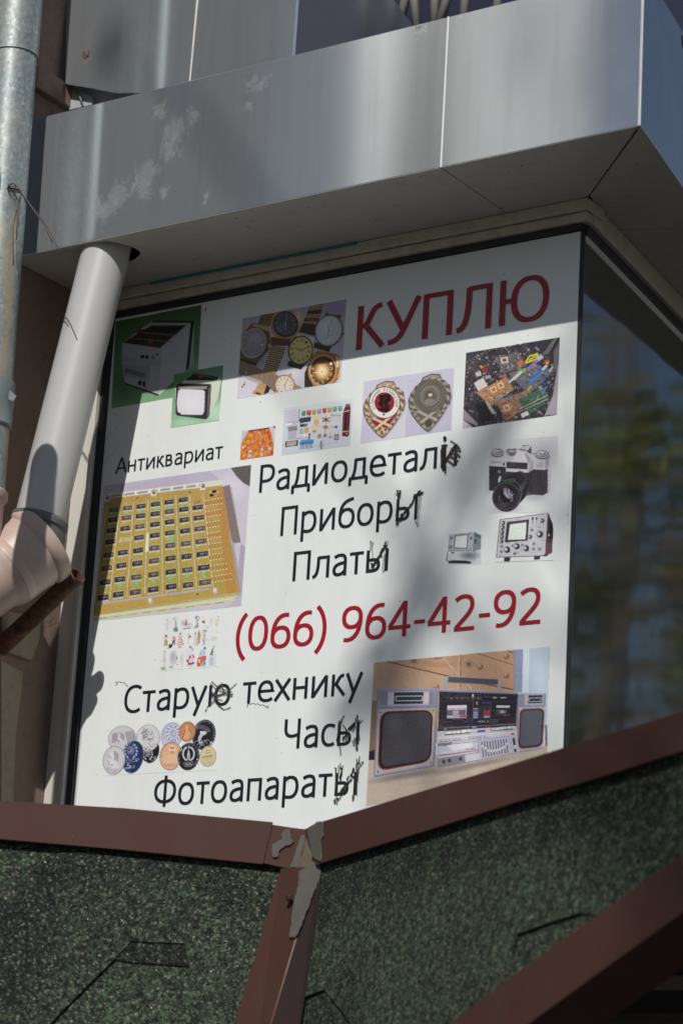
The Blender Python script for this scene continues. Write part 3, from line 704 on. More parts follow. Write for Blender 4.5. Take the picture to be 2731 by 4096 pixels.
# ---- glyphs
_gc = {}
def glyph_mesh(s):
    """triangles of a line of text in font units, and its ink box"""
    if s in _gc: return _gc[s]
    cu = bpy.data.curves.new('text', 'FONT'); cu.body = s; cu.resolution_u = 5
    ob = bpy.data.objects.new('text', cu); COL.objects.link(ob); bpy.context.view_layer.update()
    me = ob.to_mesh(); V = np.array([v.co[:2] for v in me.vertices]); F = [list(p.vertices) for p in me.polygons]
    ob.to_mesh_clear(); bpy.data.objects.remove(ob); bpy.data.curves.remove(cu)
    _gc[s] = (V, F, V[:, 0].min(), V[:, 0].max()); return _gc[s]
CAPH = (lambda r: r[0][:, 1].max()-max(0, r[0][:, 1].min()))(glyph_mesh('П'))
def rtext(f, s, p0, p1, h, c, a=1.0, up=None):
    V, F, x0, x1 = glyph_mesh(s); p0 = np.array(p0, float); p1 = np.array(p1, float); d = p1-p0
    up = np.array(up, float) if up is not None else np.array([d[1], -d[0]])/np.linalg.norm(d)
    Q = [tuple(p0+d*(x-x0)/(x1-x0)+up*h*y/CAPH) for x, y in V]; C = to_c(Q, f)
    for t in F:
        r = mask_of([C[t]])
        if r: paint(r[0], r[1], c, a)
def arctext(f, s, cx, cy, rx, ry, a0, a1, h, c, rot=0, a=1.0):
    """letters set round an ellipse"""
    n = len(s); rr = math.radians(rot)
    for i, ch in enumerate(s):
        if ch == ' ': continue
        t = math.radians(a0+(a1-a0)*(i+.5)/n); st = math.radians((a1-a0)/n)*.38
        def pt(t_): 
            x = rx*math.cos(t_); y = ry*math.sin(t_); return np.array([cx+x*math.cos(rr)-y*math.sin(rr), cy+x*math.sin(rr)+y*math.cos(rr)])
        p0, p1 = pt(t-st), pt(t+st); o = pt(t)-np.array([cx, cy]); o /= np.linalg.norm(o)
        up = o if a1 > a0 else -o
        rtext(f, ch, tuple(p0), tuple(p1), h, c, a, up)

Z4 = fr(400, 1150, .6378); Z5 = fr(1350, 1050, .6378); Z6 = fr(350, 1700, .4464); Z7 = fr(1700, 1700, .4145); Z8 = fr(1400, 2500, .5421)
C1 = fr(350, 2400, .3827); F1 = fr(940, 1590, .3189); F2 = fr(940, 1190, .2934); F3 = fr(1740, 2700, .2360); F4 = fr(620, 2440, .1786); F5 = fr(1750, 1700, .3189)
WHITE = (231, 233, 230)

def art_tv():
    q = [(118, 212), (642, 115), (610, 540), (78, 760)]
    q2 = [(105, 214), (642, 112), (612, 665), (78, 762)]
    clip(Z4, q2); grad(Z4, q2, (66, 104, 62), (120, 170, 122), 30, vert=True)
    glow(Z4, 540, 520, 220, 130, (125, 190, 135), .7); glow(Z4, 150, 620, 160, 150, (60, 110, 70), .6)
    glow(Z4, 420, 560, 130, 110, (20, 45, 28), .6)
    P(Z4, [(145, 350), (330, 215), (595, 215), (595, 480), (470, 590), (365, 682), (165, 600), (142, 480)], (168, 170, 176))
    P(Z4, [(395, 380), (590, 215), (560, 505), (375, 680)], (188, 190, 196)); P(Z4, [(145, 350), (395, 380), (372, 682), (165, 600)], (176, 178, 186))
    P(Z4, [(340, 210), (597, 212), (592, 240), (562, 510), (545, 520), (575, 225), (330, 222)], (26, 26, 28))
    P(Z4, [(150, 348), (330, 240), (545, 240), (380, 382)], (44, 36, 34)); P(Z4, [(245, 270), (520, 248), (475, 290), (240, 295)], (18, 18, 20))
    Ln(Z4, [(210, 280), (470, 300)], 12, (90, 86, 84)); E(Z4, 322, 342, 17, 17, (190, 30, 34))
    for x in (275, 300, 355, 410): E(Z4, x, 330-(x-275)*.1, 9, 14, (16, 16, 18))
    Ln(Z4, [(200, 320), (460, 345)], 5, (150, 120, 60)); P(Z4, [(145, 430), (390, 470), (388, 500), (145, 470)], (150, 152, 160), .5)
    P(Z4, [(155, 480), (320, 495), (320, 590), (155, 560)], (150, 152, 162)); P(Z4, [(162, 505), (290, 540), (290, 572), (162, 535)], (110, 112, 120))
    for x, y in ((272, 436), (300, 438), (338, 438)): E(Z4, x, y, 12, 12, (20, 20, 22) if x < 330 else (120, 120, 126)); 
    E(Z4, 365, 422, 6, 8, (20, 20, 22)); E(Z4, 256, 600, 12, 16, (22, 22, 24)); P(Z4, [(274, 590), (292, 592), (290, 628), (272, 620)], (28, 28, 30))
    P(Z4, [(165, 600), (372, 672), (372, 684), (165, 610)], (30, 34, 30)); clip()
    q = [(470, 548), (778, 490), (752, 835), (450, 882)]; clip(Z4, q)
    grad(Z4, q, (96, 150, 100), (150, 205, 158)); glow(Z4, 730, 780, 120, 110, (205, 235, 205), .8); glow(Z4, 540, 850, 130, 40, (190, 225, 190), .7)
    P(Z4, [(478, 632), (540, 585), (755, 560), (765, 590), (745, 700), (685, 800), (480, 700)], (216, 220, 205))
    P(Z4, [(540, 585), (600, 540), (755, 565), (735, 585)], (44, 38, 40)); Ln(Z4, [(600, 545), (735, 575)], 6, (110, 110, 108)); E(Z4, 636, 562, 12, 10, (185, 40, 44)); E(Z4, 690, 575, 10, 8, (30, 30, 32))
    for x in (560, 585, 612, 660, 710): E(Z4, x, 575+abs(x-640)*.02, 6, 10, (28, 26, 30))
    P(Z4, [(484, 622), (500, 605), (700, 608), (690, 800), (672, 830), (490, 806), (480, 790)], (46, 44, 46)); P(Z4, [(495, 625), (680, 622), (672, 640), (500, 640)], (150, 140, 138))
    sc = [(497, 650), (515, 640), (650, 644), (664, 655), (660, 780), (648, 802), (520, 800), (492, 780), (488, 720)]
    P(Z4, sc, (222, 220, 230)); glow(Z4, 575, 720, 110, 110, (236, 234, 240), .8)
    P(Z4, [(700, 608), (690, 800), (745, 700), (760, 600)], (212, 218, 200)); P(Z4, [(705, 612), (694, 795), (688, 815), (676, 826), (685, 640)], (96, 96, 94)); clip()
def dial(f, cx, cy, rx, ry, face, tick, rot=0, n=12, tl=.2, hands=None, hc=(40, 30, 20), w_=5, nums=False):
    E(f, cx, cy, rx, ry, face, rot); r = math.radians(rot)
    def pp(a_, s):
        x = rx*s*math.cos(a_); y = ry*s*math.sin(a_); return (cx+x*math.cos(r)-y*math.sin(r), cy+x*math.sin(r)+y*math.cos(r))
    for k in range(n):
        a_ = 2*math.pi*k/n
        if nums:
            p = pp(a_, .78); s = str((k+2) % 12+1); rtext(f, s, (p[0]-rx*.10, p[1]+ry*.09), (p[0]+rx*.10, p[1]+ry*.05), ry*.2, tick)
        else: Ln(f, [pp(a_, .92-tl), pp(a_, .92)], w_, tick)
    if hands:
        for (x, y), ww in hands: Ln(f, [(cx, cy), (x, y)], ww, hc)
        E(f, cx, cy, 9, 9, hc)
def art_watches():
    q = [(115, 290), (1527, 30), (1455, 1155), (37, 1390)]; clip(F2, q); grad(F2, q, (176, 168, 192), (216, 212, 226)); glow(F2, 800, 1050, 260, 160, (235, 236, 242), .8); glow(F2, 1350, 180, 260, 200, (150, 140, 170), .6)
    glow(F2, 250, 850, 330, 160, (120, 110, 130), .6)
    P(F2, [(365, 245), (545, 205), (490, 400), (320, 362)], (150, 116, 72))
    for i in range(5):
        for j in range(3):
            x, y = bil([(365, 245), (545, 205), (480, 400), (320, 362)], (j+.5)/3, (i+.5)/5); P(F2, [(x-24, y-12), (x+22, y-16), (x+20, y+8), (x-26, y+10)], (60+30*((i+j) % 2), 44, 26)); P(F2, [(x-18, y-9), (x+14, y-12), (x+12, y-5), (x-18, y-3)], (222, 190, 130))
    P(F2, [(250, 352), (470, 400), (505, 640), (480, 720), (300, 915), (80, 860), (70, 780), (95, 590), (160, 450)], (122, 84, 44)); P(F2, [(255, 360), (470, 405), (480, 470), (250, 400)], (205, 160, 96)); P(F2, [(90, 830), (310, 900), (300, 940), (80, 880)], (60, 36, 20))
    E(F2, 268, 632, 186, 226, (84, 58, 32), 20); E(F2, 262, 630, 172, 212, (205, 186, 160), 20); dial(F2, 264, 630, 160, 198, (150, 146, 156), (70, 66, 74), 20, 12, .25, [((250, 560), 6), ((340, 560), 5), ((230, 740), 3)], (190, 52, 36), 4); glow(F2, 280, 560, 130, 130, (196, 192, 202), .55)
    E(F2, 478, 660, 18, 26, (210, 180, 130)); P(F2, [(365, 640), (395, 640), (395, 665), (365, 665)], (225, 222, 226))
    P(F2, [(505, 660), (700, 692), (565, 1050), (395, 1000)], (88, 62, 34))
    for i in range(12):
        for j in range(6):
            x, y = bil([(510, 665), (700, 692), (565, 1050), (395, 1000)], (j+.25+.5*(i % 2))/6.2, (i+.5)/12); E(F2, x, y, 13, 10, (214, 190, 128), -15); 
    P(F2, [(500, 560), (780, 600), (740, 665), (505, 660)], (96, 44, 22)); E(F2, 705, 375, 212, 228, (186, 138, 70), 5); glow(F2, 840, 300, 120, 170, (250, 226, 170), .9); E(F2, 700, 372, 172, 176, (44, 32, 26), 5); dial(F2, 700, 366, 158, 160, (74, 78, 98), (205, 205, 212), 5, 12, .28, [((715, 250), 7), ((700, 440), 8)], (220, 220, 226), 5); glow(F2, 640, 420, 110, 90, (130, 134, 150), .5)
    P(F2, [(505, 540), (600, 560), (760, 575), (770, 655), (500, 660)], (110, 52, 26))
    P(F2, [(1025, 130), (1215, 95), (1090, 530), (885, 480)], (58, 40, 34))
    for t in (.02, .1, .3, .38, .58): P(F2, [bil([(1025, 130), (1215, 95), (1090, 530), (885, 480)], u_, v_) for u_, v_ in ((0, t), (1, t), (1, t+.06), (0, t+.06))], (190, 150, 90))
    for t in (.04, .5, .56): P(F2, [bil([(1025, 130), (1215, 95), (1090, 530), (885, 480)], u_, v_) for u_, v_ in ((.1, t), (.9, t), (.9, t+.012), (.1, t+.012))], (240, 224, 170))
    P(F2, [(860, 500), (1080, 560), (1085, 640), (820, 580)], (226, 226, 216)); P(F2, [(735, 870), (980, 900), (910, 990), (725, 940)], (48, 44, 44))
    E(F2, 902, 728, 172, 206, (78, 64, 44), 10); E(F2, 905, 728, 158, 190, (150, 128, 70), 10); dial(F2, 905, 728, 150, 180, (232, 214, 128), (70, 60, 30), 10, 12, .12, [((1020, 672), 7), ((825, 690), 8)], (40, 32, 20), 4, True)
    P(F2, [(1235, 240), (1262, 205), (1290, 235), (1430, 245), (1462, 240), (1440, 300), (1245, 290)], (96, 74, 54)); P(F2, [(1090, 620), (1330, 660), (1290, 750), (1080, 690)], (70, 40, 34))
    E(F2, 1288, 462, 190, 224, (96, 74, 58), 18); E(F2, 1286, 458, 176, 208, (196, 186, 172), 18); dial(F2, 1286, 458, 166, 196, (212, 220, 224), (120, 124, 130), 18, 12, .1, [((1272, 370), 5), ((1330, 300), 3), ((1262, 560), 3)], (70, 56, 50), 3); E(F2, 1474, 500, 20, 18, (90, 66, 44)); glow(F2, 1240, 400, 120, 120, (240, 244, 246), .5)
    P(F2, [(1060, 800), (1140, 730), (1370, 770), (1425, 800), (1440, 940), (1415, 1120), (1360, 1180), (955, 1232), (965, 1050), (1010, 930)], (176, 116, 50)); P(F2, [(955, 1232), (958, 1040), (1005, 920), (1040, 900), (1010, 1060), (1075, 1222)], (58, 40, 34)); P(F2, [(1380, 800), (1425, 830), (1425, 950), (1395, 960)], (240, 214, 150))
    E(F2, 1200, 1000, 196, 226, (206, 150, 84), 10); E(F2, 1205, 998, 176, 204, (250, 220, 160), 10, .6); E(F2, 1208, 1000, 168, 196, (96, 46, 14), 10); glow(F2, 1195, 1010, 150, 170, (232, 168, 70), .95, 10, 1.0); glow(F2, 1195, 1015, 110, 125, (252, 236, 176), 1.0, 10, 1.2)
    for (x, y), s in (((1070, 985), '9'), ((1065, 1075), '8'), ((1092, 1140), '7'), ((1140, 1175), '6'), ((1208, 1165), '5'), ((1270, 1120), '4'), ((1318, 1055), '3'), ((1330, 975), '2'), ((1320, 915), '1'), ((1135, 915), '10')): rtext(F2, s, (x-18, y+18), (x+18, y+10), 42, (236, 226, 206))
    Ln(F2, [(1195, 1020), (1070, 1035)], 9, (250, 244, 224)); Ln(F2, [(1195, 1020), (1165, 920)], 9, (250, 244, 224)); E(F2, 1195, 1020, 9, 9, (150, 80, 30)); E(F2, 1420, 1078, 18, 28, (226, 168, 90), 10)
    P(F2, [(70, 870), (110, 872), (420, 1005), (650, 1085), (560, 1310), (350, 1135), (60, 1045)], (148, 124, 100))
    for i in range(46):
        t = i/46; x, y = 75+560*t, 872+215*t; Ln(F2, [(x, y), (x-26+t*20, y+190+t*40)], 4, (92, 72, 56), .8); Ln(F2, [(x+5, y), (x-20+t*20, y+190+t*40)], 3, (214, 196, 170), .6)
    P(F2, [(790, 1170), (940, 1240), (800, 1270)], (170, 146, 110)); E(F2, 765, 1060, 20, 20, (196, 160, 120)); E(F2, 690, 1200, 138, 142, (168, 128, 84)); E(F2, 688, 1200, 124, 128, (240, 214, 170)); dial(F2, 686, 1202, 110, 114, (240, 230, 214), (96, 66, 40), 0, 12, .2, [((722, 1120), 6), ((700, 1275), 6)], (170, 96, 40), 7)
    P(F2, [(335, 1148), (440, 1196), (400, 1330), (285, 1270)], (206, 160, 108)); P(F2, [(440, 1196), (490, 1240), (470, 1300), (400, 1330)], (50, 36, 28)); P(F2, [(270, 1265), (380, 1310), (385, 1340), (240, 1320)], (190, 156, 96)); P(F2, [(300, 1290), (370, 1320), (350, 1335), (290, 1318)], (60, 44, 28)); ring(F2, 372, 1215, 28, 36, 6, (160, 116, 70))
    for i in range(16): x = 60+RNG.random()*110; y = 1050+RNG.random()*190-(x-60)*.3; E(F2, x, y, 16, 12, (232, 216, 176) if i % 3 else (120, 96, 60), 40)
    clip()
def art_components():
    q = [(97, 425), (514, 363), (488, 730), (72, 790)]; clip(F1, q); grad(F1, q, (196, 196, 214), (200, 190, 190))
    bq = [(180, 420), (440, 385), (490, 735), (75, 790)]; P(F1, [(180, 425), (440, 385), (497, 560), (488, 735), (72, 790), (88, 585)], (222, 122, 38), 1, .08); P(F1, [(180, 420), (435, 382), (437, 396), (183, 436)], (120, 24, 28))
    rr = random.Random(3)
    for i in range(9):
        for j in range(11):
            x, y = bil(bq, (j+.5+rr.uniform(-.25, .25))/11, (i+.6+rr.uniform(-.2, .2))/9); k = rr.random()
            if k < .55: E(F1, x, y, 9+rr.random()*4, 12+rr.random()*5, rr.choice([(232, 88, 34), (226, 66, 26), (238, 140, 74), (206, 78, 30)]))
            elif k < .75: E(F1, x, y, 11, 12, (206, 206, 208)); E(F1, x+3, y+3, 7, 8, (150, 152, 158))
            else: Ln(F1, [(x, y-12), (x+2, y+12)], 5, (250, 186, 110))
    for x, y in ((205, 478), (178, 556), (312, 450), (120, 730), (276, 718)): P(F1, [(x-14, y-18), (x+14, y-20), (x+13, y+16), (x-15, y+18)], (236, 200, 40)); Ln(F1, [(x, y-18), (x, y+16)], 3, (120, 100, 30))
    for x, y in ((425, 438), (440, 492), (455, 578), (468, 690)): E(F1, x, y, 20, 19, (226, 58, 26)); 
    for x, y in ((343, 660), (200, 682), (445, 645), (112, 630), (196, 738), (345, 720)): E(F1, x, y, 15, 17, (196, 198, 202)); E(F1, x-3, y-3, 8, 9, (236, 236, 238))
    P(F1, [(440, 390), (514, 363), (492, 600), (460, 440)], (212, 200, 196)); P(F1, [(488, 368), (514, 363), (512, 400)], (40, 40, 60)); clip()
    q = [(628, 140), (1490, 10), (1450, 605), (590, 730)]; clip(F1, q); grad(F1, q, (218, 226, 228), (196, 208, 220)); glow(F1, 1050, 300, 380, 260, (230, 230, 232), .6)
    P(F1, [(660, 165), (812, 148), (806, 302), (650, 318)], (216, 210, 224)); P(F1, [(650, 318), (806, 302), (808, 310), (655, 326)], (160, 150, 172)); P(F1, [(812, 148), (822, 150), (815, 305), (806, 302)], (150, 146, 160))
    for k in range(4): Ln(F1, [(625, 180+k*40), (655, 178+k*40)], 3, (150, 150, 156))
    for k in range(5): Ln(F1, [(680, 200+k*22), (790, 186+k*22)], 2, (186, 180, 196))
    P(F1, [(690, 325), (795, 312), (790, 420), (680, 432), (660, 400), (665, 350)], (206, 204, 212)); P(F1, [(668, 375), (790, 360), (788, 420), (680, 432)], (140, 134, 150)); E(F1, 690, 340, 40, 14, (240, 240, 244), -8)
    P(F1, [(676, 438), (780, 430), (776, 530), (670, 540)], (186, 176, 200)); P(F1, [(640, 560), (800, 540), (795, 608), (640, 630)], (96, 44, 56)); P(F1, [(658, 565), (780, 550), (776, 602), (656, 618)], (168, 172, 146)); Ln(F1, [(600, 610), (640, 590)], 5, (150, 146, 150))
    P(F1, [(820, 265), (960, 245), (955, 305), (820, 328)], (52, 58, 84)); rtext(F1, 'XP-19', (850, 292), (930, 280), 14, (120, 130, 170)); P(F1, [(824, 345), (915, 335), (910, 365), (825, 376)], (52, 46, 62)); E(F1, 885, 355, 12, 9, (170, 164, 176))
    for k in range(8): Ln(F1, [(830+k*11, 328), (830+k*11, 342)], 3, (90, 90, 100))
    P(F1, [(820, 395), (868, 392), (862, 465), (812, 462)], (196, 200, 204)); ring(F1, 842, 430, 20, 26, 4, (110, 112, 116)); P(F1, [(882, 388), (934, 382), (928, 442), (878, 448)], (226, 152, 100)); P(F1, [(892, 400), (920, 397), (917, 430), (890, 433)], (240, 176, 120))
    cols = [(70, 150, 112), (206, 62, 72), (206, 160, 44), (150, 166, 156), (216, 56, 56), (206, 160, 60), (98, 168, 130), (106, 160, 176)]
    for i, c in enumerate(cols):
        x = 870+i*65; y = 206-i*9; s = 24 if i not in (1, 5) else 28
        P(F1, [(x-s, y-28), (x+s, y-32), (x+s, y+18), (x+s*.6, y+32), (x-s*.6, y+34), (x-s, y+22)], c); P(F1, [(x-s*.5, y-20), (x+s*.4, y-23), (x+s*.3, y-8), (x-s*.5, y-6)], [min(255, v+50) for v in c])
    P(F1, [(968, 240), (1095, 230), (1092, 275), (966, 282)], (236, 214, 190)); P(F1, [(960, 355), (1085, 342), (1082, 388), (955, 400)], (238, 208, 178)); E(F1, 1027, 315, 29, 35, (224, 162, 88)); E(F1, 1025, 312, 20, 25, (240, 190, 120)); P(F1, [(978, 415), (1030, 410), (1028, 448), (975, 452)], (226, 180, 90)); P(F1, [(990, 422), (1018, 420), (1017, 440), (988, 442)], (180, 130, 50))
    for a_ in (-150, -90, -30, 30, 90, 150): Ln(F1, [(1150, 285), (1150+55*math.cos(math.radians(a_)), 285+52*math.sin(math.radians(a_)))], 15, (150, 104, 60) if a_ not in (-90, 90) else (226, 160, 80))
    E(F1, 1148, 284, 22, 22, (110, 80, 110)); E(F1, 1143, 378, 44, 22, (212, 170, 100)); E(F1, 1145, 376, 18, 24, (146, 104, 150)); Ln(F1, [(1140, 400), (1138, 470)], 18, (228, 176, 100)); P(F1, [(1112, 465), (1164, 460), (1160, 508), (1110, 512)], (196, 170, 200)); P(F1, [(1124, 470), (1150, 468), (1148, 495), (1124, 497)], (90, 84, 96)); P(F1, [(1048, 470), (1090, 466), (1087, 512), (1045, 515)], (56, 50, 48)); P(F1, [(1052, 490), (1084, 487), (1082, 505), (1050, 508)], (170, 160, 120))
    P(F1, [(1050, 420), (1090, 416), (1085, 560), (1045, 565)], (226, 208, 180), .35)
    for x in (1220, 1250, 1285, 1322): Ln(F1, [(x, 232), (x-4, 300)], 5, (222, 150, 120)); E(F1, x, 225, 12, 16, (176, 120, 106)); E(F1, x+2, 220, 6, 9, (236, 230, 226))
    E(F1, 1222, 374, 20, 15, (232, 188, 120)); P(F1, [(1256, 362), (1294, 358), (1290, 388), (1254, 390)], (96, 90, 96)); Ln(F1, [(1208, 430), (1202, 500)], 10, (240, 170, 96)); E(F1, 1203, 502, 28, 14, (176, 150, 170))
    P(F1, [(1258, 408), (1318, 404), (1302, 600), (1236, 600)], (210, 208, 220)); P(F1, [(1256, 470), (1310, 466), (1306, 534), (1250, 540)], (96, 72, 74)); E(F1, 1281, 503, 20, 24, (206, 206, 212)); E(F1, 1281, 503, 10, 13, (120, 118, 124)); rtext(F1, 'ТОП', (1250, 575), (1295, 571), 10, (90, 90, 100))
    P(F1, [(1400, 90), (1450, 85), (1457, 160), (1435, 480), (1410, 500), (1350, 485), (1362, 190)], (104, 26, 44)); P(F1, [(1365, 180), (1455, 160), (1455, 172), (1364, 192)], (226, 206, 190)); P(F1, [(1354, 430), (1438, 420), (1438, 432), (1354, 444)], (226, 206, 170)); P(F1, [(1395, 95), (1450, 90), (1452, 120), (1385, 130)], (150, 80, 96)); Ln(F1, [(1400, 200), (1388, 410)], 16, (52, 10, 22)); Ln(F1, [(1375, 200), (1366, 410)], 7, (150, 60, 76)); E(F1, 1408, 455, 8, 10, (230, 190, 140))
    P(F1, [(850, 475), (935, 460), (945, 548), (880, 555), (840, 530)], (196, 196, 202)); P(F1, [(935, 458), (952, 455), (945, 548), (930, 545)], (130, 30, 40)); E(F1, 885, 480, 40, 14, (240, 240, 244)); Ln(F1, [(780, 522), (840, 512)], 5, (110, 108, 120))
    P(F1, [(835, 540), (998, 532), (988, 582), (818, 600)], (64, 150, 224)); P(F1, [(818, 570), (990, 556), (988, 582), (818, 600)], (44, 120, 200))
    for k in range(15): Ln(F1, [(824+k*11, 598-k*1.2), (822+k*11, 658-k*1.2)], 4, (84, 84, 104))
    E(F1, 1090, 600, 16, 56, (110, 104, 100)); ring(F1, 1112, 592, 18, 52, 6, (170, 168, 170)); ring(F1, 1100, 595, 16, 54, 4, (220, 220, 222)); Ln(F1, [(985, 620), (1240, 575)], 3, (150, 156, 166)); clip()
def badge(cx, cy, s, gold, f, tilt=0, front=True):
    G = gold; D = tuple(v*.55 for v in G); L_ = tuple(min(255, v*1.35) for v in G)
    def w(x, y): 
        x, y = x*s, y*s; return (cx+x+y*-.06, cy+y-x*.16)
    out = [(-.40, -.95), (0, -1.06), (.38, -.98), (.50, -.72), (.86, -.42), (.92, -.1), (.98, .15), (.9, .45), (.62, .95), (.42, 1.22), (.12, 1.55), (-.02, 1.62), (-.25, 1.42), (-.52, 1.1), (-.8, .72), (-.95, .35), (-1.0, 0), (-.9, -.3), (-.78, -.48), (-.5, -.66)]
    P(f, [w(x+.05, y+.05) for x, y in out], (150, 144, 160), .5); P(f, [w(x, y) for x, y in out], D); P(f, [w(x*.96, y*.96) for x, y in out], G, 1, .1)
    for k in range(30):
        a_ = 2*math.pi*k/30; x = .84*math.cos(a_); y = .84*math.sin(a_)
        if y < .85: E(f, *w(x, y), s*.13, s*.06, L_ if k % 2 else D, rot=math.degrees(a_)+60, a=.75)
    for k in range(10): 
        t = k/10; E(f, *w(.88-.75*t, .45+.98*t), s*.10, s*.05, L_ if k % 2 else D, rot=-50, a=.8); E(f, *w(-.85+.72*t, .45+.98*t), s*.10, s*.05, L_ if k % 2 else D, rot=50, a=.8)
    P(f, [w(-.34, -.9), w(0, -1.0), w(.33, -.92), w(.4, -.72), w(0, -.8), w(-.4, -.7)], L_, .5)
    if front: P(f, [w(-.62, .62), w(.6, .58), w(0, 1.46)], (142, 30, 40)); 
    else: P(f, [w(-.62, .62), w(.6, .58), w(0, 1.46)], D, .5)
    Ln(f, [w(-.5, .6), w(.34, 1.1)], s*.12, L_); Ln(f, [w(.5, .55), w(-.34, 1.12)], s*.12, L_); E(f, *w(0, 1.22), s*.16, s*.16, L_ if front else D); 
    for a_ in (0, 90, 180, 270): E(f, *w(.12*math.cos(math.radians(a_+20)), 1.2+.12*math.sin(math.radians(a_+20))), s*.06, s*.06, D)
    E(f, *w(0, -.05), s*.74, s*.76, D); 
    if front:
        E(f, *w(0, -.05), s*.70, s*.72, (232, 228, 224)); E(f, *w(0, -.05), s*.46, s*.48, (150, 24, 34)); glow(f, *w(-.05, -.12), s*.45, s*.4, (206, 60, 66), .7)
        arctext(f, 'ОТЛИЧНЫЙ РАЗВЕДЧИК', *w(0, -.05), s*.50, s*.53, -215, 22, s*.14, (120, 84, 60))
        rr = random.Random(7); 
        for k in range(34): E(f, *w(rr.uniform(-.22, .26), rr.uniform(-.4, .36)), s*.10, s*.08, (34, 6, 12), rot=rr.uniform(0, 90), a=.85)
        st = []; 
        for k in range(10): a_ = -math.pi/2+math.pi*k/5; r_ = .08 if k % 2 == 0 else .035; st.append(w(.0+r_*math.cos(a_), .50+r_*math.sin(a_)))
        P(f, st, (150, 40, 40))
    else:
        E(f, *w(0, -.05), s*.70, s*.72, tuple(v*.85 for v in G), 0, 1, .15); ring(f, *w(0, -.05), s*.62, s*.64, s*.03, D, a=.8); ring(f, *w(0, -.05), s*.40, s*.42, s*.03, L_, a=.7)
        for k in range(26): a_ = 2*math.pi*k/26; E(f, *w(.52*math.cos(a_), -.05+.53*math.sin(a_)), s*.05, s*.035, D, rot=math.degrees(a_), a=.8)
        E(f, *w(0, 0), s*.26, s*.30, D, a=.5); E(f, *w(0, -.1), s*.09, s*.10, (226, 206, 176)); E(f, *w(0, .2), s*.22, s*.12, L_, a=.5); E(f, *w(-.05, -.2), s*.10, s*.05, (90, 60, 40), a=.8)
def art_badges():
    q = [(168, 750), (448, 706), (428, 1096), (147, 1138)]; clip(Z5, q); grad(Z5, q, (206, 206, 222), (214, 212, 222), vert=True); glow(Z5, 200, 1050, 150, 150, (196, 190, 216), .8); badge(297, 888, 134, (172, 146, 118), Z5); clip()
    q = [(448, 706), (735, 662), (716, 1054), (428, 1096)]; clip(Z5, q); grad(Z5, q, (206, 204, 222), (196, 190, 214)); badge(583, 845, 137, (134, 126, 112), Z5, front=False); clip()
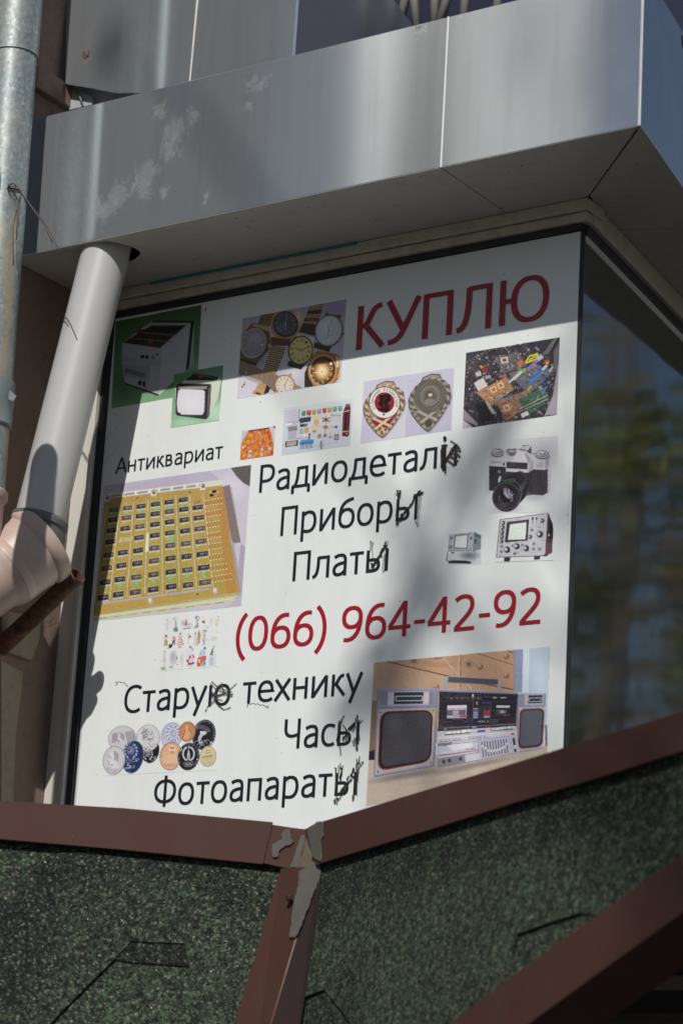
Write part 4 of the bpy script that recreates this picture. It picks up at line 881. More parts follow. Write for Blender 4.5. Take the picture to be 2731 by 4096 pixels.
def art_junk():
    q = [(808, 570), (1393, 473), (1376, 957), (786, 1045)]; clip(Z5, q); P(Z5, q, (52, 46, 54), 1, .3); rr = random.Random(11)
    glow(Z5, 820, 640, 150, 120, (90, 80, 92), .6)
    def chip(x, y, w_, h_, r, c, n=.1):
        a_ = math.radians(r); ca, sa = math.cos(a_), math.sin(a_)
        P(Z5, [(x+dx*ca-dy*sa, y+dx*sa+dy*ca) for dx, dy in ((-w_, -h_), (w_, -h_), (w_, h_), (-w_, h_))], c, 1, n)
    pal = [(70, 66, 72), (96, 92, 98), (120, 116, 118), (40, 38, 44), (150, 148, 150), (60, 84, 70), (110, 80, 60), (176, 170, 168), (64, 70, 96), (90, 30, 40)]
    for k in range(1500):
        u_, v_ = rr.random(), rr.random(); x, y = bil(q, u_, v_)
        dx = (x-1100)/300; dy = (y-780)/240
        if dx*dx+dy*dy > 1.15+rr.random()*.2: continue
        chip(x, y, rr.uniform(2, 9), rr.uniform(1.5, 6), -28+rr.choice([0, 0, 90])+rr.uniform(-8, 8), rr.choice(pal))
    def board(pts, c, sp, n, rot, seed):
        r2 = random.Random(seed); P(Z5, pts, c, 1, .15); xs = [p[0] for p in pts]; ys = [p[1] for p in pts]
        sl, mk = mask_of([to_c(pts, Z5)])
        for k in range(n):
            u_, v_ = r2.random(), r2.random(); x, y = bil(pts[:4], u_*.9+.05, v_*.9+.05)
            chip(x, y, r2.uniform(2, 9), r2.uniform(1.5, 5), rot+r2.choice([0, 90]), r2.choice(sp))
    board([(990, 600), (1130, 560), (1190, 650), (1040, 700)], (100, 96, 98), [(70, 66, 70), (130, 126, 126), (160, 156, 150), (50, 46, 50)], 70, -20, 1)
    chip(1048, 615, 24, 20, -12, (206, 190, 176)); chip(1048, 615, 11, 9, -12, (120, 70, 52))
    board([(1070, 700), (1240, 640), (1360, 680), (1200, 830)], (112, 112, 120), [(60, 60, 68), (150, 150, 156), (190, 190, 190), (90, 90, 96)], 90, -32, 2)
    board([(870, 820), (1060, 720), (1110, 800), (960, 900)], (196, 140, 90), [(226, 150, 90), (240, 200, 160), (150, 90, 60), (230, 226, 216), (120, 100, 90)], 90, -25, 3)
    board([(990, 870), (1200, 800), (1260, 850), (1060, 1000)], (170, 126, 92), [(226, 160, 110), (200, 190, 180), (120, 90, 70), (90, 80, 76)], 110, -32, 4)
    board([(1130, 860), (1290, 780), (1330, 860), (1200, 960)], (70, 110, 84), [(100, 150, 110), (60, 80, 60), (170, 170, 160), (40, 40, 44)], 60, -35, 5)
    for x, y in ((980, 800), (1025, 775), (1062, 915)): chip(x, y, 27, 26, -18, (226, 130, 66)); chip(x, y, 20, 19, -18, (238, 206, 176)); chip(x, y, 9, 9, -18, (200, 110, 60))
    chip(900, 768, 34, 30, -30, (216, 210, 208)); chip(885, 702, 18, 15, -20, (196, 190, 190)); chip(945, 722, 18, 10, -15, (170, 166, 170)); chip(1000, 612, 8, 6, 20, (190, 110, 90))
    for k in range(5): chip(1098+k*14, 740-k*13, 30, 6, -32, (216, 214, 218))
    for c, x, y, L_ in (((58, 120, 206), 1245, 710, 60), ((52, 110, 200), 1260, 690, 60), ((70, 140, 214), 1235, 735, 50), ((50, 96, 180), 1300, 735, 30), ((60, 130, 206), 1300, 800, 24)): chip(x, y, L_, 6, -40 if L_ > 30 else -60, c)
    chip(1240, 630, 60, 9, -42, (146, 116, 186)); chip(1270, 600, 20, 14, -42, (196, 190, 214))
    for a_, b_, c_, d_ in ((1180, 630, 1205, 590), (1205, 590, 1258, 575), (1258, 575, 1245, 610), (1245, 610, 1180, 635), (1200, 620, 1240, 590)): Ln(Z5, [(a_, b_), (c_, d_)], 11, (222, 206, 40))
    chip(1147, 633, 18, 14, -30, (232, 104, 40)); chip(1160, 678, 26, 7, 20, (120, 180, 60)); chip(1312, 628, 16, 12, 10, (226, 80, 50)); chip(1318, 634, 7, 6, 10, (240, 220, 80)); chip(1300, 662, 22, 8, -45, (216, 212, 214)); chip(1340, 672, 20, 6, -50, (200, 196, 200))
    chip(920, 670, 28, 10, 50, (176, 40, 42)); chip(903, 658, 10, 6, 50, (206, 180, 60)); chip(1037, 716, 24, 7, -10, (206, 90, 110)); chip(1065, 962, 20, 9, -20, (190, 60, 80)); chip(1090, 990, 26, 7, -18, (180, 40, 60)); chip(1010, 858, 24, 7, -15, (110, 160, 200)); chip(1075, 838, 26, 6, -35, (60, 110, 190)); chip(1205, 790, 18, 6, -50, (226, 190, 60)); chip(1120, 972, 12, 8, 0, (110, 190, 140)); chip(1175, 955, 24, 14, -25, (230, 228, 230)); chip(1275, 790, 14, 7, 40, (130, 180, 190))
    P(Z5, [(920, 880), (940, 870), (1000, 950), (975, 955)], (196, 176, 156)); P(Z5, [(860, 890), (930, 880), (985, 990), (900, 1010)], (30, 28, 34)); P(Z5, [(1300, 960), (1350, 840), (1385, 620), (1391, 700), (1376, 957)], (170, 162, 172)); P(Z5, [(1355, 560), (1391, 500), (1388, 640), (1360, 700)], (112, 104, 116)); P(Z5, [(790, 920), (880, 1010), (880, 1030), (786, 985)], (150, 144, 150)); P(Z5, [(786, 985), (850, 1035), (786, 1045)], (196, 190, 196))
    for k in range(6): Ln(Z5, [(1280+k*8, 590-k*3), (1350+k*5, 490-k*3)], 5, (150, 140, 152) if k % 2 else (66, 60, 70))
    for k in range(5): Ln(Z5, [(1140, 950-k*9), (1320, 870-k*12)], 4, (206, 204, 206) if k % 2 else (60, 60, 66))
    clip()
def art_pcb():
    q = [(160, 548), (1474, 360), (1383, 1625), (58, 1760)]; clip(Z6, q); P(Z6, q, (206, 200, 214), 1, .02)
    P(Z6, [(300, 530), (1100, 415), (1200, 500), (300, 620)], (190, 182, 204)); glow(Z6, 1300, 560, 200, 180, (224, 216, 232), .8); P(Z6, [(1290, 385), (1474, 360), (1470, 560), (1400, 520), (1340, 460)], (96, 88, 88), 1, .3)
    P(Z6, [(1380, 1060), (1420, 1100), (1390, 1560), (1330, 1560)], (176, 166, 190)); P(Z6, [(1300, 1600), (1385, 1520), (1383, 1625), (1200, 1650)], (196, 184, 206))
    P(Z6, [(1205, 560), (1280, 538), (1380, 1055), (1322, 1062), (1300, 1040)], (136, 116, 112))
    for k in range(34): Ln(Z6, [(1285+k*2.7, 560+k*14.5), (1302+k*2.2, 556+k*14.5)], 4, (96, 80, 78), .8)
    P(Z6, [(1300, 1040), (1320, 1060), (1390, 1510), (1340, 1560)], (170, 166, 178)); P(Z6, [(1225, 560), (1330, 1560), (1380, 1510), (1290, 1020)], (190, 150, 96))
    bd_ = [(165, 665), (1215, 545), (1335, 1500), (75, 1690)]; grad(Z6, bd_, (196, 156, 72), (184, 160, 62), 30, noise=.12); glow(Z6, 700, 1000, 560, 420, (184, 172, 74), .6)
    P(Z6, [(70, 1610), (1335, 1480), (1332, 1530), (62, 1705)], (200, 160, 62)); P(Z6, [(1170, 560), (1225, 555), (1345, 1500), (1250, 1510)], (196, 134, 56), .7)
    P(Z6, [(160, 625), (1215, 492), (1218, 540), (165, 668)], (218, 220, 208)); P(Z6, [(175, 640), (1060, 530), (1060, 545), (175, 656)], (150, 146, 160))
    for x, y in ((210, 635), (320, 625), (440, 612), (560, 600), (650, 588), (762, 575), (878, 560), (990, 545)): P(Z6, [(x-10, y-20), (x+12, y-22), (x+12, y+14), (x-10, y+16)], (236, 236, 228))
    for x, y in ((600, 610), (1040, 555), (185, 660)): P(Z6, [(x-26, y-22), (x+26, y-26), (x+24, y+30), (x-24, y+34)], (220, 216, 208)); E(Z6, x+3, y-6, 14, 20, (110, 84, 84)); E(Z6, x, y-12, 6, 7, (230, 200, 200))
    P(Z6, [(62, 1700), (1390, 1505), (1300, 1590), (58, 1762)], (206, 206, 166)); P(Z6, [(62, 1700), (1385, 1512), (1375, 1522), (60, 1712)], (160, 160, 110)); Ln(Z6, [(60, 1725), (1310, 1560)], 5, (236, 236, 206)); 
    for k in range(9): Ln(Z6, [(110+k*130, 1738-k*17), (190+k*130, 1728-k*17)], 4, (120, 116, 120))
    P(Z6, [(90, 1595), (1120, 1458), (1122, 1480), (90, 1622)], (176, 160, 160)); 
    for k in range(40): Ln(Z6, [(100+k*25, 1600-k*3.4), (118+k*25, 1612-k*3.4)], 4, (236, 228, 222))
    tops = [(248, 762), (367, 746), (490, 730), (618, 712), (740, 692), (866, 672), (988, 655)]; bots = [(150, 1548), (285, 1520), (437, 1500), (598, 1475), (758, 1450), (910, 1435), (1060, 1412)]
    tv = [0, .113, .236, .365, .515, .665, .825, 1.0]
    for c in range(8):   # rails
        f0 = (tops[min(c, 6)][0]-62+(122 if c == 7 else 0), tops[min(c, 6)][1]-35); f1 = (bots[min(c, 6)][0]-72+(150 if c == 7 else 0), bots[min(c, 6)][1]+42)
        Ln(Z6, [f0, f1], 13, (206, 196, 130), .7); Ln(Z6, [(f0[0]-6, f0[1]), (f1[0]-6, f1[1])], 3, (230, 228, 220)); Ln(Z6, [(f0[0]+7, f0[1]), (f1[0]+7, f1[1])], 3, (120, 104, 84))
    rr = random.Random(4)
    for k in range(900):
        u_, v_ = rr.random(), rr.random(); x, y = bil([(190, 700), (1040, 600), (1110, 1460), (100, 1600)], u_, v_)
        if rr.random() < .45: Ln(Z6, [(x, y), (x+rr.uniform(8, 26), y-rr.uniform(0, 5))], 3, (232, 222, 150), .75)
        elif rr.random() < .5: Ln(Z6, [(x, y), (x+rr.uniform(-3, 3), y+rr.uniform(8, 30))], 2, (160, 130, 40), .8)
        else: E(Z6, x, y, 3.5, 3.5, (238, 236, 226), n=8)
    for c in range(7):
        for r in range(8):
            if (c, r) in ((1, 3), (6, 0)): continue
            t = tv[r]; x = tops[c][0]+(bots[c][0]-tops[c][0])*t; y = tops[c][1]+(bots[c][1]-tops[c][1])*t; s = 1+.18*t; w_ = 40*s*(1.12 if c == 6 else 1); h_ = 20*s
            k = -.14
            def cq(x0, y0, x1, y1): return [(x+x0, y+y0+k*x0), (x+x1, y+y0+k*x1), (x+x1, y+y1+k*x1), (x+x0, y+y1+k*x0)]
            P(Z6, cq(-w_, -h_, w_, h_*1.1), rr.choice([(46, 44, 56), (70, 58, 62), (40, 42, 60), (84, 72, 76)])); P(Z6, cq(-w_, -h_, w_, -h_*.6), (96, 90, 96), .6); 
            P(Z6, cq(-w_*.45, -h_*.35, w_*.45, h_*.15), (206, 204, 210), .55); E(Z6, x+w_*.72, y-w_*.1, 5, 9, (200, 198, 204), a=.6); P(Z6, cq(-w_*.35, h_*.3, w_*.2, h_*.6), (190, 188, 196), .4)
            for p_ in range(8): xx = x-w_+4+p_*(2*w_-8)/7; yy = y+h_*1.25+k*(xx-x); P(Z6, [(xx-3, yy-4), (xx+3, yy-5), (xx+2.5, yy+12), (xx-2.5, yy+12)], (240, 236, 230)); 
            for p_ in range(8): xx = x-w_+4+p_*(2*w_-8)/7; yy = y-h_*1.15+k*(xx-x); E(Z6, xx, yy, 3, 4, (226, 220, 206), n=8)
    for x, y in ((258, 795), (370, 790), (490, 776), (628, 756), (742, 738), (864, 727), (983, 710), (764, 1022), (152, 1474), (302, 1440), (448, 1420), (602, 1406), (750, 1380), (900, 1355), (1045, 1346)):
        s = 1.5 if y in (1022,) else 1.25 if y > 1300 else 1.0; P(Z6, [(x-15*s, y-13*s), (x+16*s, y-17*s), (x+15*s, y+12*s), (x-16*s, y+15*s)], (104, 206, 130)); P(Z6, [(x-8*s, y-8*s), (x+6*s, y-9*s), (x+4*s, y+4*s), (x-9*s, y+5*s)], (130, 226, 156), .8)
    for r in range(8):
        y0 = 705+r*97
        for c in range(7 if r in (0, 7) else 6 if r in (1, 6) else 5):
            x = 1062+r*9+c*(24+r*.5); y = y0-c*4
            E(Z6, x, y-22, 5, 6, (240, 238, 236), n=10); E(Z6, x+2, y+26, 5, 6, (240, 238, 236), n=10); Ln(Z6, [(x+4, y-18), (x-3, y-2), (x+3, y+20)], 6, (206, 76, 40))
    for c in range(6): Ln(Z6, [(962+c*10, 690-c*4), (966+c*10, 720-c*4)], 5, (206, 70, 40))
    P(Z6, [(538, 972), (566, 968), (560, 1138), (524, 1140)], (236, 230, 206)); P(Z6, [(558, 970), (566, 968), (560, 1138), (552, 1138)], (190, 180, 140))
    for k in range(9): Ln(Z6, [(295+k*12, 1060-k*2), (300+k*12+rr.uniform(-8, 8), 1010)], 5, (222, 216, 196))
    P(Z6, [(1125, 590), (1160, 586), (1162, 608), (1127, 612)], (30, 28, 30)); P(Z6, [(1102, 624), (1136, 620), (1138, 642), (1104, 646)], (30, 28, 30))
    for x in (1105, 1178): E(Z6, x, 605, 7, 7, (230, 226, 220))
    for x, y in ((572, 1580), (1152, 1490)): E(Z6, x, y, 24, 32, (186, 180, 180)); E(Z6, x-4, y-8, 14, 18, (224, 222, 222))
    for x, y in ((925, 606), (995, 1520), (455, 660)): E(Z6, x, y, 8, 9, (110, 60, 40))
    for x, y, s in ((270, 1635, '12'), (437, 1612, '13'), (757, 1562, '15'), (937, 1540, '16')): rtext(Z6, s, (x-10, y+6), (x+10, y+3), 14, (230, 200, 110))
    clip()
def knob(f, x, y, r, c=(36, 34, 40), cap=(190, 190, 196), off=(-.35, -.1)):
    E(f, x, y, r, r*1.05, c); E(f, x+off[0]*r, y+off[1]*r, r*.55, r*.6, cap); E(f, x+off[0]*r-r*.12, y+off[1]*r-r*.15, r*.25, r*.28, (236, 236, 240))
def art_camera():
    q = [(610, 215), (1515, 140), (1500, 1080), (590, 1110)]; clip(F5, q)
    glow(F5, 1350, 260, 420, 330, (206, 203, 214), .8, power=1.0); glow(F5, 860, 1060, 300, 110, (176, 172, 184), .7); glow(F5, 1200, 900, 220, 90, (190, 186, 196), .6); glow(F5, 640, 760, 90, 160, (206, 204, 210), .6)
    P(F5, [(650, 398), (700, 375), (880, 392), (1000, 340), (1130, 330), (1220, 395), (1400, 385), (1402, 520), (1350, 570), (1198, 565), (1140, 605), (860, 590), (855, 532), (650, 520)], (216, 214, 220))
    P(F5, [(650, 398), (880, 410), (860, 532), (650, 520)], (224, 222, 228)); P(F5, [(1205, 430), (1400, 400), (1402, 515), (1350, 568), (1198, 560)], (226, 224, 230)); P(F5, [(1355, 420), (1402, 400), (1402, 515), (1352, 560)], (186, 182, 192))
    P(F5, [(650, 520), (858, 532), (860, 840), (650, 825)], (52, 46, 54), 1, .15); P(F5, [(860, 590), (1140, 605), (1198, 568), (1190, 880), (1110, 890), (860, 860)], (56, 50, 58), 1, .1); P(F5, [(1198, 562), (1350, 572), (1384, 550), (1382, 860), (1320, 888), (1185, 878)], (70, 62, 70))
    for k in range(14): Ln(F5, [(1204+k*11, 566+k*.4), (1192+k*11, 878+k*.5)], 4, (38, 32, 38)); Ln(F5, [(1209+k*11, 566), (1197+k*11, 878)], 2, (116, 108, 118))
    P(F5, [(650, 825), (700, 828), (695, 840), (650, 838)], (206, 204, 210)); P(F5, [(1185, 878), (1320, 888), (1385, 850), (1400, 530), (1418, 516), (1414, 848), (1325, 900), (1190, 890)], (214, 212, 218)); P(F5, [(1110, 890), (1140, 830), (1185, 878)], (96, 88, 96))
    P(F5, [(880, 475), (1012, 340), (1100, 345), (1175, 470), (1140, 605), (862, 590)], (210, 208, 216)); P(F5, [(905, 468), (1012, 342), (1092, 348), (1135, 470)], (230, 228, 234)); P(F5, [(1092, 348), (1170, 420), (1175, 470), (1135, 475)], (176, 172, 184)); P(F5, [(862, 588), (1135, 602), (1135, 480), (868, 470)], (222, 220, 228))
    P(F5, [(870, 468), (1132, 482), (1130, 562), (865, 548)], (54, 48, 56)); P(F5, [(880, 480), (1122, 492), (1120, 552), (876, 538)], (84, 78, 88)); P(F5, [(950, 540), (1010, 490), (1118, 494), (1116, 552)], (52, 46, 54))
    for k in range(20): Ln(F5, [(884+k*12, 484+k*.6), (882+k*12, 536+k*.7)], 2, (40, 34, 42))
    for k in range(5): Ln(F5, [(880, 488+k*11), (1120, 500+k*11)], 2, (40, 34, 42))
    for k in range(5):
        for j in range(8): E(F5, 1000+j*15, 510+k*9, 3, 2.6, (150, 146, 156), n=8, a=.7)
    P(F5, [(1140, 605), (1175, 470), (1205, 440), (1198, 565)], (186, 182, 192))
    for cx, cy, rx in ((754, 350, 82), (1316, 375, 92)):
        E(F5, cx, cy+12, rx, 50, (96, 90, 98)); E(F5, cx, cy, rx, 50, (206, 204, 210)); E(F5, cx, cy-12, rx*.86, 40, (120, 114, 122)); E(F5, cx-4, cy-14, rx*.75, 32, (214, 212, 218)); E(F5, cx+6, cy-12, rx*.45, 18, (126, 120, 128)); E(F5, cx, cy-18, rx*.3, 12, (226, 224, 230))
        for k in range(22): a_ = math.pi*(.05+.9*k/21); Ln(F5, [(cx+rx*.97*math.cos(a_), cy+30*math.sin(a_)+2), (cx+rx*.97*math.cos(a_), cy+44*math.sin(a_)+6)], 3, (90, 84, 92), .8)
    E(F5, 756, 296, 20, 14, (220, 218, 224)); E(F5, 756, 305, 24, 12, (120, 114, 122)); E(F5, 756, 297, 16, 9, (232, 230, 236))
    P(F5, [(870, 310), (992, 302), (996, 318), (872, 322)], (66, 58, 66)); E(F5, 920, 350, 55, 34, (150, 146, 154)); E(F5, 940, 345, 48, 28, (92, 84, 92)); E(F5, 935, 335, 40, 18, (196, 192, 200)); E(F5, 925, 372, 52, 22, (120, 112, 122)); E(F5, 880, 380, 22, 16, (206, 204, 210))
    P(F5, [(1015, 318), (1065, 255), (1080, 260), (1170, 262), (1185, 350), (1160, 368), (1110, 330)], (96, 88, 94)); P(F5, [(1025, 300), (1085, 268), (1165, 265), (1125, 322)], (206, 204, 206)); P(F5, [(1022, 305), (1068, 254), (1078, 256), (1040, 308)], (232, 232, 234)); P(F5, [(1115, 322), (1165, 262), (1174, 264), (1130, 328)], (236, 236, 238))
    Ln(F5, [(1180, 372), (1235, 362)], 7, (70, 64, 70)); Ln(F5, [(830, 350), (880, 325)], 6, (110, 104, 112))
    rtext(F5, 'ZENIT-E', (672, 482), (795, 488), 24, (76, 70, 80)); E(F5, 833, 497, 14, 14, (50, 44, 50)); ring(F5, 845, 470, 9, 9, 3, (120, 114, 122)); rtext(F5, 'МОСКВА 80', (1235, 488), (1328, 486), 11, (120, 114, 122))
    for k in range(5): ring(F5, 1248+k*17, 512+(k % 2)*10, 13, 13, 3, (140, 134, 142))
    E(F5, 777, 591, 17, 19, (206, 204, 210)); E(F5, 777, 591, 9, 11, (90, 84, 92)); P(F5, [(778, 645), (800, 650), (796, 700), (765, 735), (762, 690)], (222, 220, 226)); E(F5, 1380, 705, 7, 8, (20, 18, 20))
    ring(F5, 1020, 680, 112, 100, 10, (176, 172, 180), 40, a0=-130, a1=60); E(F5, 1010, 740, 126, 158, (34, 30, 36), 30); ring(F5, 1010, 690, 120, 105, 7, (120, 114, 122), 40, a0=-120, a1=70)
    P(F5, [(880, 640), (1020, 620), (1130, 760), (1110, 900), (960, 1070), (800, 1000), (760, 760)], (34, 30, 36)); ring(F5, 990, 720, 110, 120, 4, (110, 104, 112), 30, a0=-110, a1=40); ring(F5, 960, 790, 125, 145, 4, (92, 86, 94), 25, a0=-100, a1=40); glow(F5, 1060, 780, 50, 130, (120, 114, 124), .5, 30)
    for k in range(13): Ln(F5, [(838+k*12, 688-k*1.5+abs(k-5)*1.2), (812+k*13, 712+k*1.2)], 5, (62, 150, 124) if k != 5 else (190, 50, 50))
    for k in range(8): E(F5, 790+k*28, 744+abs(k-2)*6+max(0, k-3)*9, 5, 4, (190, 188, 194), n=8)
    E(F5, 868, 908, 178, 186, (28, 24, 28), 10); ring(F5, 862, 912, 172, 178, 6, (150, 146, 152), 10, a0=140, a1=420); E(F5, 850, 925, 158, 156, (52, 46, 52), 10); E(F5, 846, 925, 148, 146, (42, 36, 42), 10); ring(F5, 905, 870, 150, 170, 5, (170, 166, 172), 20, a0=-80, a1=30)
    ring(F5, 850, 920, 150, 150, 4, (96, 90, 98)); E(F5, 880, 880, 96, 108, (24, 20, 24), 30); P(F5, [(825, 795), (870, 788), (880, 850), (935, 905), (960, 900), (940, 935), (880, 930), (830, 880)], (126, 118, 138)); P(F5, [(880, 800), (930, 830), (958, 880), (930, 905), (890, 860)], (176, 170, 190)); P(F5, [(850, 800), (860, 850), (905, 905), (880, 920), (838, 860)], (206, 202, 222), .7); E(F5, 925, 850, 18, 34, (90, 82, 100), -30)
    arctext(F5, 'HELIOS-44-2  2/58  USSR', 848, 915, 74, 78, 200, 60, 13, (206, 204, 210)); Ln(F5, [(918, 965), (948, 938)], 8, (226, 224, 230)); glow(F5, 810, 1020, 120, 60, (80, 74, 82), .6)
    clip()
def art_scopes():
    P(F5, [(115, 1650), (180, 1600), (460, 1600), (545, 1560), (552, 1742), (140, 1760)], (176, 180, 190), .35); glow(F5, 400, 1640, 170, 80, (100, 108, 122), .85)
    P(F5, [(460, 1340), (552, 1390), (545, 1560), (420, 1600), (130, 1595)], (150, 160, 172)); P(F5, [(152, 1378), (462, 1342), (440, 1600), (130, 1596)], (190, 196, 204)); P(F5, [(462, 1342), (552, 1390), (545, 1560), (440, 1600)], (132, 146, 160)); P(F5, [(465, 1360), (550, 1398), (548, 1430), (463, 1400)], (90, 102, 120)); P(F5, [(470, 1430), (498, 1440), (494, 1500), (466, 1490)], (60, 60, 74))
    P(F5, [(218, 1385), (395, 1366), (378, 1560), (200, 1555)], (110, 106, 110)); P(F5, [(228, 1394), (385, 1376), (370, 1550), (210, 1546)], (166, 160, 158)); P(F5, [(236, 1404), (376, 1386), (362, 1542), (220, 1538)], (222, 232, 228))
    for x, y, r in ((175, 1422, 18), (160, 1535, 20), (420, 1424, 17), (158, 1468, 8), (408, 1372, 8), (432, 1512, 6), (410, 1555, 9), (390, 1580, 8)): knob(F5, x, y, r)
    for k in range(11): E(F5, 150+k*27, 1580-k*.5, 7, 7, (50, 50, 58), n=10)
    for k in range(24): E(F5, 392+(k % 4)*14, 1440+(k//4)*20, 3, 2.5, (90, 92, 100), n=6)
    Ln(F5, [(132, 1598), (116, 1700), (135, 1715)], 9, (56, 52, 60)); Ln(F5, [(488, 1440), (470, 1705), (430, 1728)], 7, (150, 150, 156)); P(F5, [(140, 1712), (205, 1702), (350, 1705), (425, 1718), (422, 1745), (140, 1738)], (42, 36, 44)); P(F5, [(178, 1600), (212, 1600), (210, 1616), (180, 1616)], (50, 48, 54))
    P(F5, [(785, 1190), (1392, 1108), (1360, 1650), (738, 1668)], (84, 70, 76)); P(F5, [(792, 1196), (1384, 1116), (1352, 1642), (746, 1660)], (206, 206, 210)); P(F5, [(1392, 1108), (1448, 1250), (1452, 1310), (1440, 1605), (1360, 1650)], (72, 50, 56)); P(F5, [(1400, 1180), (1448, 1260), (1450, 1440), (1392, 1420)], (34, 30, 36)); P(F5, [(1375, 1480), (1445, 1470), (1440, 1600), (1362, 1640)], (112, 66, 74)); P(F5, [(1412, 1250), (1430, 1256), (1428, 1400), (1410, 1396)], (12, 10, 14)); E(F5, 1400, 1385, 10, 18, (200, 200, 204))
    P(F5, [(875, 1222), (1150, 1190), (1132, 1455), (848, 1478)], (54, 46, 56)); P(F5, [(912, 1252), (1120, 1222), (1108, 1440), (885, 1448)], (226, 234, 226)); P(F5, [(905, 1246), (1126, 1216), (1128, 1224), (912, 1254)], (110, 104, 112))
    for k in range(1, 8): Ln(F5, [(912+k*26, 1250-k*3.8), (886+k*27.5, 1448-k)], 1.5, (190, 206, 196), .7)
    for k in range(1, 6): Ln(F5, [(908-k*3.5, 1252+k*33), (1118-k*1.6, 1224+k*36)], 1.5, (190, 206, 196), .7)
    rtext(F5, 'С1-77', (985, 1200), (1038, 1193), 15, (70, 66, 74)); rtext(F5, 'y  y', (895, 1212), (942, 1205), 12, (60, 56, 60))
    for x, y, r in ((828, 1236, 24), (820, 1292, 25), (814, 1350, 25), (810, 1404, 25), (806, 1462, 25), (1315, 1206, 25), (1287, 1378, 38), (1164, 1408, 24), (876, 1570, 38), (998, 1528, 36), (1114, 1552, 36)): 
        ring(F5, x+3, y+4, r*1.35, r*1.4, 2, (120, 118, 126), a=.6); knob(F5, x, y, r)
    for x, y in ((808, 1528), (804, 1594), (1186, 1325), (1212, 1496), (1207, 1562), (1286, 1562)): E(F5, x, y, 19, 20, (170, 168, 174)); ring(F5, x, y, 19, 20, 3, (110, 104, 112)); E(F5, x, y, 9, 9, (70, 64, 72))
    for x in (1196, 1246): P(F5, [(x-10, 1166), (x+11, 1163), (x+9, 1190), (x-10, 1192)], (34, 28, 34)); Ln(F5, [(x, 1190), (x-2, 1260)], 4, (60, 54, 62))
    for p_ in ([(1150, 1290), (1370, 1266)], [(1235, 1460), (1365, 1448)], [(1258, 1460), (1250, 1620)], [(956, 1596), (1050, 1592)], [(1055, 1480), (1050, 1600)]): Ln(F5, p_, 2, (130, 128, 136))
    for x, y, s, e in ((1275, 1160, 'УСИЛИТЕЛЬ', 1330), (1290, 1252, 'ЯРКОСТЬ', 1345), (1262, 1292, 'ВРЕМЯ/ДЕЛ', 1325), (870, 1496, 'КАНАЛ I', 920), (1098, 1476, 'КАНАЛ II', 1152), (765, 1644, 'КОНТРОЛЬ', 825), (1172, 1618, 'ВХОД Y', 1230)): rtext(F5, s, (x, y), (e, y-5), 8, (80, 76, 84))
    for k in range(18): a_ = math.radians(150+k*14); rx_ = 56; E(F5, 1287+rx_*math.cos(a_), 1378+58*math.sin(a_), 3, 3, (80, 76, 84), n=6)
    E(F5, 943, 1520, 10, 12, (60, 50, 56)); E(F5, 1066, 1508, 10, 12, (60, 50, 56)); P(F5, [(958, 1608), (985, 1606), (984, 1628), (957, 1630)], (34, 28, 34)); Ln(F5, [(985, 1614), (1030, 1612)], 3, (60, 54, 62)); P(F5, [(880, 1602), (930, 1600), (930, 1606), (880, 1608)], (90, 180, 190)); P(F5, [(1120, 1590), (1160, 1588), (1160, 1596), (1120, 1598)], (90, 180, 190))
    P(F5, [(838, 1668), (920, 1664), (910, 1710), (895, 1718), (838, 1716)], (50, 42, 50)); P(F5, [(1215, 1648), (1292, 1644), (1285, 1690), (1215, 1698)], (60, 52, 64)); P(F5, [(1330, 1636), (1378, 1622), (1376, 1650), (1328, 1652)], (46, 38, 46))
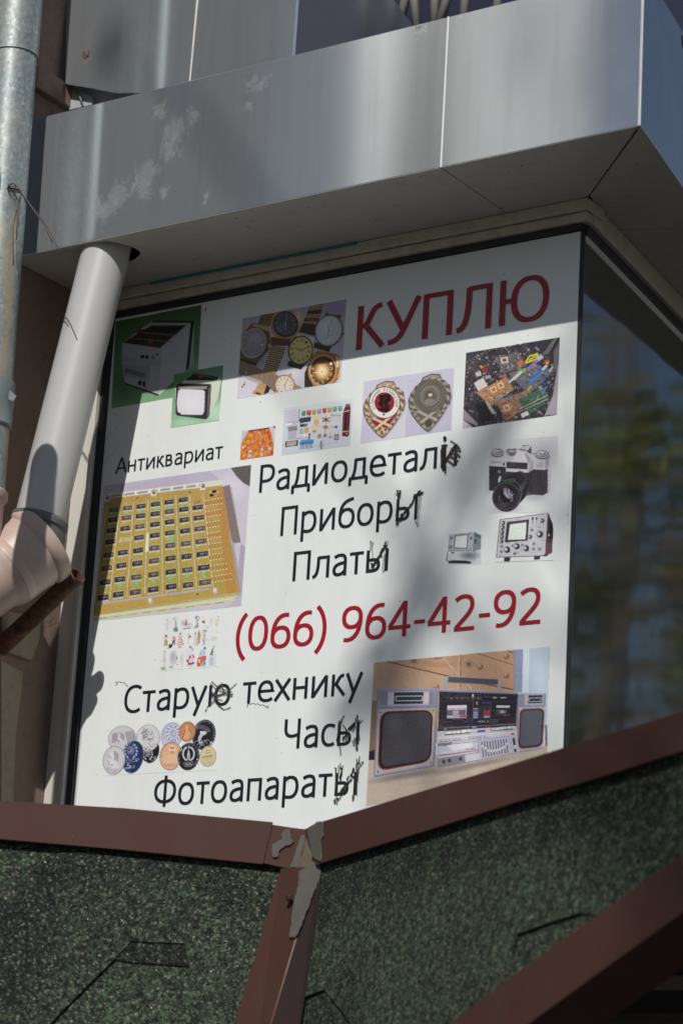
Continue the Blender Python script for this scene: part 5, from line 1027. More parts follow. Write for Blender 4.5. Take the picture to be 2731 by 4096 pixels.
def art_figurines():
    rr = random.Random(2); f = F4
    def fig(x, y, h, w_, c, dress=False, hair=(70, 50, 50), skin=(232, 206, 196), base=None):
        g = tuple(v*.82 for v in c)
        if base: E(f, x, y+h*.5, w_*1.1, h*.07, base)
        if dress: P(f, [(x-w_*.2, y-h*.22), (x+w_*.25, y-h*.22), (x+w_, y+h*.46), (x-w_*.9, y+h*.5)], c); P(f, [(x+w_*.1, y-h*.1), (x+w_*.25, y-h*.22), (x+w_, y+h*.46), (x+w_*.4, y+h*.49)], g, .6)
        else: P(f, [(x-w_*.5, y-h*.25), (x+w_*.5, y-h*.25), (x+w_*.55, y+h*.1), (x+w_*.5, y+h*.5), (x+w_*.1, y+h*.5), (x, y+h*.15), (x-w_*.1, y+h*.5), (x-w_*.5, y+h*.5)], c)
        E(f, x, y-h*.24, w_*.55, h*.12, c); E(f, x, y-h*.38, w_*.28, h*.09, skin); E(f, x, y-h*.43, w_*.28, h*.05, hair)
    def soft(x, y, rx, ry, c, a=.6, rot=0): glow(f, x, y, rx, ry, c, a, rot, 1.0)
    G = (176, 178, 184)
    soft(290, 360, 40, 160, (190, 192, 196), .55); E(f, 295, 225, 14, 20, (190, 150, 140), a=.7); E(f, 228, 325, 12, 7, (206, 90, 90), a=.8); E(f, 355, 270, 12, 12, (206, 90, 90), a=.7)
    ring(f, 470, 220, 30, 34, 9, (120, 122, 130), a=.7); E(f, 428, 212, 12, 14, (206, 70, 90), a=.7); fig(490, 380, 240, 46, (176, 178, 182), True, (90, 80, 84), a_ if False else (210, 196, 190)); soft(480, 440, 70, 60, (96, 98, 100), .7)
    soft(650, 300, 60, 80, (170, 174, 180), .7); soft(740, 330, 120, 60, (186, 188, 194), .8); ring(f, 815, 345, 36, 42, 12, (180, 182, 188), a=.7); P(f, [(650, 410), (820, 395), (820, 425), (645, 440)], (160, 162, 168)); fig(720, 280, 150, 30, (206, 90, 80), False); Ln(f, [(690, 310), (715, 350)], 12, (130, 40, 44))
    ring(f, 970, 190, 46, 46, 12, (140, 110, 120), a=.8); E(f, 948, 170, 16, 18, (90, 50, 60)); fig(965, 290, 200, 34, (170, 164, 184), True, (80, 56, 60)); soft(930, 390, 70, 36, (160, 162, 170), .7); E(f, 945, 388, 22, 9, (70, 60, 66))
    E(f, 1098, 175, 12, 16, (224, 190, 176), a=.8); P(f, [(1065, 275), (1100, 235), (1135, 260), (1140, 305), (1105, 305)], (226, 50, 50)); soft(1270, 260, 50, 100, (196, 198, 204), .6); soft(1190, 385, 60, 34, (190, 192, 198), .6); soft(1400, 280, 60, 140, (226, 206, 176), .6); E(f, 1432, 150, 14, 20, (200, 180, 170), a=.7); Ln(f, [(1410, 240), (1465, 215)], 8, (226, 130, 120)); E(f, 1395, 320, 14, 20, (232, 170, 110), a=.8)
    fig(255, 690, 260, 58, (206, 204, 206), True, (196, 40, 50)); E(f, 278, 600, 22, 34, (196, 44, 54)); E(f, 278, 620, 14, 18, (232, 200, 190)); E(f, 275, 730, 34, 56, (196, 162, 80)); Ln(f, [(215, 700), (250, 690), (240, 800)], 5, (110, 110, 140)); Ln(f, [(205, 800), (300, 790)], 6, (96, 96, 130))
    E(f, 445, 650, 36, 60, (222, 180, 180)); 
    for k in range(12): E(f, 425+rr.random()*55, 600+rr.random()*90, 6, 6, (190, 50, 70))
    E(f, 440, 720, 30, 40, (96, 84, 90)); soft(450, 760, 40, 40, (150, 150, 156), .8); P(f, [(330, 800), (350, 760), (380, 790), (400, 750), (418, 770), (410, 820), (370, 860), (330, 850)], (40, 46, 50)); E(f, 318, 865, 24, 14, (226, 160, 130)); E(f, 350, 790, 7, 10, (226, 226, 226))
    fig(590, 660, 290, 80, (232, 206, 206), True, (96, 84, 88)); 
    for k in range(4): ring(f, 582, 600+k*50, 30+k*18, 14+k*5, 8, (176, 50, 66), a0=10, a1=170)
    E(f, 575, 835, 44, 20, (170, 172, 178)); fig(768, 660, 260, 40, (238, 216, 212), False, (70, 50, 50)); P(f, [(790, 570), (820, 580), (822, 630), (770, 640)], (150, 96, 80))
    fig(925, 660, 300, 56, (220, 212, 200), True, (60, 44, 44)); fig(1005, 600, 280, 44, (176, 150, 90), False, (120, 100, 60)); P(f, [(975, 560), (1050, 560), (1025, 700), (970, 700)], (186, 160, 100)); E(f, 1000, 530, 26, 26, (150, 130, 60)); Ln(f, [(995, 710), (1000, 770)], 14, (110, 60, 60)); ring(f, 1030, 545, 24, 36, 5, (180, 150, 100))
    E(f, 1120, 660, 46, 110, (206, 200, 206)); E(f, 1135, 505, 38, 46, (206, 204, 208)); ring(f, 1135, 505, 38, 46, 7, (110, 60, 64), a0=150, a1=360); P(f, [(1095, 455), (1115, 460), (1105, 490)], (80, 50, 54)); P(f, [(1160, 460), (1182, 450), (1178, 490)], (80, 50, 54)); Ln(f, [(1090, 568), (1160, 570)], 7, (70, 50, 56)); E(f, 1110, 700, 14, 34, (150, 110, 120), a=.7); E(f, 1115, 780, 60, 22, (206, 204, 210)); Ln(f, [(1195, 665), (1230, 685)], 8, (70, 60, 64)); soft(1320, 650, 70, 70, (196, 200, 206), .7); E(f, 1385, 640, 16, 44, (232, 200, 150), a=.7); E(f, 1415, 500, 12, 30, (226, 190, 170), a=.6)
    fig(235, 1060, 280, 44, (206, 204, 206), False, (110, 60, 66)); Ln(f, [(170, 1130), (195, 1155)], 9, (200, 70, 80)); Ln(f, [(228, 1110), (225, 1140)], 9, (200, 80, 90)); P(f, [(160, 1290), (215, 1275), (270, 1310), (260, 1345), (175, 1345)], (150, 190, 160)); Ln(f, [(165, 1290), (170, 1330), (215, 1345)], 10, (70, 84, 80)); E(f, 238, 1250, 20, 40, (226, 200, 196))
    soft(430, 1080, 110, 190, (172, 174, 182), .75); E(f, 455, 945, 46, 26, (226, 196, 190), a=.8); E(f, 415, 1020, 44, 60, (186, 188, 196), a=.7); soft(380, 1280, 70, 40, (150, 150, 160), .7); E(f, 508, 1085, 16, 30, (206, 120, 90)); E(f, 516, 1060, 8, 12, (90, 70, 60))
    soft(620, 1120, 50, 170, (190, 192, 200), .7); ring(f, 645, 985, 38, 38, 10, (196, 196, 204), a=.7)
    E(f, 800, 1240, 90, 50, (214, 214, 222)); P(f, [(725, 900), (800, 860), (830, 950), (900, 1000), (905, 1180), (860, 1230), (720, 1180)], (222, 220, 228)); E(f, 812, 845, 28, 26, (54, 54, 60)); E(f, 806, 862, 20, 22, (222, 214, 214)); E(f, 862, 900, 28, 30, (206, 196, 196)); ring(f, 862, 892, 28, 26, 8, (130, 126, 130), a0=180, a1=360); P(f, [(780, 1070), (820, 1010), (830, 1060), (780, 1130)], (186, 30, 44)); P(f, [(715, 1130), (775, 1120), (780, 1160), (740, 1175)], (186, 24, 40)); P(f, [(850, 1000), (880, 1010), (905, 1080), (870, 1080)], (226, 50, 60)); P(f, [(750, 1180), (850, 1190), (840, 1240), (760, 1230)], (176, 60, 56)); P(f, [(860, 1180), (895, 1170), (895, 1215), (840, 1215)], (80, 50, 80)); E(f, 835, 1120, 50, 46, (226, 190, 206), a=.7)
    E(f, 1134, 862, 26, 26, (84, 76, 74)); P(f, [(1000, 1060), (1020, 960), (1070, 890), (1130, 900), (1150, 960), (1150, 1060)], (170, 206, 226)); P(f, [(1075, 910), (1140, 920), (1145, 1040), (1070, 1040)], (196, 196, 226)); P(f, [(985, 1075), (1050, 1055), (1165, 1035), (1165, 1110), (1100, 1150), (1030, 1270), (965, 1275), (955, 1200)], (222, 84, 54)); P(f, [(1000, 1110), (1040, 1100), (1035, 1180), (985, 1200)], (240, 200, 180)); P(f, [(1090, 1160), (1160, 1110), (1160, 1180), (1090, 1200)], (150, 170, 206)); P(f, [(1035, 1210), (1160, 1190), (1150, 1265), (1040, 1272)], (176, 178, 190)); P(f, [(1110, 1185), (1130, 1180), (1138, 1222), (1112, 1215)], (34, 34, 44))
    for k in range(14): E(f, 1005+rr.random()*140, 1075+rr.random()*40, 6, 5, (250, 200, 180), a=.7)
    P(f, [(1225, 1250), (1240, 1060), (1290, 900), (1330, 780), (1355, 800), (1350, 900), (1390, 1000), (1385, 1255)], (214, 220, 226), .9); P(f, [(1250, 1020), (1290, 890), (1330, 860), (1310, 1020)], (120, 116, 126)); P(f, [(1240, 1060), (1330, 1060), (1325, 1240), (1228, 1250)], (190, 192, 200), .7); E(f, 1342, 830, 16, 34, (176, 170, 184))
def art_coins():
    f = C1
    def coin(cx, cy, rx, ry, c, rim, rot=0, milled=True):
        E(f, cx+4, cy+6, rx, ry, (150, 148, 156), rot, .5); E(f, cx, cy, rx, ry, rim, rot); E(f, cx, cy, rx*.95, ry*.96, c, rot); ring(f, cx, cy, rx*.96, ry*.97, 3, tuple(v*.7 for v in c), rot)
        if milled:
            for k in range(46): a_ = 2*math.pi*k/46; r_ = math.radians(rot); x = rx*.92*math.cos(a_); y = ry*.93*math.sin(a_); E(f, cx+x*math.cos(r_)-y*math.sin(r_), cy+x*math.sin(r_)+y*math.cos(r_), 2.4, 2.4, tuple(v*.75 for v in rim), n=6)
    def head(cx, cy, s, c, face=-1, beard=False):
        D = tuple(v*.62 for v in c); L_ = tuple(min(255, v*1.12) for v in c)
        w = lambda x, y: (cx+face*-x*s, cy+y*s-face*-x*s*.12)
        prof = [(-.25, -.9), (.2, -.95), (.5, -.7), (.56, -.4), (.52, -.25), (.78, .05), (.6, .12), (.62, .25), (.55, .32), (.56, .5), (.4, .62), (.15, .58), (.1, .8), (.35, 1.15), (-.4, 1.25), (-.75, 1.0), (-.45, .6), (-.62, .1), (-.6, -.5)]
        P(f, [w(x+.06, y+.04) for x, y in prof], D, .7); P(f, [w(x, y) for x, y in prof], L_); P(f, [w(x, y) for x, y in [(-.25, -.9), (.05, -.95), (-.05, -.4), (-.25, .1), (-.45, .5), (-.62, .1), (-.6, -.5)]], D, .55); E(f, *w(.38, -.2), s*.1, s*.06, D); E(f, *w(-.12, .02), s*.1, s*.16, D, a=.6); Ln(f, [w(.4, .3), w(.58, .28)], 4, D); Ln(f, [w(.55, -.38), w(.3, -.36)], 4, D)
        if beard:
            for k in range(40): a_ = k*.7; E(f, *w(-.3+.35*math.cos(a_)*((k % 7)/7+.3), -.55+.45*math.sin(a_)*((k % 5)/5+.3)), s*.11, s*.08, D if k % 2 else L_, a=.8)
            for k in range(14): E(f, *w(.0+.03*k, .3+.02*(k % 5)), s*.09, s*.07, D, a=.6)
    def emblem(cx, cy, s, c, D):
        for k in range(26): a_ = math.radians(-60-k*9.4+0); 
        for sd in (-1, 1):
            for k in range(11): a_ = math.radians(90-sd*(18+k*14)); E(f, cx+s*.78*math.cos(a_), cy+s*.9*math.sin(a_), s*.20, s*.10, c if k % 2 else D, math.degrees(a_)+30*sd)
        E(f, cx, cy-s*.05, s*.44, s*.52, D, a=.7); ring(f, cx, cy-s*.05, s*.42, s*.5, s*.06, c); 
        for k in range(6): Ln(f, [(cx-s*.4, cy-s*.45+k*s*.16), (cx+s*.4, cy-s*.5+k*s*.16)], 2, c, .5)
        ring(f, cx+s*.02, cy-s*.1, s*.20, s*.24, s*.07, c, 0, a0=-110, a1=120); Ln(f, [(cx-s*.2, cy+s*.2), (cx+s*.12, cy-s*.22)], s*.08, c)
        st = []
        for k in range(10): a_ = -math.pi/2+math.pi*k/5; r_ = .13 if k % 2 == 0 else .05; st.append((cx+s*r_*math.cos(a_), cy-s*.92+s*r_*math.sin(a_)))
        P(f, st, c)
    SL = (196, 196, 202)
    coin(372, 1450, 148, 132, (206, 204, 208), (170, 168, 174), -20, False); P(f, [(270, 1400), (320, 1390), (310, 1490), (262, 1500)], (160, 158, 166)); P(f, [(400, 1380), (500, 1360), (520, 1500), (430, 1500)], (176, 174, 182)); 
    for k in range(5): Ln(f, [(412+k*20, 1385), (430+k*20, 1495)], 5, (136, 134, 142))
    E(f, 352, 1440, 44, 52, (150, 148, 156)); head(352, 1440, 50, (190, 188, 196), 1)
    coin(668, 1580, 90, 128, (22, 24, 32), (60, 62, 70), 12, False)
    coin(642, 1445, 122, 144, (214, 214, 218), (176, 176, 182), 14); head(640, 1430, 88, (186, 186, 190), -1, True); rtext(f, '1799', (684, 1525), (726, 1515), 16, (120, 118, 126)); rtext(f, '1837', (672, 1545), (714, 1536), 14, (120, 118, 126)); arctext(f, 'ПУШКИН', 642, 1445, 100, 122, 125, 72, 20, (120, 118, 126), 14)
    emblem(640, 1615, 60, (206, 206, 212), (90, 90, 100)); rtext(f, 'СР', (676, 1688), (738, 1664), 36, (222, 222, 228)); rtext(f, '1', (606, 1752), (640, 1745), 62, (226, 226, 232)); rtext(f, 'РУБЛЬ', (575, 1782), (672, 1766), 26, (222, 222, 228))
    coin(484, 1644, 110, 172, (28, 46, 96), (90, 100, 140), 12, False); emblem(462, 1580, 84, (176, 180, 206), (90, 100, 150)); rtext(f, 'ССР', (416, 1706), (550, 1690), 34, (206, 208, 226)); rtext(f, '5', (426, 1762), (466, 1756), 52, (206, 208, 226)); rtext(f, 'РУБЛЕЙ', (384, 1786), (508, 1756), 28, (206, 208, 226)); rtext(f, '1988', (420, 1812), (462, 1806), 14, (190, 194, 216))
    coin(288, 1676, 116, 152, (206, 204, 210), (150, 146, 156), 10); head(285, 1665, 86, (196, 194, 202), 1); arctext(f, '1870-1970', 288, 1676, 96, 130, 130, 45, 18, (136, 134, 142), 10)
    coin(888, 1420, 108, 140, (188, 192, 216), (150, 150, 176), 14, False); emblem(908, 1400, 84, (226, 226, 236), (130, 136, 170)); rtext(f, 'СС', (790, 1508), (845, 1496), 34, (232, 232, 240)); rtext(f, 'С', (955, 1506), (985, 1500), 34, (232, 232, 240))
    coin(1225, 1410, 122, 160, (24, 26, 34), (96, 98, 106), 14, False); arctext(f, 'ОЛИМПИАДЫ·МОСКВА·1980', 1225, 1410, 100, 134, -160, 62, 22, (222, 222, 228), 14)
    for k in range(5): ring(f, 1190, 1440, 90+k*9, 92+k*9, 3, (190, 190, 196), a0=215, a1=330)
    E(f, 1222, 1395, 34, 22, (206, 206, 212), -20); E(f, 1190, 1430, 18, 46, (190, 190, 196), 25); Ln(f, [(1205, 1410), (1170, 1480), (1200, 1500)], 14, (206, 206, 212)); Ln(f, [(1180, 1440), (1210, 1490), (1205, 1530)], 12, (170, 170, 178)); ring(f, 1155, 1515, 34, 40, 5, (214, 214, 220)); ring(f, 1262, 1505, 34, 40, 5, (214, 214, 220)); Ln(f, [(1155, 1515), (1240, 1470), (1262, 1505)], 5, (214, 214, 220)); E(f, 1198, 1385, 14, 14, (222, 222, 228))
    for k in range(3): ring(f, 1076+k*18, 1478-k*4, 10, 12, 3, (206, 206, 212)); 
    coin(1052, 1378, 86, 106, (206, 134, 84), (170, 104, 66), 14); P(f, [(1035, 1330), (1065, 1325), (1090, 1400), (1060, 1470), (1010, 1450), (1030, 1390)], (232, 166, 116)); E(f, 1050, 1322, 13, 17, (232, 166, 116)); Ln(f, [(1060, 1345), (1095, 1395)], 8, (150, 84, 50)); Ln(f, [(1030, 1360), (1010, 1440)], 6, (150, 84, 50)); arctext(f, 'СЕЯТЕЛЬ ЧЕРВОНЕЦ', 1052, 1378, 66, 84, -170, -5, 14, (150, 90, 56), 14)
    coin(880, 1634, 116, 150, (226, 176, 140), (176, 120, 86), 10); E(f, 895, 1560, 34, 42, (240, 206, 176)); E(f, 895, 1548, 22, 10, (120, 74, 50), a=.7); P(f, [(872, 1580), (918, 1580), (905, 1660), (885, 1660)], (206, 150, 110)); P(f, [(800, 1740), (810, 1650), (860, 1610), (930, 1610), (960, 1670), (960, 1740)], (232, 186, 150)); 
    for k in range(14): E(f, 810+k*11, 1715+((k*7) % 3)*10, 12, 8, (176, 116, 80), a=.7); E(f, 812+k*11, 1708+((k*5) % 3)*10, 9, 6, (244, 212, 184), a=.8)
    arctext(f, '500-ЛЕТИЕ ЕДИНОГО РУССКОГО ГОСУДАРСТВА', 880, 1634, 98, 130, -195, -20, 15, (150, 96, 66), 10)
    coin(1066, 1638, 112, 146, (26, 28, 36), (84, 86, 94), 12, False); arctext(f, 'ИГРЫ XXII ОЛИМПИАДЫ·МОСКВА·1980', 1066, 1636, 90, 124, -225, 35, 17, (212, 212, 218), 12)
    for sd in (-1, 1):
        for k in range(12): a_ = math.radians(90-sd*(25+k*12)); E(f, 1066+58*math.cos(a_), 1610+72*math.sin(a_), 12, 7, (206, 206, 212), math.degrees(a_)+40*sd)
    for k in range(5): Ln(f, [(1050+k*8, 1680), (1056+k*5, 1600-(2-abs(k-2))*20)], 5, (214, 214, 220))
    Ln(f, [(1066, 1580), (1068, 1545)], 5, (214, 214, 220)); E(f, 1070, 1535, 9, 9, (214, 214, 220))
    for k in range(5): ring(f, 1028+k*18, 1718+(k % 2)*14-k*1.5, 15, 17, 4, (214, 214, 220))
    coin(1268, 1636, 86, 108, (216, 202, 160), (180, 164, 116), 10); P(f, [(1205, 1640), (1325, 1618), (1325, 1634), (1205, 1656)], (176, 156, 104)); P(f, [(1225, 1612), (1270, 1592), (1312, 1598)], (170, 150, 100)); Ln(f, [(1240, 1590), (1270, 1570), (1296, 1580)], 5, (160, 140, 90)); 
    for k in range(7): Ln(f, [(1215+k*17, 1660-k*3), (1215+k*17, 1690-k*3)], 4, (170, 150, 100))
    rtext(f, 'МОЛОДЫ', (1232, 1650), (1302, 1638), 11, (130, 110, 70)); rtext(f, 'РОССИЯ', (1225, 1726), (1300, 1716), 12, (150, 130, 80)); Ln(f, [(1212, 1708), (1322, 1690)], 3, (150, 130, 80))
def art_boombox():
    q = [(180, 280), (1479, 163), (1455, 960), (1440, 1100), (122, 1338)]; clip(Z8, q)
    P(Z8, [(170, 275), (1480, 160), (1450, 760), (140, 940)], (206, 156, 118), 1, .03)
    for k in range(60):
        x = 190+RNG.random()*1000; y = 240+RNG.random()*600; Ln(Z8, [(x, y), (x+80+RNG.random()*160, y+(10 if x < 800 else 30))], 3, (186, 132, 96), .35)
    P(Z8, [(170, 275), (450, 300), (700, 380), (700, 470), (150, 600)], (206, 168, 136), .7); Ln(Z8, [(260, 268), (560, 340), (900, 420), (1205, 478)], 7, (96, 56, 40)); Ln(Z8, [(300, 264), (800, 300)], 0.5, (120, 80, 60)); Ln(Z8, [(930, 208), (1215, 300)], 5, (120, 76, 54)); Ln(Z8, [(810, 222), (805, 475)], 14, (226, 186, 150)); Ln(Z8, [(818, 222), (813, 475)], 5, (110, 70, 52)); Ln(Z8, [(1150, 186), (1205, 210)], 6, (90, 56, 44))
    for x, y, rx, ry in ((475, 266, 24, 18), (880, 292, 20, 18), (640, 244, 30, 6)): E(Z8, x, y, rx, ry, (130, 100, 96), 20); ring(Z8, x, y, rx*1.6, ry*1.5, 4, (170, 112, 80))
    for k in range(5): ring(Z8, 660, 270, 50+k*18, 14+k*7, 4, (176, 110, 80), a=.5, a0=0, a1=180)
    for x, y in ((958, 305), (1150, 228), (1152, 370), (635, 455)): E(Z8, x+4, y+6, 22, 22, (120, 66, 50), a=.8); E(Z8, x, y, 18, 19, (176, 130, 106)); E(Z8, x-4, y-6, 8, 8, (226, 190, 170))
    P(Z8, [(155, 560), (205, 560), (190, 930), (140, 940)], (150, 110, 90)); P(Z8, [(140, 940), (190, 920), (190, 1000), (130, 1000)], (40, 30, 44))
    P(Z8, [(1215, 185), (1479, 163), (1450, 760), (1215, 480)], (196, 210, 226)); P(Z8, [(1222, 184), (1278, 180), (1270, 500), (1218, 490)], (150, 160, 200)); P(Z8, [(1280, 180), (1325, 176), (1318, 500), (1272, 500)], (222, 232, 238)); P(Z8, [(1205, 186), (1222, 185), (1218, 490), (1205, 480)], (170, 150, 140)); glow(Z8, 1400, 420, 90, 260, (206, 224, 236), .7)
    P(Z8, [(1455, 740), (1458, 900), (1440, 905), (1440, 740)], (130, 126, 134)); P(Z8, [(130, 1000), (1460, 890), (1440, 1100), (122, 1338)], (206, 186, 168), 1, .03)
    for k in range(70): x = 140+RNG.random()*1100; y = 1060+RNG.random()*220-(x-140)*.12; Ln(Z8, [(x, y), (x+100, y-24)], 3, (176, 150, 130) if k % 2 else (226, 210, 194), .5)
    glow(Z8, 420, 1110, 420, 40, (120, 104, 110), .7, -10); glow(Z8, 900, 1040, 420, 36, (130, 110, 110), .7, -12)
    # body left
    P(Z8, [(205, 472), (655, 470), (630, 1048), (178, 1128)], (138, 136, 166)); P(Z8, [(205, 472), (655, 470), (655, 482), (206, 486)], (166, 164, 196)); P(Z8, [(212, 490), (642, 486), (636, 596), (210, 606)], (150, 148, 176)); P(Z8, [(282, 490), (588, 488), (582, 592), (280, 602)], (186, 184, 200)); P(Z8, [(330, 500), (546, 498), (540, 582), (328, 586)], (40, 46, 56)); ring_ = [(342, 528), (538, 526), (536, 560), (342, 562), (342, 528)]; Ln(Z8, ring_, 8, (206, 206, 216)); P(Z8, [(350, 534), (530, 532), (528, 554), (350, 556)], (34, 60, 56)); P(Z8, [(285, 502), (326, 502), (324, 584), (284, 586)], (206, 206, 214)); P(Z8, [(546, 502), (586, 502), (582, 580), (544, 582)], (214, 204, 196))
    for k in range(10):
        Ln(Z8, [(236, 508+k*9), (278, 508+k*9)], 3, (110, 108, 140)); Ln(Z8, [(590, 506+k*9), (620, 506+k*9)], 3, (110, 108, 140))
    P(Z8, [(210, 624), (636, 614), (612, 1034), (188, 1110)], (190, 184, 180)); P(Z8, [(560, 616), (636, 614), (628, 760), (600, 700)], (196, 170, 110), .8)
    def rr_(f, x0, y0, x1, y1, x2, y2, x3, y3, r, c, a=1):
        Q = [(x0, y0), (x1, y1), (x2, y2), (x3, y3)]; o = []
        for i in range(4):
            p = np.array(Q[i], float); a_ = np.array(Q[i-1], float); b_ = np.array(Q[(i+1) % 4], float); u_ = (a_-p)/np.linalg.norm(a_-p); v_ = (b_-p)/np.linalg.norm(b_-p)
            for k in range(7): t = k/6; o.append(tuple((1-t)**2*(p+u_*r)+2*t*(1-t)*(p+(u_+v_)*r*.06)+t*t*(p+v_*r)))
        P(f, o, c, a)
    rr_(Z8, 226, 640, 616, 626, 600, 1010, 206, 1082, 70, (150, 40, 44)); rr_(Z8, 234, 646, 612, 632, 596, 1004, 214, 1072, 66, (34, 24, 30)); rr_(Z8, 252, 656, 602, 640, 588, 994, 232, 1052, 56, (74, 71, 80))
    CL = CLIP[0]
    for i in range(44):
        for j in range(40):
            u_, v_ = (j+.5+(i % 2)*.5)/41, (i+.5)/44; x, y = bil([(258, 664), (596, 648), (580, 988), (240, 1044)], u_, v_)
            if (abs(u_-.5) > .44 and abs(v_-.5) > .44): continue
            E(Z8, x, y, 2.6, 2.2, (60, 57, 64), n=6)
    glow(Z8, 330, 720, 140, 120, (110, 108, 118), .25)
    for x, y in ((228, 648), (618, 632), (600, 1018), (210, 1084)): E(Z8, x, y, 11, 12, (206, 204, 206)); E(Z8, x, y, 7, 8, (60, 56, 62)); Ln(Z8, [(x-5, y-4), (x+5, y+4)], 2, (200, 200, 204))
    # right speaker
    P(Z8, [(1238, 512), (1448, 508), (1425, 915), (1238, 945)], (146, 148, 176)); P(Z8, [(1290, 514), (1432, 512), (1428, 592), (1288, 594)], (186, 186, 204)); P(Z8, [(1318, 522), (1420, 520), (1418, 578), (1316, 580)], (40, 46, 60)); Ln(Z8, [(1322, 542), (1412, 540), (1410, 566), (1322, 568), (1322, 542)], 6, (206, 206, 216)); P(Z8, [(1296, 522), (1316, 522), (1314, 580), (1294, 582)], (206, 196, 180)); P(Z8, [(1246, 610), (1444, 604), (1424, 906), (1244, 935)], (190, 184, 182))
    rr_(Z8, 1254, 622, 1436, 616, 1420, 900, 1242, 920, 40, (150, 44, 50)); rr_(Z8, 1260, 628, 1432, 622, 1416, 894, 1248, 910, 38, (50, 46, 60)); rr_(Z8, 1266, 634, 1422, 630, 1408, 884, 1254, 898, 34, (94, 96, 108))
    for i in range(30):
        for j in range(18): u_, v_ = (j+.5+(i % 2)*.5)/19, (i+.5)/30; x, y = bil([(1270, 644), (1416, 640), (1402, 876), (1258, 890)], u_, v_); E(Z8, x, y, 2.2, 2, (84, 86, 96), n=6)
    for x, y in ((1258, 622), (1438, 616), (1414, 892)): E(Z8, x, y, 5, 6, (230, 230, 232))
    # handle
    P(Z8, [(688, 470), (688, 392), (700, 378), (1100, 400), (1116, 414), (1114, 484), (1092, 484), (1092, 442), (720, 432), (706, 470)], (168, 166, 168)); P(Z8, [(728, 384), (1094, 404), (1090, 444), (724, 426)], (96, 94, 108))
    for k in range(5): Ln(Z8, [(728, 390+k*7.5), (1092, 410+k*6.5)], 3, (56, 54, 66))
    Ln(Z8, [(690, 244), (812, 384)], 5, (206, 206, 210)); Ln(Z8, [(866, 440), (905, 478)], 7, (200, 200, 204))
    # centre (frame F3)
    g = F3
    P(g, [(85, 238), (1412, 290), (1395, 1330), (45, 1585)], (140, 138, 156)); P(g, [(85, 238), (1412, 290), (1412, 312), (85, 262)], (170, 168, 184)); P(g, [(82, 285), (1405, 330), (1375, 830), (60, 900)], (34, 30, 40)); P(g, [(82, 285), (1405, 330), (1404, 338), (82, 293)], (60, 64, 130))
    P(g, [(100, 310), (960, 345), (955, 420), (98, 420)], (24, 22, 28)); rr = random.Random(9)
    for row in range(4):
        for k in range(26):
            x = 110+k*27+rr.uniform(-4, 4); y = 322+row*26+k*.6
            if rr.random() < .8: P(g, [(x, y), (x+rr.uniform(10, 20), y+.5), (x+rr.uniform(10, 20), y+10), (x, y+10)], (150, 148, 156), .75)
    for k, s in enumerate(('88', '92', '96', '100', '104', '108')): rtext(g, s, (265+k*92, 412), (298+k*92, 412), 17, (206, 204, 210))
    Ln(g, [(215, 385), (790, 392)], 4, (190, 188, 196)); P(g, [(636, 330), (662, 331), (660, 378), (634, 378)], (236, 236, 240))
    E(g, 1015, 388, 42, 12, (190, 188, 194)); E(g, 1160, 390, 60, 11, (214, 212, 218))
    for k in range(8): E(g, 1100+rr.random()*20 if False else 835+k*14, 352+rr.random()*30, 5, 8, (176, 174, 180))
    for x0, y0, x1, y1, x2, y2, x3, y3 in ((85, 450, 655, 446, 630, 842, 62, 880), (958, 450, 1392, 456, 1375, 826, 940, 838)): Ln(g, [(x0, y0), (x1, y1), (x2, y2), (x3, y3), (x0, y0)], 4, (120, 116, 110))
    for y in ((610, 606), (700, 690), (772, 742)): Ln(g, [(72, y[0]), (635, y[1])], 3, (150, 130, 90)); Ln(g, [(950, y[0]-6), (1372, y[1]-8)], 3, (150, 130, 90))
    P(g, [(212, 520), (545, 512), (540, 735), (205, 745)], (170, 158, 176)); P(g, [(214, 522), (545, 514), (544, 592), (212, 600)], (214, 208, 218)); P(g, [(212, 580), (544, 572), (544, 580), (212, 588)], (170, 60, 110)); P(g, [(210, 602), (520, 596), (516, 682), (208, 690)], (96, 84, 96)); P(g, [(305, 610), (410, 606), (408, 680), (303, 684)], (170, 160, 172)); P(g, [(425, 692), (540, 686), (538, 718), (424, 722)], (190, 44, 84)); rtext(g, 'MAXELL', (215, 722), (315, 716), 20, (250, 250, 250))
    for x in (262, 452): E(g, x, 645, 26, 30, (60, 52, 60)); ring(g, x, 645, 16, 20, 6, (200, 194, 200))
    P(g, [(1045, 518), (1272, 520), (1270, 562), (1042, 562)], (226, 222, 224)); P(g, [(1040, 596), (1220, 596), (1216, 660), (1036, 662)], (110, 98, 108)); E(g, 1062, 630, 20, 26, (60, 52, 60)); P(g, [(1105, 602), (1180, 602), (1178, 655), (1104, 656)], (176, 166, 176)); P(g, [(1228, 598), (1370, 600), (1368, 650), (1226, 652)], (30, 26, 34)); rtext(g, 'BASF', (1180, 698), (1262, 690), 22, (230, 228, 232)); Ln(g, [(1140, 690), (1180, 686)], 9, (230, 228, 232)); P(g, [(1040, 672), (1100, 672), (1098, 700), (1038, 702)], (120, 30, 50))
    rtext(g, 'TAPE 1', (478, 812), (628, 800), 34, (110, 116, 196)); rtext(g, '• PLAY', (70, 866), (142, 862), 14, (214, 212, 220)); rtext(g, 'AUTO PROGRAM SEARCH SYSTEM', (78, 820), (300, 806), 10, (170, 170, 180)); rtext(g, '• RECORD PLAY', (952, 810), (1080, 804), 14, (220, 214, 220)); rtext(g, 'HIGH SPEED DUBBING', (955, 786), (1068, 778), 9, (190, 180, 186))
    for r in range(6): c = (130, 164, 226) if r != 1 else (196, 30, 52); P(g, [(656, 566+r*30), (736, 566+r*30), (733, 590+r*30), (654, 590+r*30)], c)
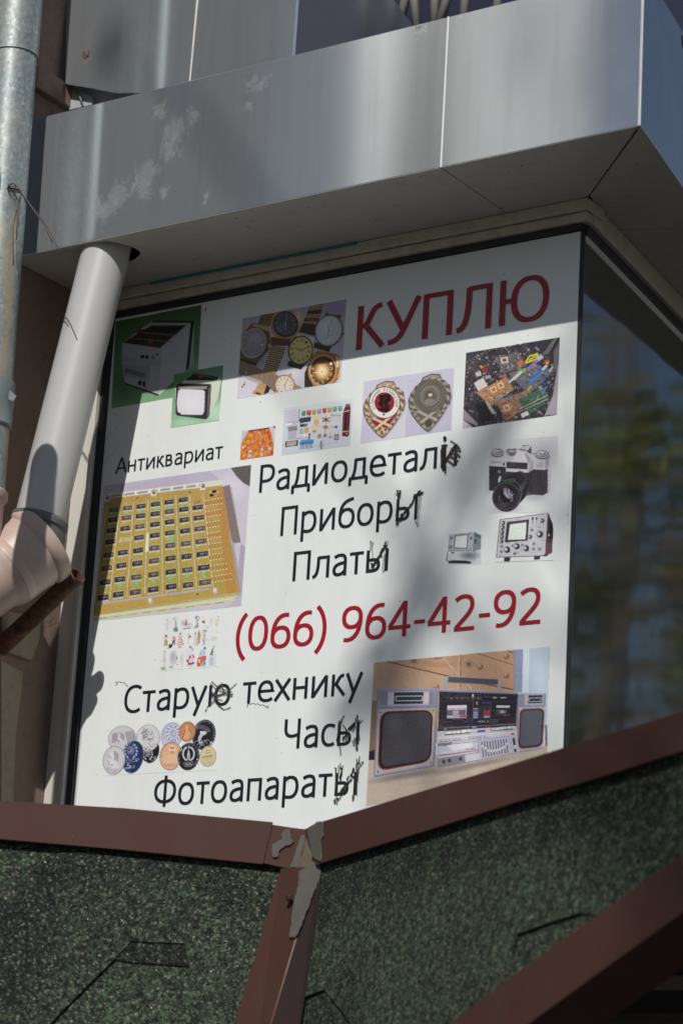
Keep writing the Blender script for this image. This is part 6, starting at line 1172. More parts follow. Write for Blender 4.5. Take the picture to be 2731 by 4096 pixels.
    P(g, [(836, 610), (936, 608), (934, 690), (832, 692)], (206, 24, 36)); P(g, [(830, 696), (932, 692), (930, 730), (828, 734)], (120, 160, 226)); P(g, [(806, 458), (858, 460), (856, 490), (804, 488)], (52, 66, 160)); P(g, [(884, 460), (938, 462), (936, 492), (882, 490)], (52, 66, 160)); Ln(g, [(760, 568), (936, 568), (934, 604), (758, 606), (760, 568)], 3, (150, 148, 156)); rtext(g, 'GRAPHIC EQUALIZER', (790, 590), (906, 590), 8, (200, 200, 206)); Ln(g, [(758, 620), (824, 620), (822, 676), (756, 676), (758, 620)], 3, (150, 148, 156))
    for x in (716, 716): E(g, x, 470, 12, 14, (214, 214, 220)); E(g, x, 498, 12, 12, (200, 200, 206))
    for k in range(6): Ln(g, [(745+k*36, 530), (745+k*36, 552)], 4, (170, 168, 176)); Ln(g, [(708+k*36, 764), (706+k*36, 824)], 3, (150, 148, 156)); E(g, 742+k*30 if k < 4 else 850+k*10, 792, 12, 12, (170, 168, 176))
    Ln(g, [(760, 730), (790, 700), (820, 730)], 4, (170, 168, 176)); Ln(g, [(665, 446), (640, 842)], 5, (110, 106, 116)); Ln(g, [(950, 446), (935, 836)], 5, (110, 106, 116)); P(g, [(1230, 740), (1375, 735), (1372, 820), (1180, 825)], (96, 30, 44), .5)
    P(g, [(50, 912), (1375, 840), (1385, 862), (50, 958)], (44, 34, 44)); P(g, [(632, 880), (708, 876), (706, 900), (630, 903)], (120, 160, 230)); P(g, [(872, 862), (944, 858), (942, 882), (870, 886)], (206, 30, 44)); P(g, [(160, 912), (204, 909), (203, 926), (159, 928)], (150, 176, 230))
    for k in range(12): x = 230+k*36 if k < 10 else 1060+k*20; P(g, [(x, 905-k*2), (x+14, 904-k*2), (x+14, 918-k*2), (x, 919-k*2)], (200, 198, 206), .7)
    for k in range(7): x = 1060+k*42; P(g, [(x, 846-k*2), (x+20, 845-k*2), (x+19, 858-k*2), (x, 859-k*2)], (200, 190, 196), .7)
    P(g, [(45, 960), (1385, 866), (1395, 1040), (38, 1165)], (206, 202, 210)); grad(g, [(45, 1060), (1390, 960), (1400, 1040), (38, 1165)], (226, 224, 230), (196, 192, 202), 10)
    P(g, [(178, 960), (612, 932), (606, 990), (176, 1028)], (44, 40, 50)); 
    for x0, x1 in ((184, 296), (303, 368), (375, 440), (447, 550), (556, 612)): P(g, [(x0, 962-(x0-180)*.06), (x1, 962-(x1-180)*.06), (x1-2, 1012-(x1-180)*.085), (x0-2, 1012-(x0-180)*.085)], (236, 234, 238))
    P(g, [(956, 900), (1340, 870), (1334, 926), (952, 958)], (44, 40, 50))
    for x0, x1 in ((964, 1018), (1024, 1108), (1114, 1162), (1168, 1214), (1220, 1300), (1304, 1340)): P(g, [(x0, 902-(x0-960)*.075), (x1, 902-(x1-960)*.075), (x1-2, 944-(x1-960)*.078), (x0-2, 944-(x0-960)*.078)], (232, 230, 234))
    P(g, [(726, 944), (852, 930), (856, 966), (724, 980)], (74, 92, 176)); P(g, [(724, 968), (856, 955), (856, 966), (724, 980)], (44, 56, 120)); P(g, [(1292, 992), (1350, 990), (1350, 1012), (1292, 1020)], (206, 40, 54))
    for x, y in [(98+k*74, 1118-k*8) for k in range(5)]+[(582+k*64, 1064-k*6) for k in range(5)]: Ln(g, [(x+48, y-10), (x, y-6), (x, y+22), (x+54, y+18)], 9, (110, 104, 122)); P(g, [(x+6, y-4), (x+50, y-8), (x+50, y+10), (x+6, y+14)], (226, 224, 230))
    P(g, [(38, 1165), (728, 1100), (738, 1120), (735, 1320), (510, 1355), (50, 1432)], (204, 204, 214)); P(g, [(44, 1168), (300, 1145), (290, 1200), (60, 1210)], (96, 92, 108), .7); Ln(g, [(52, 1198), (736, 1130), (736, 1318), (52, 1428), (52, 1198)], 4, (80, 78, 96)); P(g, [(200, 1190), (640, 1150), (640, 1230), (300, 1290)], (236, 236, 242), .8)
    rtext(g, 'SHARP', (112, 1345), (400, 1318), 44, (236, 236, 242)); P(g, [(68, 1364), (732, 1272), (732, 1288), (70, 1384)], (180, 110, 124)); rtext(g, 'GF-800', (524, 1284), (692, 1266), 30, (96, 92, 106))
    P(g, [(730, 1100), (1395, 1030), (1432, 1310), (760, 1440)], (196, 194, 210)); P(g, [(730, 1096), (1250, 1042), (1250, 1052), (730, 1108)], (140, 160, 220))
    for k in range(10):
        x0 = 795+k*46; y0 = 1134-k*5; x1 = x0+30; y1 = 1400-k*8; Ln(g, [(x0, y0), (x1, y1)], 13, (44, 36, 50)); s = [.3, .45, .62, .66, .68, .7, .66, .6, .55, .35][k]; E(g, x0+30*s, y0+(y1-y0)*s, 10, 24, (232, 230, 238)); 
        for j in range(8): Ln(g, [(x0-18+j*3.6, y0+20+j*31), (x0-8+j*3.6, y0+19+j*31)], 2, (150, 148, 164), .7)
    Ln(g, [(1333, 1075), (1366, 1308)], 34, (34, 28, 40)); P(g, [(1336, 1190), (1364, 1188), (1376, 1255), (1346, 1258)], (226, 224, 232)); Ln(g, [(1262, 1046), (1310, 1338)], 3, (140, 138, 160)); Ln(g, [(740, 1110), (768, 1440)], 3, (120, 118, 136))
    P(g, [(45, 1432), (500, 1362), (515, 1480), (60, 1580), (40, 1560)], (142, 138, 148)); P(g, [(512, 1358), (765, 1320), (768, 1436), (535, 1478), (518, 1470)], (206, 206, 218))
    for x, y in ((154, 1475), (250, 1455), (438, 1427)): E(g, x, y, 28, 33, (90, 86, 98)); E(g, x, y, 19, 24, (34, 28, 36)); E(g, x-2, y-2, 8, 10, (90, 86, 92))
    clip()
def art_fade():
    """the ink has faded and the print screen is a little soft"""
    lum = ART.mean(2, keepdims=True); sat = np.abs(ART-lum).max(2, keepdims=True)
    m = np.clip((.87-lum)/.2, 0, 1)
    A_ = ART.copy()
    for ax in (0, 1): A_ = (np.roll(A_, 1, ax)+2*A_+np.roll(A_, -1, ax))/4
    n = RNG.normal(0, .024, (CHT//2+1, CWD//2+1)).astype(np.float32); n = np.kron(n, np.ones((2, 2), np.float32))[:CHT, :CWD, None]
    lf = A_.mean(2, keepdims=True); B_ = lf+(A_-lf)*.86; B_ = B_*.93+.045
    ART[...] = A_*(1-m)+(B_+n)*m
def art_dirt():
    rr = np.random.default_rng(8)
    yy, xx = np.mgrid[0:CHT, 0:CWD].astype(np.float32)
    big = (np.sin(xx*.0031+yy*.0017)+np.sin(yy*.0042-xx*.0012+1.3)+np.sin(xx*.0093+2)*.4)*.004
    ART[...] *= (1+big)[..., None]
    stripe = rr.normal(0, .0035, CWD).astype(np.float32); stripe = np.convolve(stripe, np.ones(5)/5, 'same'); ART[...] *= (1+stripe)[None, :, None]
    for k in range(420):
        x, y = rr.uniform(0, CWD), rr.uniform(0, CHT); r = rr.choice([.7, 1.0, 1.5, 2.4], p=[.5, .3, .15, .05]); a = rr.uniform(.2, .8)
        y0, y1, x0, x1 = int(max(0, y-3)), int(min(CHT, y+4)), int(max(0, x-3)), int(min(CWD, x+4)); Y, X = np.mgrid[y0:y1, x0:x1]; m = np.clip(r+.5-np.hypot(X-x, Y-y), 0, 1)[..., None]*a
        ART[y0:y1, x0:x1] = ART[y0:y1, x0:x1]*(1-m)+np.array([.25, .24, .22], np.float32)*m
    for pts in ([(1397, 400), (1392, 620), (1385, 800), (1378, 1100), (1372, 1340)],): Ln(Z7, pts, 2, (120, 118, 112), .5)
    Ln(Z7, [(1380, 860), (1372, 880)], 5, (90, 88, 84), .7)
    Ln(Z5, [(1040, 80), (1055, 68)], 3, (80, 80, 78), .8)
    for a_, b_ in (((246, 900), (252, 895)), ((120, 790), (150, 850))): Ln(C1, [a_, b_], 6 if a_[0] == 246 else 14, (176, 174, 160), .5)
    for pts in ([(300, 862), (318, 868), (322, 880), (306, 900)], [(318, 862), (345, 858), (368, 868), (390, 866), (412, 884), (420, 900), (436, 904)]): Ln(C1, pts, 6, (52, 34, 30))
    for pts in ([(842, 330), (848, 308), (862, 312), (876, 305), (890, 312), (904, 308), (918, 318), (934, 314), (948, 326), (962, 320), (964, 330), (950, 332)],): Ln(fr(400, 2600, .7015), pts, 3.2, (40, 34, 34))
    g = fr(400, 1150, .6378)
    for pts in ([(40, 960), (60, 930), (110, 880), (150, 840)], [(30, 1040), (90, 970)], [(36, 1100), (110, 1015), (150, 980)]): Ln(g, pts, 1.6, (150, 150, 150), .6)
    E(g, 668, 142, 7, 9, (120, 116, 100), a=.8)
for fn_ in (art_tv, art_watches, art_components, art_badges, art_junk, art_pcb, art_camera, art_scopes, art_figurines, art_coins, art_boombox, art_fade, art_dirt): fn_()

img = bpy.data.images.new('sign_print', CWD, CHT, alpha=False); img.colorspace_settings.name = 'sRGB'
buf = np.ones((CHT, CWD, 4), np.float32); buf[..., :3] = np.clip(ART[::-1], 0, 1); img.pixels.foreach_set(buf.ravel()); img.update(); img.pack()
def print_mat():
    b = MatB('printed_film'); t = b.n.new('ShaderNodeTexImage'); t.image = img; t.interpolation = 'Cubic'; uv = b.n.new('ShaderNodeUVMap'); b.l.new(uv.outputs[0], t.inputs[0])
    dirt = b.ramp(b.noise(1, 5, .6, vec=b.coord((9, 9, 1.4))), [(.45, 1), (.8, .93)])
    b.set(col=b.mix(1.0, t.outputs[0], dirt, 'MULTIPLY'), rough=.30, spec=.45); b.bump(b.noise(3.2, 3, .5), .12, .004); return b.m
M_PRINT = print_mat()
sg = thing('shop_sign', 'white printed sign panel reading КУПЛЮ with a phone number and pictures of old electronics', 'sign', ((SX0+SX1)/2, 0, SZ0))
def uvp(x, z): return ((x-SX0)/(SX1-SX0), (z-SZ0)/(SZ1-SZ0))
def flat(name, poly, y, th, mat, label=None):
    n = len(poly); V = [(x, y, z) for x, z in poly]+[(x, y+th, z) for x, z in poly]
    F_ = [list(range(n))[::-1], list(range(n, 2*n))]+[[i, (i+1) % n, (i+1) % n+n, i+n] for i in range(n)]
    o = fixn(obj(name, V, F_, mat, sg, uvs=[uvp(x, z) for x, z in poly]*2, label=label)); return o
flat('sign_board', [(SX0, SZ0), (SX1, SZ0), (SX1, SZ1), (SX0, SZ1)], -.003, .003, M_PRINT, 'white backing panel')
pics = [(Z4, [(105, 214), (642, 112), (612, 665), (78, 762)], 'printed picture of the back of a portable television on green', 0), (Z4, [(470, 548), (778, 490), (752, 835), (450, 882)], 'printed picture of a portable television screen on green', 1), (F2, [(115, 290), (1527, 30), (1455, 1155), (37, 1390)], 'printed picture of a heap of wristwatches', 0), (F1, [(97, 425), (514, 363), (488, 730), (72, 790)], 'printed picture of an orange circuit board', 0), (F1, [(628, 140), (1490, 10), (1450, 605), (590, 730)], 'printed picture of electronic components', 0),
        (Z5, [(168, 750), (448, 706), (428, 1096), (147, 1138)], 'printed picture of a badge front with red enamel', 0), (Z5, [(448.5, 706), (735, 662), (716, 1054), (428.5, 1096)], 'printed picture of the back of a badge', 0), (Z5, [(808, 570), (1393, 473), (1376, 957), (786, 1045)], 'printed picture of a bag of scrap circuit boards', 0), (Z6, [(160, 548), (1474, 360), (1383, 1625), (58, 1760)], 'printed picture of a yellow circuit board with black chips', 0),
        (F5, [(640, 215), (1515, 140), (1490, 1095), (620, 1110)], 'printed picture of a film camera', 0), (F5, [(735, 1185), (1460, 1102), (1455, 1700), (730, 1725)], 'printed picture of a large oscilloscope', 1), (F5, [(112, 1370), (565, 1335), (556, 1745), (105, 1765)], 'printed picture of a small oscilloscope on its stand', 0), (F4, [(150, 130), (1470, 60), (1440, 1270), (130, 1370)], 'printed picture of porcelain figurines', 0), (C1, [(165, 1300), (1355, 1235), (1365, 1780), (165, 1840)], 'printed picture of ten overlapping coins', 0), (Z8, [(180, 280), (1479, 163), (1435, 1120), (122, 1338)], 'printed picture of a twin cassette boombox', 0)]
for f_, pts, lb, lv in pics:
    C = to_c(pts, f_); poly = [(SX0+x/RES, SZ1-y/RES) for x, y in C]
    flat('printed_picture', poly, -.0034-lv*.0004, .0004+lv*.0002, M_PRINT, lb)
# lettering: cut film letters
M_INK = simple('black_letter_film', (.0105, .0135, .020), .4, .1, 40)
M_RED = simple('dark_red_letter_film', (.345, .008, .017), .35, .05, 40)
def wpt(f, p): c = to_c([p], f)[0]; return np.array([SX0+c[0]/RES, SZ1-c[1]/RES])
Z5b = fr(950, 1700, .6059); Z6b = fr(400, 2600, .7015)
def bz(*p, n=9):
    p = [np.array(q, float) for q in p]; return [tuple((1-t)**3*p[0]+3*t*(1-t)**2*p[1]+3*t*t*(1-t)*p[2]+t**3*p[3]) for t in np.linspace(0, 1, n)]
def ov(cx, cy, rx, ry, n=40, e=2.25):
    o = []
    for k in range(n+1):
        a_ = 2*math.pi*k/n; ca, sa = math.cos(a_), math.sin(a_); o.append((cx+rx*math.copysign(abs(ca)**(2/e), ca), cy+ry*math.copysign(abs(sa)**(2/e), sa)))
    return o
def VV(x, y0, y1): return [(x, y0), (x, y1)]
def HH(x0, x1, y): return [(x0, y), (x1, y)]
S_ = .06; T_ = .048
six = [bz((.63, .945), (.34, 1.02), (.12, .80), (.115, .36)), ov(.385, .32, .27, .275)]
GL = {
 'П': (.86, [VV(.15, 0, 1), VV(.71, 0, 1), HH(.15, .71, .952)]), 'К': (.76, [VV(.15, 0, 1), bz((.18, .52), (.44, .50), (.34, .955), (.66, .955)), [(.30, .52), (.72, 0)]]),
 'У': (.80, [[(.06, 1), (.415, .33)], [(.775, 1), (.44, .30)]+bz((.44, .30), (.36, .13), (.28, .05), (.08, .05))]), 'Л': (.90, [VV(.74, 0, 1), HH(.27, .74, .952), [(.285, .98)]+bz((.285, .9), (.28, .4), (.25, .055), (.02, .055))]),
 'Ю': (1.22, [VV(.15, 0, 1), HH(.15, .42, .52), ov(.76, .5, .355, .455)]), 'А': (.84, [[(.05, 0), (.415, 1)], [(.425, 1), (.79, 0)], HH(.18, .66, .33)]),
 'Р': (.74, [VV(.15, 0, 1), [(.15, .952)]+bz((.34, .952), (.56, .95), (.65, .86), (.65, .69))[:]+bz((.65, .69), (.65, .50), (.54, .40), (.34, .40))+[(.15, .40)]]),
 'С': (.78, [bz((.73, .87), (.64, .93), (.57, .955), (.49, .955))+bz((.49, .955), (.24, .955), (.11, .77), (.11, .5))+bz((.11, .5), (.11, .22), (.24, .045), (.49, .045))+bz((.49, .045), (.58, .045), (.65, .07), (.73, .13))]),
 'Ч': (.82, [VV(.66, 0, 1), [(.14, 1), (.14, .68)]+bz((.14, .68), (.14, .50), (.24, .42), (.42, .42))+[(.66, .47)]]), 'Ф': (1.02, [VV(.51, -.03, 1.04), ov(.51, .5, .40, .36)]),
 'н': (.74, [VV(.14, 0, .75), VV(.60, 0, .75), HH(.14, .60, .40)]), 'т': (.60, [HH(.03, .57, .702), VV(.30, 0, .75)]), 'и': (.78, [VV(.14, 0, .75), VV(.64, 0, .75), [(.15, .03), (.63, .72)]]),
 'к': (.62, [VV(.14, 0, .75), bz((.17, .40), (.36, .38), (.28, .70), (.55, .705)), [(.26, .40), (.59, 0)]]), 'в': (.68, [VV(.14, 0, .75), [(.14, .702), (.30, .702)]+bz((.30, .702), (.53, .70), (.53, .41), (.30, .395)), [(.14, .395), (.32, .395)]+bz((.32, .395), (.60, .39), (.60, .05), (.32, .048))+[(.14, .048)]]),
 'а': (.68, [bz((.12, .64), (.20, .69), (.28, .71), (.35, .71))+bz((.35, .71), (.49, .71), (.545, .64), (.545, .50))+[(.545, 0)], bz((.545, .44), (.25, .43), (.12, .36), (.12, .20))+bz((.12, .20), (.12, .09), (.2, .045), (.29, .045))+bz((.29, .045), (.38, .045), (.46, .08), (.545, .17))]),
 'р': (.76, [VV(.14, -.28, .75), bz((.14, .60), (.22, .68), (.30, .71), (.38, .71))+bz((.38, .71), (.56, .71), (.645, .58), (.645, .385))+bz((.645, .385), (.645, .17), (.54, .045), (.36, .045))+bz((.36, .045), (.26, .045), (.2, .06), (.14, .10))]),
 'о': (.76, [ov(.38, .375, .27, .335)]), 'е': (.72, [[(.11, .385), (.63, .385)]+bz((.625, .39), (.625, .60), (.53, .71), (.38, .71))+bz((.38, .71), (.21, .71), (.11, .57), (.11, .37))+bz((.11, .37), (.11, .15), (.22, .045), (.41, .045))+bz((.41, .045), (.50, .045), (.58, .07), (.64, .12))]),
 'д': (.78, [HH(.02, .77, .048), VV(.07, -.20, .05), VV(.72, -.20, .05), VV(.61, .05, .75), HH(.23, .61, .702), bz((.265, .73), (.26, .45), (.25, .2), (.13, .05))]), 'л': (.74, [VV(.61, 0, .75), HH(.22, .61, .702), [(.235, .73)]+bz((.235, .7), (.23, .35), (.22, .05), (.02, .055))]),
 'б': (.76, [bz((.64, .985), (.42, .93), (.12, .93), (.115, .38)), ov(.385, .335, .27, .295)]), 'ы': (1.0, [VV(.14, 0, .75), [(.14, .42), (.34, .42)]+bz((.34, .42), (.50, .42), (.555, .35), (.555, .235))+bz((.555, .235), (.555, .11), (.48, .048), (.32, .048))+[(.14, .048)], VV(.86, 0, .75)]),
 'с': (.60, [bz((.56, .65), (.49, .69), (.43, .71), (.38, .71))+bz((.38, .71), (.20, .71), (.11, .57), (.11, .375))+bz((.11, .375), (.11, .17), (.20, .045), (.38, .045))+bz((.38, .045), (.44, .045), (.50, .06), (.56, .10))]),
 'у': (.66, [[(.05, .75), (.335, .06)], [(.61, .75), (.19, -.28)]]), 'ю': (1.02, [VV(.14, 0, .75), HH(.14, .36, .40), ov(.63, .375, .265, .335)]), 'х': (.66, [[(.05, .75), (.61, 0)], [(.60, .75), (.04, 0)]]), 'п': (.74, [VV(.14, 0, .75), VV(.60, 0, .75), HH(.14, .60, .702)]),
 '(': (.46, [bz((.41, 1.10), (.06, .78), (.06, .08), (.41, -.24), n=16)]), ')': (.46, [bz((.06, 1.10), (.41, .78), (.41, .08), (.06, -.24), n=16)]), '0': (.76, [ov(.38, .5, .27, .455)]), '6': (.76, six), '9': (.76, [[(.76-x, 1-y) for x, y in s] for s in six]),
 '4': (.78, [VV(.54, 0, 1), HH(.03, .73, .27), [(.53, .97), (.07, .29)]]), '2': (.76, [bz((.10, .85), (.20, .93), (.28, .955), (.36, .955))+bz((.36, .955), (.53, .955), (.605, .86), (.605, .72))+bz((.605, .72), (.605, .50), (.36, .34), (.12, .07)), HH(.07, .69, .048)]), '-': (.46, [HH(.06, .40, .37)]), ' ': (.38, [])}
def word(s, f, bl, br, tl, mat, label, wt=1.0):
    """bl, br: baseline under the first and last ink; tl: point at cap height above bl. Letters are cut film: strokes laid edge to edge"""
    a_, b_, t_ = wpt(f, bl), wpt(f, br), wpt(f, tl); h = t_[1]-a_[1]; d = b_-a_; rib = []; x = 0; xs = []
    for ch in s:
        adv, st = GL[ch]
        for p in st:
            q = np.array([(x+u_, v_) for u_, v_ in p]); rib.append(q)
        x += adv
    def wd(t): return (T_+(S_-T_)*abs(t[1])/(np.linalg.norm(t)+1e-9))*wt
    quads = []
    for q in rib:
        n = len(q); tt = []
        closed = np.linalg.norm(q[0]-q[-1]) < 1e-6
        q = [q[0]]+[q[i] for i in range(1, n) if np.linalg.norm(q[i]-q[i-1]) > 1e-5]; n = len(q); Lf = []; Rt = []
        for i in range(n):
            if closed: t0 = q[i]-q[i-1 if i else n-2]; t1 = q[(i+1) if i < n-1 else 1]-q[i]
            else: t0 = q[i]-q[i-1] if i else q[1]-q[0]; t1 = q[i+1]-q[i] if i < n-1 else q[-1]-q[-2]
            t0 = t0/np.linalg.norm(t0); t1 = t1/np.linalg.norm(t1); m = t0+t1; m = m/np.linalg.norm(m); nn = np.array([-m[1], m[0]]); cs = max(.5, abs(np.dot(nn, np.array([-t0[1], t0[0]]))))
            w_ = wd(m if abs(np.dot(t0, t1)) > .3 else t0)/cs; Lf.append(q[i]+nn*w_); Rt.append(q[i]-nn*w_)
        quads.append((Lf, Rt))
    allp = np.concatenate([np.array(l+r) for l, r in quads]); x0, x1 = allp[:, 0].min(), allp[:, 0].max()
    V = []; F_ = []
    for k, (Lf, Rt) in enumerate(quads):
        b0 = len(V); n = len(Lf); y = -.0045-.00002*(k % 6)
        for p in Lf+Rt: P_ = a_+d*(p[0]-x0)/(x1-x0)+np.array([0, h*p[1]]); V.append((P_[0], y, P_[1]))
        F_ += [[b0+i, b0+i+1, b0+n+i+1, b0+n+i][::-1] for i in range(n-1)]
    return obj('lettering', V, F_, mat, sg, label=label)
word('КУПЛЮ', Z5, (120, 555), (1325, 353), (137, 280), M_RED, 'large dark red word КУПЛЮ', 1.12)
word('Антиквариат', Z6, (258, 443), (1218, 298), (266, 306), M_INK, 'small black word Антиквариат')
word('Радиодетали', Z5b, (148, 450), (1452, 270), (163, 268), M_INK, 'black word Радиодетали, top of the list')
word('Приборы', Z5b, (288, 735), (1190, 622), (302, 545), M_INK, 'black word Приборы')
word('Платы', Z5b, (368, 1033), (997, 962), (382, 842), M_INK, 'black word Платы')
word('(066) 964-42-92', FULL, (944, 2610), (2163, 2494), (956, 2474), M_RED, 'dark red phone number', 1.08)
word('Старую', Z6b, (140, 364), (746, 314), (152, 206), M_INK, 'black word Старую')
word('технику', Z6b, (815, 308), (1500, 251), (823, 148), M_INK, 'black word технику')
word('Часы', Z6b, (1050, 567), (1480, 540), (1060, 398), M_INK, 'black word Часы')
word('Фотоапараты', Z6b, (310, 893), (1466, 826), (318, 728), M_INK, 'black word Фотоапараты, bottom of the list')
# marker pen corrections
def pen_mat(nm, c, al):
    b = MatB(nm); b.set(col=c, rough=.5); t = b.n.new('ShaderNodeBsdfTransparent'); mx = b.n.new('ShaderNodeMixShader'); n = b.ramp(b.noise(160, 3), [(.3, al*.75), (.6, min(1, al*1.15))])
    b.l.new(n, mx.inputs[0]); b.l.new(t.outputs[0], mx.inputs[1]); b.l.new(b.p.outputs[0], mx.inputs[2]); b.l.new(mx.outputs[0], b.out.inputs[0]); return b.m
M_PEN = pen_mat('thin_marker_ink', (.085, .075, .055), .72); M_PENB = pen_mat('thick_marker_ink', (.022, .018, .014), .95)
def strokes(name, f, thin, thick, dots, wt, wk, label, seed=1):
    rr = random.Random(seed); lay = [0]
    def rib(lst, wd, mat, nm, lb):
        Vs = []; Fs = []
        for pts in lst:
            c = to_c(pts, f)/RES; c = np.stack([SX0+c[:, 0], SZ1-c[:, 1]], 1); lay[0] += 1; y = -.0051-.00001*lay[0]
            for i in range(len(c)-1):
                d = c[i+1]-c[i]; L_ = np.linalg.norm(d)+1e-9; n = np.array([-d[1], d[0]])/L_*wd*.5; d = d/L_*wd*.35
                b = len(Vs); q = [c[i]-d+n, c[i+1]+d+n, c[i+1]+d-n, c[i]-d-n]; Vs += [(p[0], y-.000003*i, p[1]) for p in q]; Fs.append([b, b+3, b+2, b+1])
        if nm == 'marker_blots' or dots is None: pass
        return Vs, Fs
    if thin: v, g_ = rib(thin, wt, M_PEN, 'a', None); obj(name, v, g_, M_PEN, sg, label=label)['kind'] = 'stuff'
    v, g_ = rib(thick, wk, M_PENB, 'b', None) if thick else ([], [])
    for (x, y, r) in dots:
        c = to_c(epts(x, y, r, r*1.1, rr.uniform(0, 90), 9), f)/RES; lay[0] += 1; b = len(v); v += [(SX0+p[0], -.0055-.00001*lay[0], SZ1-p[1]) for p in c]; g_.append([b+k for k in range(9)])
    if v: obj('marker_blots', v, g_, M_PENB, sg)['kind'] = 'stuff'
F6 = fr(1300, 1900, .2679); F7 = fr(1300, 2840, .1786)
def chain(a_, b_, n, r, seed=0, j=6):
    rr = random.Random(seed); return [(a_[0]+(b_[0]-a_[0])*k/(n-1)+rr.uniform(-j, j), a_[1]+(b_[1]-a_[1])*k/(n-1)+rr.uniform(-j, j), r*rr.uniform(.75, 1.2)) for k in range(n)]
strokes('marker_scribble', Z7, [[(258, 162), (300, 185)], [(262, 230), (350, 262)], [(350, 262), (320, 215)], [(250, 260), (345, 315)], [(345, 315), (300, 255)], [(235, 300), (325, 355)], [(325, 355), (260, 300)], [(215, 330), (290, 400)], [(270, 280), (340, 300)], [(230, 310), (290, 330)], [(172, 205), (205, 240)], [(165, 240), (165, 300), (170, 420)], [(330, 210), (345, 240)], [(225, 350), (285, 390)]], [[(195, 200), (192, 440)], [(205, 205), (202, 400)], [(175, 205), (218, 202)]], chain((178, 255), (185, 440), 12, 13, 1)+chain((205, 410), (205, 465), 4, 11, 2)+[(201, 130, 17), (202, 142, 17), (200, 150, 13)], .0042, .0055, 'marker scribble turning the last letter of Радиодетали', 1)
strokes('marker_scribble', F6, [[(1100, 360), (1070, 600), (1078, 775)], [(1105, 380), (1080, 560), (1068, 690), (1090, 770)], [(1150, 240), (1140, 360)], [(1130, 240), (1100, 370)], [(1108, 780), (1090, 700)], [(1455, 320), (1408, 770)], [(1440, 300), (1400, 600), (1388, 780), (1410, 775)], [(1420, 320), (1390, 740)], [(1350, 660), (1372, 750)], [(1360, 660), (1385, 745)], [(1395, 260), (1430, 230)]], [[(1350, 300), (1340, 370)], [(1440, 300), (1350, 310)]], chain((1100, 240), (1118, 345), 8, 16, 3)+chain((1140, 250), (1120, 330), 6, 14, 4)+[(1076, 297, 10)]+chain((1150, 640), (1340, 395), 16, 17, 5)+chain((1160, 590), (1150, 680), 5, 15, 6)+chain((1350, 350), (1430, 260), 10, 17, 7, 10)+chain((1430, 290), (1480, 272), 6, 15, 8)+chain((1085, 745), (1105, 720), 5, 14, 9)+chain((1100, 640), (1130, 690), 6, 14, 10), .0012, .004, 'marker correction over the last letter of Приборы', 2)
strokes('marker_scribble', F6, [[(695, 1000), (688, 1130)], [(705, 1000), (690, 1130)], [(735, 1010), (715, 1130)], [(725, 1010), (718, 1100), (730, 1250)], [(930, 985), (900, 1080)], [(965, 990), (930, 1100)], [(905, 1180), (872, 1400), (885, 1460), (900, 1420), (910, 1200)], [(720, 1130), (730, 1270)], [(650, 1425), (665, 1440)], [(700, 1380), (660, 1440)]], [], chain((730, 1380), (860, 1160), 16, 17, 11)+chain((860, 1150), (940, 1060), 9, 16, 12, 9)+chain((900, 1060), (930, 1010), 4, 13, 13)+chain((720, 1330), (735, 1390), 6, 16, 14)+[(860, 1218, 14), (695, 998, 9), (880, 1110, 16)], .0017, .004, 'marker correction over the last letter of Платы', 3)
strokes('marker_scribble', F7, [[(455, 140), (420, 170), (395, 290)], [(335, 260), (355, 380)], [(350, 265), (325, 450), (295, 690)], [(380, 225), (375, 290)], [(430, 340), (500, 450)], [(735, 130), (740, 260)], [(755, 140), (760, 260)], [(700, 200), (715, 270)], [(860, 240), (800, 300)], [(800, 240), (780, 270)], [(700, 300), (560, 450)], [(700, 340), (590, 470)], [(710, 390), (640, 490)], [(500, 560), (420, 690)], [(540, 560), (480, 690)], [(560, 580), (575, 630)], [(700, 640), (665, 800)], [(685, 650), (680, 800)], [(785, 560), (800, 680)], [(735, 790), (738, 910)], [(750, 790), (752, 905)], [(725, 780), (722, 890)], [(355, 800), (355, 840)], [(365, 850), (378, 1010)], [(640, 700), (645, 720)]], [[(690, 300), (570, 420)], [(650, 360), (600, 410)]], chain((310, 620), (290, 700), 5, 20, 15)+chain((430, 630), (500, 580), 5, 20, 16)+chain((560, 430), (690, 350), 7, 22, 17)+chain((320, 760), (360, 750), 4, 20, 18)+[(512, 472, 22), (440, 670, 20)], .0034, .006, 'marker correction over the last letter of Часы', 4)
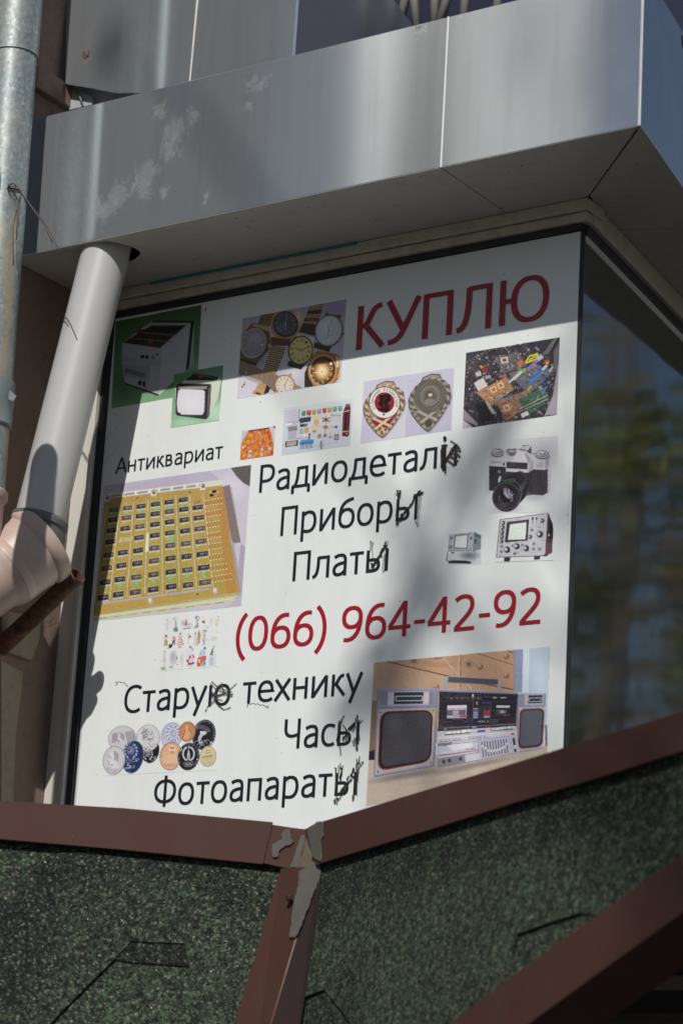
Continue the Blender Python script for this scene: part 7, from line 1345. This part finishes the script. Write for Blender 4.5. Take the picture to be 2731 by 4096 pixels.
strokes('marker_scribble', F7, [[(240, 1300), (265, 1310), (262, 1500), (262, 1750)], [(275, 1320), (268, 1600)], [(325, 1250), (335, 1400)], [(370, 1210), (365, 1300)], [(425, 1250), (410, 1380)], [(730, 1105), (745, 1150), (720, 1280)], [(795, 1045), (785, 1180)], [(740, 1190), (790, 1190)], [(720, 1220), (800, 1200), (830, 1250), (735, 1370)], [(760, 1240), (715, 1340)], [(790, 1270), (740, 1370)], [(845, 1170), (875, 1180), (855, 1220)], [(760, 1380), (740, 1700), (735, 1910)], [(780, 1350), (755, 1600)], [(655, 1920), (648, 2040)], [(675, 1910), (672, 2000)], [(640, 1920), (645, 2030)], [(390, 1930), (340, 2010)], [(350, 1850), (440, 1730)], [(295, 2040), (300, 2120)], [(500, 1730), (470, 1790)], [(640, 1400), (590, 1490)], [(270, 1990), (215, 2040)], [(285, 1930), (300, 2000)]], [[(255, 2050), (250, 2090)]], chain((380, 1310), (400, 1330), 4, 22, 19)+chain((390, 1410), (370, 1560), 7, 24, 20)+chain((670, 1320), (650, 1400), 5, 22, 21)+chain((600, 1460), (660, 1500), 5, 22, 22)+chain((520, 1560), (560, 1500), 4, 18, 23)+chain((480, 1700), (400, 1830), 8, 24, 24)+chain((540, 1640), (620, 1560), 6, 20, 25)+chain((300, 1990), (320, 2010), 3, 20, 26)+[(252, 2060, 14), (480, 1800, 18), (440, 1800, 20)], .0032, .005, 'marker correction over the last letter of Фотоапараты', 5)
strokes('marker_scribble', C1, [[(1315, 858), (1360, 900), (1400, 930), (1460, 945)], [(1300, 880), (1360, 940), (1440, 970)], [(1568, 880), (1500, 940), (1440, 980), (1370, 1000)], [(1310, 990), (1400, 1000), (1530, 990)], [(1330, 1010), (1450, 980), (1520, 960)], [(1420, 870), (1430, 950), (1460, 980)], [(1400, 880), (1440, 960)], [(1530, 980), (1520, 1010), (1490, 1005)], [(1250, 1165), (1270, 1120), (1350, 1060)], [(1300, 1080), (1380, 1020), (1440, 970)], [(1340, 1040), (1420, 1050)], [(1370, 1100), (1440, 1150), (1500, 1130), (1510, 1125)], [(1390, 1110), (1430, 1145)], [(1305, 960), (1380, 1000)], [(1310, 1010), (1345, 1050)]], [], [(1250, 1160, 7), (1312, 862, 5)], .0026, .003, 'thin marker strokes over the last letter of Старую', 6)

# ================================================================ trees and houses round the place, added tower, slab and poplar among them (seen in reflections, casting the leaf shade)
M_BARK = simple('bark', (.10, .075, .055), .9, .3, 8, bump=.8)
def leaf_mat(name, c0, c1):
    b = MatB(name); v = b.voro(5, out='Color'); s = b.n.new('ShaderNodeSeparateColor'); b.l.new(v, s.inputs[0])
    b.set(col=b.mix(s.outputs[0], c0, c1), rough=.5, spec=.3)
    tl = b.n.new('ShaderNodeBsdfTranslucent'); b.l.new(b.p.inputs['Base Color'].links[0].from_socket, tl.inputs[0]); mx = b.n.new('ShaderNodeMixShader'); mx.inputs[0].default_value = .35
    b.l.new(b.p.outputs[0], mx.inputs[1]); b.l.new(tl.outputs[0], mx.inputs[2]); b.l.new(mx.outputs[0], b.out.inputs[0]); return b.m
M_LEAF1 = leaf_mat('autumn_leaf_green', (.09, .14, .04), (.24, .22, .05)); M_LEAF2 = leaf_mat('autumn_leaf_yellow', (.18, .18, .05), (.34, .26, .07)); M_LEAF3 = leaf_mat('autumn_leaf_red', (.22, .10, .06), (.17, .15, .06))
def leaves(clumps, per, size, seed):
    r = np.random.default_rng(seed); V = []; F = []
    for (cx, cy, cz, rr, dens) in clumps:
        n = max(6, int(per*dens)); p = r.normal(0, .5, (n, 3)); p = p/np.maximum(1, np.linalg.norm(p, axis=1)[:, None])*rr+np.array([cx, cy, cz])
        a = r.normal(0, 1, (n, 3)); a /= np.linalg.norm(a, axis=1)[:, None]; b = np.cross(a, r.normal(0, 1, (n, 3))); b /= np.linalg.norm(b, axis=1)[:, None]
        s = size*r.uniform(.6, 1.3, (n, 1)); V.append(np.stack([p-a*s, p+b*s*.55, p+a*s, p-b*s*.55], 1).reshape(-1, 3))
    V = np.concatenate(V); k = len(V)//4; return V, np.arange(k*4).reshape(k, 4)
def tree(name, base, top, clumps, per, size, mat, seed, label, cat='tree', group=None):
    rr = random.Random(seed); t = thing(name, label, cat, (base[0], base[1], 0), group)
    base = np.array([*base, 0.0]); top = np.array(top, float); H_ = top[2]
    pts = [base+(top-base)*k/6+np.array([rr.uniform(-.12, .12), rr.uniform(-.12, .12), 0])*(k > 0) for k in range(7)]
    tube('trunk', pts, [max(.05, .028*H_*(1-.13*k)) for k in range(7)], M_BARK, t, 10)
    for c in clumps[::max(1, len(clumps)//14)]:
        a_ = pts[rr.randint(2, 5)]; b_ = np.array(c[:3]); m_ = (a_+b_)/2+np.array([0, 0, .12*H_*.3]); tube('limb', [a_, m_, b_], [.0028*H_, .0012*H_, .0006*H_], M_BARK, t, 6)
    V, F_ = leaves(clumps, per, size, seed); me = bpy.data.meshes.new('crown'); me.vertices.add(len(V)); me.vertices.foreach_set('co', V.astype(np.float32).ravel()); me.loops.add(len(F_)*4); me.polygons.add(len(F_)); me.polygons.foreach_set('loop_start', np.arange(0, len(F_)*4, 4)); me.polygons.foreach_set('loop_total', np.full(len(F_), 4)); me.loops.foreach_set('vertex_index', F_.ravel()); me.materials.append(mat); me.update()
    o = bpy.data.objects.new('crown', me); COL.objects.link(o); o.parent = t; o.location = -wloc(t); return t
def crown(c, R, n, seed, rr_=.9, flat_=1.0, dens=1.0):
    r = random.Random(seed); o = []
    for _ in range(n):
        while True:
            p = [r.uniform(-1, 1) for _ in range(3)]
            if .15 < sum(x*x for x in p) < 1: break
        o.append((c[0]+p[0]*R, c[1]+p[1]*R, c[2]+p[2]*R*flat_, rr_*r.uniform(.6, 1.2), dens))
    return o
# the shade tree: bunches of leaves between the sun and the wall
SUNV = np.array([.42, -1.0, .914])
def shade(px, py, r, T=8.0, pl=0.0, dens=1.0): p = at(px*K, py*K, 1, pl)+SUNV*T; return (p[0], p[1], p[2], r, dens)
SH = [shade(1150, 960, .085, 8), shade(1115, 1060, .10, 8.3), shade(1060, 1165, .12, 8.2), shade(1000, 1270, .12, 8.6), shade(950, 1370, .11, 8.4), shade(915, 1470, .095, 8.2), shade(860, 1550, .08, 8.5), shade(800, 1630, .07, 8.4), shade(1250, 1060, .05, 8.2, dens=.6), shade(1290, 1200, .06, 8.2, dens=.6), shade(890, 1640, .05, 8.4, dens=.6),
      shade(1215, 30, .09, 8.3, YF), shade(1205, 130, .06, 8.4, YF), shade(1330, 150, .09, 8.4, YF, .8), shade(1400, 60, .10, 8.4, YF), shade(1390, 200, .08, 8.4, YF, .6), shade(250, 110, .045, 8.1, -.19, .7)]
r_ = random.Random(6); far = []
for k in range(26):   # the rest of the crown stays clear of the sunlit part of the wall
    far.append((5.6+r_.uniform(-.8, 3.2), -9.6+r_.uniform(-1.5, 1.5), 13.6+r_.uniform(-1.0, 2.0), r_.uniform(.4, .8), 1.6))
tree('street_tree', (6.4, -8.9), (6.2, -9.2, 14.6), SH, 27, .032, M_LEAF1, 1, 'street tree beside the road whose thin twigs shade the sign')
tree('street_tree', (8.6, -13.2), (8.3, -13.0, 12.5), crown((8.8, -13.4, 11.8), 2.8, 60, 2), 150, .11, M_LEAF2, 2, 'full crowned street tree standing across the road')
# trees beyond the side of the building (mirrored in the side glass)
specs = [((2.6, 9.5), 6.4, 1.5, M_LEAF1), ((3.5, 14.2), 9.6, 2.0, M_LEAF2), ((9.2, 17.0), 10.5, 2.9, M_LEAF1), ((4.0, 19.5), 9.0, 2.3, M_LEAF3), ((10.5, 25.0), 12.2, 3.4, M_LEAF2), ((1.6, 15.5), 7.2, 1.9, M_LEAF3), ((15.5, 19.5), 11.0, 3.2, M_LEAF1), ((7.6, 10.2), 5.6, 1.3, M_LEAF3)]
for i, (b_, h, R_, m_) in enumerate(specs):
    lb = ['small green tree nearest to the corner of the building', 'yellowing broad tree behind the small green one', 'tall green tree in the middle of the row beyond the corner', 'reddish tall tree behind the yellowing broad one', 'largest yellow tree far beyond the corner', 'slender reddish tree close along the side wall', 'wide green tree farthest to the right beyond the corner', 'low reddish tree standing in front of the tall green one'][i]
    tree('street_tree', b_, (b_[0], b_[1], h), crown((b_[0], b_[1], h-R_*.5), R_, 10, 20+i, R_*.33, .9), 130, .085, m_, 40+i, lb, group='trees beyond the corner')
def house(name, lo, hi, mat, label, rows, cols, face):
    h = thing(name, label, 'building', ((lo[0]+hi[0])/2, (lo[1]+hi[1])/2, 0)); boxo('wall', lo, hi, mat, h)
    for r in range(rows):
        for c in range(cols):
            z = 1.6+r*3.1
            if face == 'y+':
                x = lo[0]+(hi[0]-lo[0])*(c+.5)/cols; boxo('window', (x-.6, hi[1]-.02, z), (x+.6, hi[1]+.03, z+1.5), M_GLASS, h)
            else:
                y = lo[1]+(hi[1]-lo[1])*(c+.5)/cols; boxo('window', (hi[0]-.02, y-.6, z), (hi[0]+.03, y+.6, z+1.5), M_GLASS, h)
    return h
house('apartment_building', (-44, -25.2, 0), (-17.95, -24, 34), simple('dark_brick_facade', (.15, .15, .155), .9, .15, .5), 'dark brick apartment block across the road', 7, 7, 'y+')
wg = thing('glint_tower', 'added metal reflector tower throwing a sun glint onto the fascia', 'tower', (-17, -25, 0))
M_GLINT = simple('added_glint_metal', (.85, .83, .79), .47, .04, 2, metal=.8)
boxo('wall', (-17.94, -25.4, 0), (-16.29, -24.02, 33), M_GLINT, wg)  # unseen reflector, added for the bright stripe in the fascia
wg = thing('apartment_building', 'added long white slab block, side wall turned sunward for the fascia reflection', 'building', (-25, -35, 0))
prism('wall', [(-17.74, -28.3, 0), (-35, -64.4, 0), (-44, -60, 0), (-26, -28.3, 0)], (0, 0, 46), M_BRIGHTWALL, wg)  # unseen block, added and angled to brighten the right fascia panel
cyp = [(-14.5+random.Random(k).uniform(-.05, .05), -23.0, 3+k*.5, .26, 1.6) for k in range(50)]  # leaf column added out of view for a dark band in the fascia
tree('added_poplar', (-14.5, -23.0), (-14.5, -23.0, 27.8), cyp, 150, .07, M_LEAF1, 77, 'added unseen poplar darkening the fascia reflection between tower and white block')
house('apartment_building', (0, -38, 0), (16, -27, 9.0), simple('grey_facade', (.35, .35, .34), .9, .05, .5), 'low grey building across the road', 2, 6, 'y+')
house('apartment_building', (20, 34, 0), (44, 46, 9.0), simple('ochre_facade', (.45, .36, .25), .9, .05, .5), 'ochre building far beyond the corner', 2, 6, 'y+')
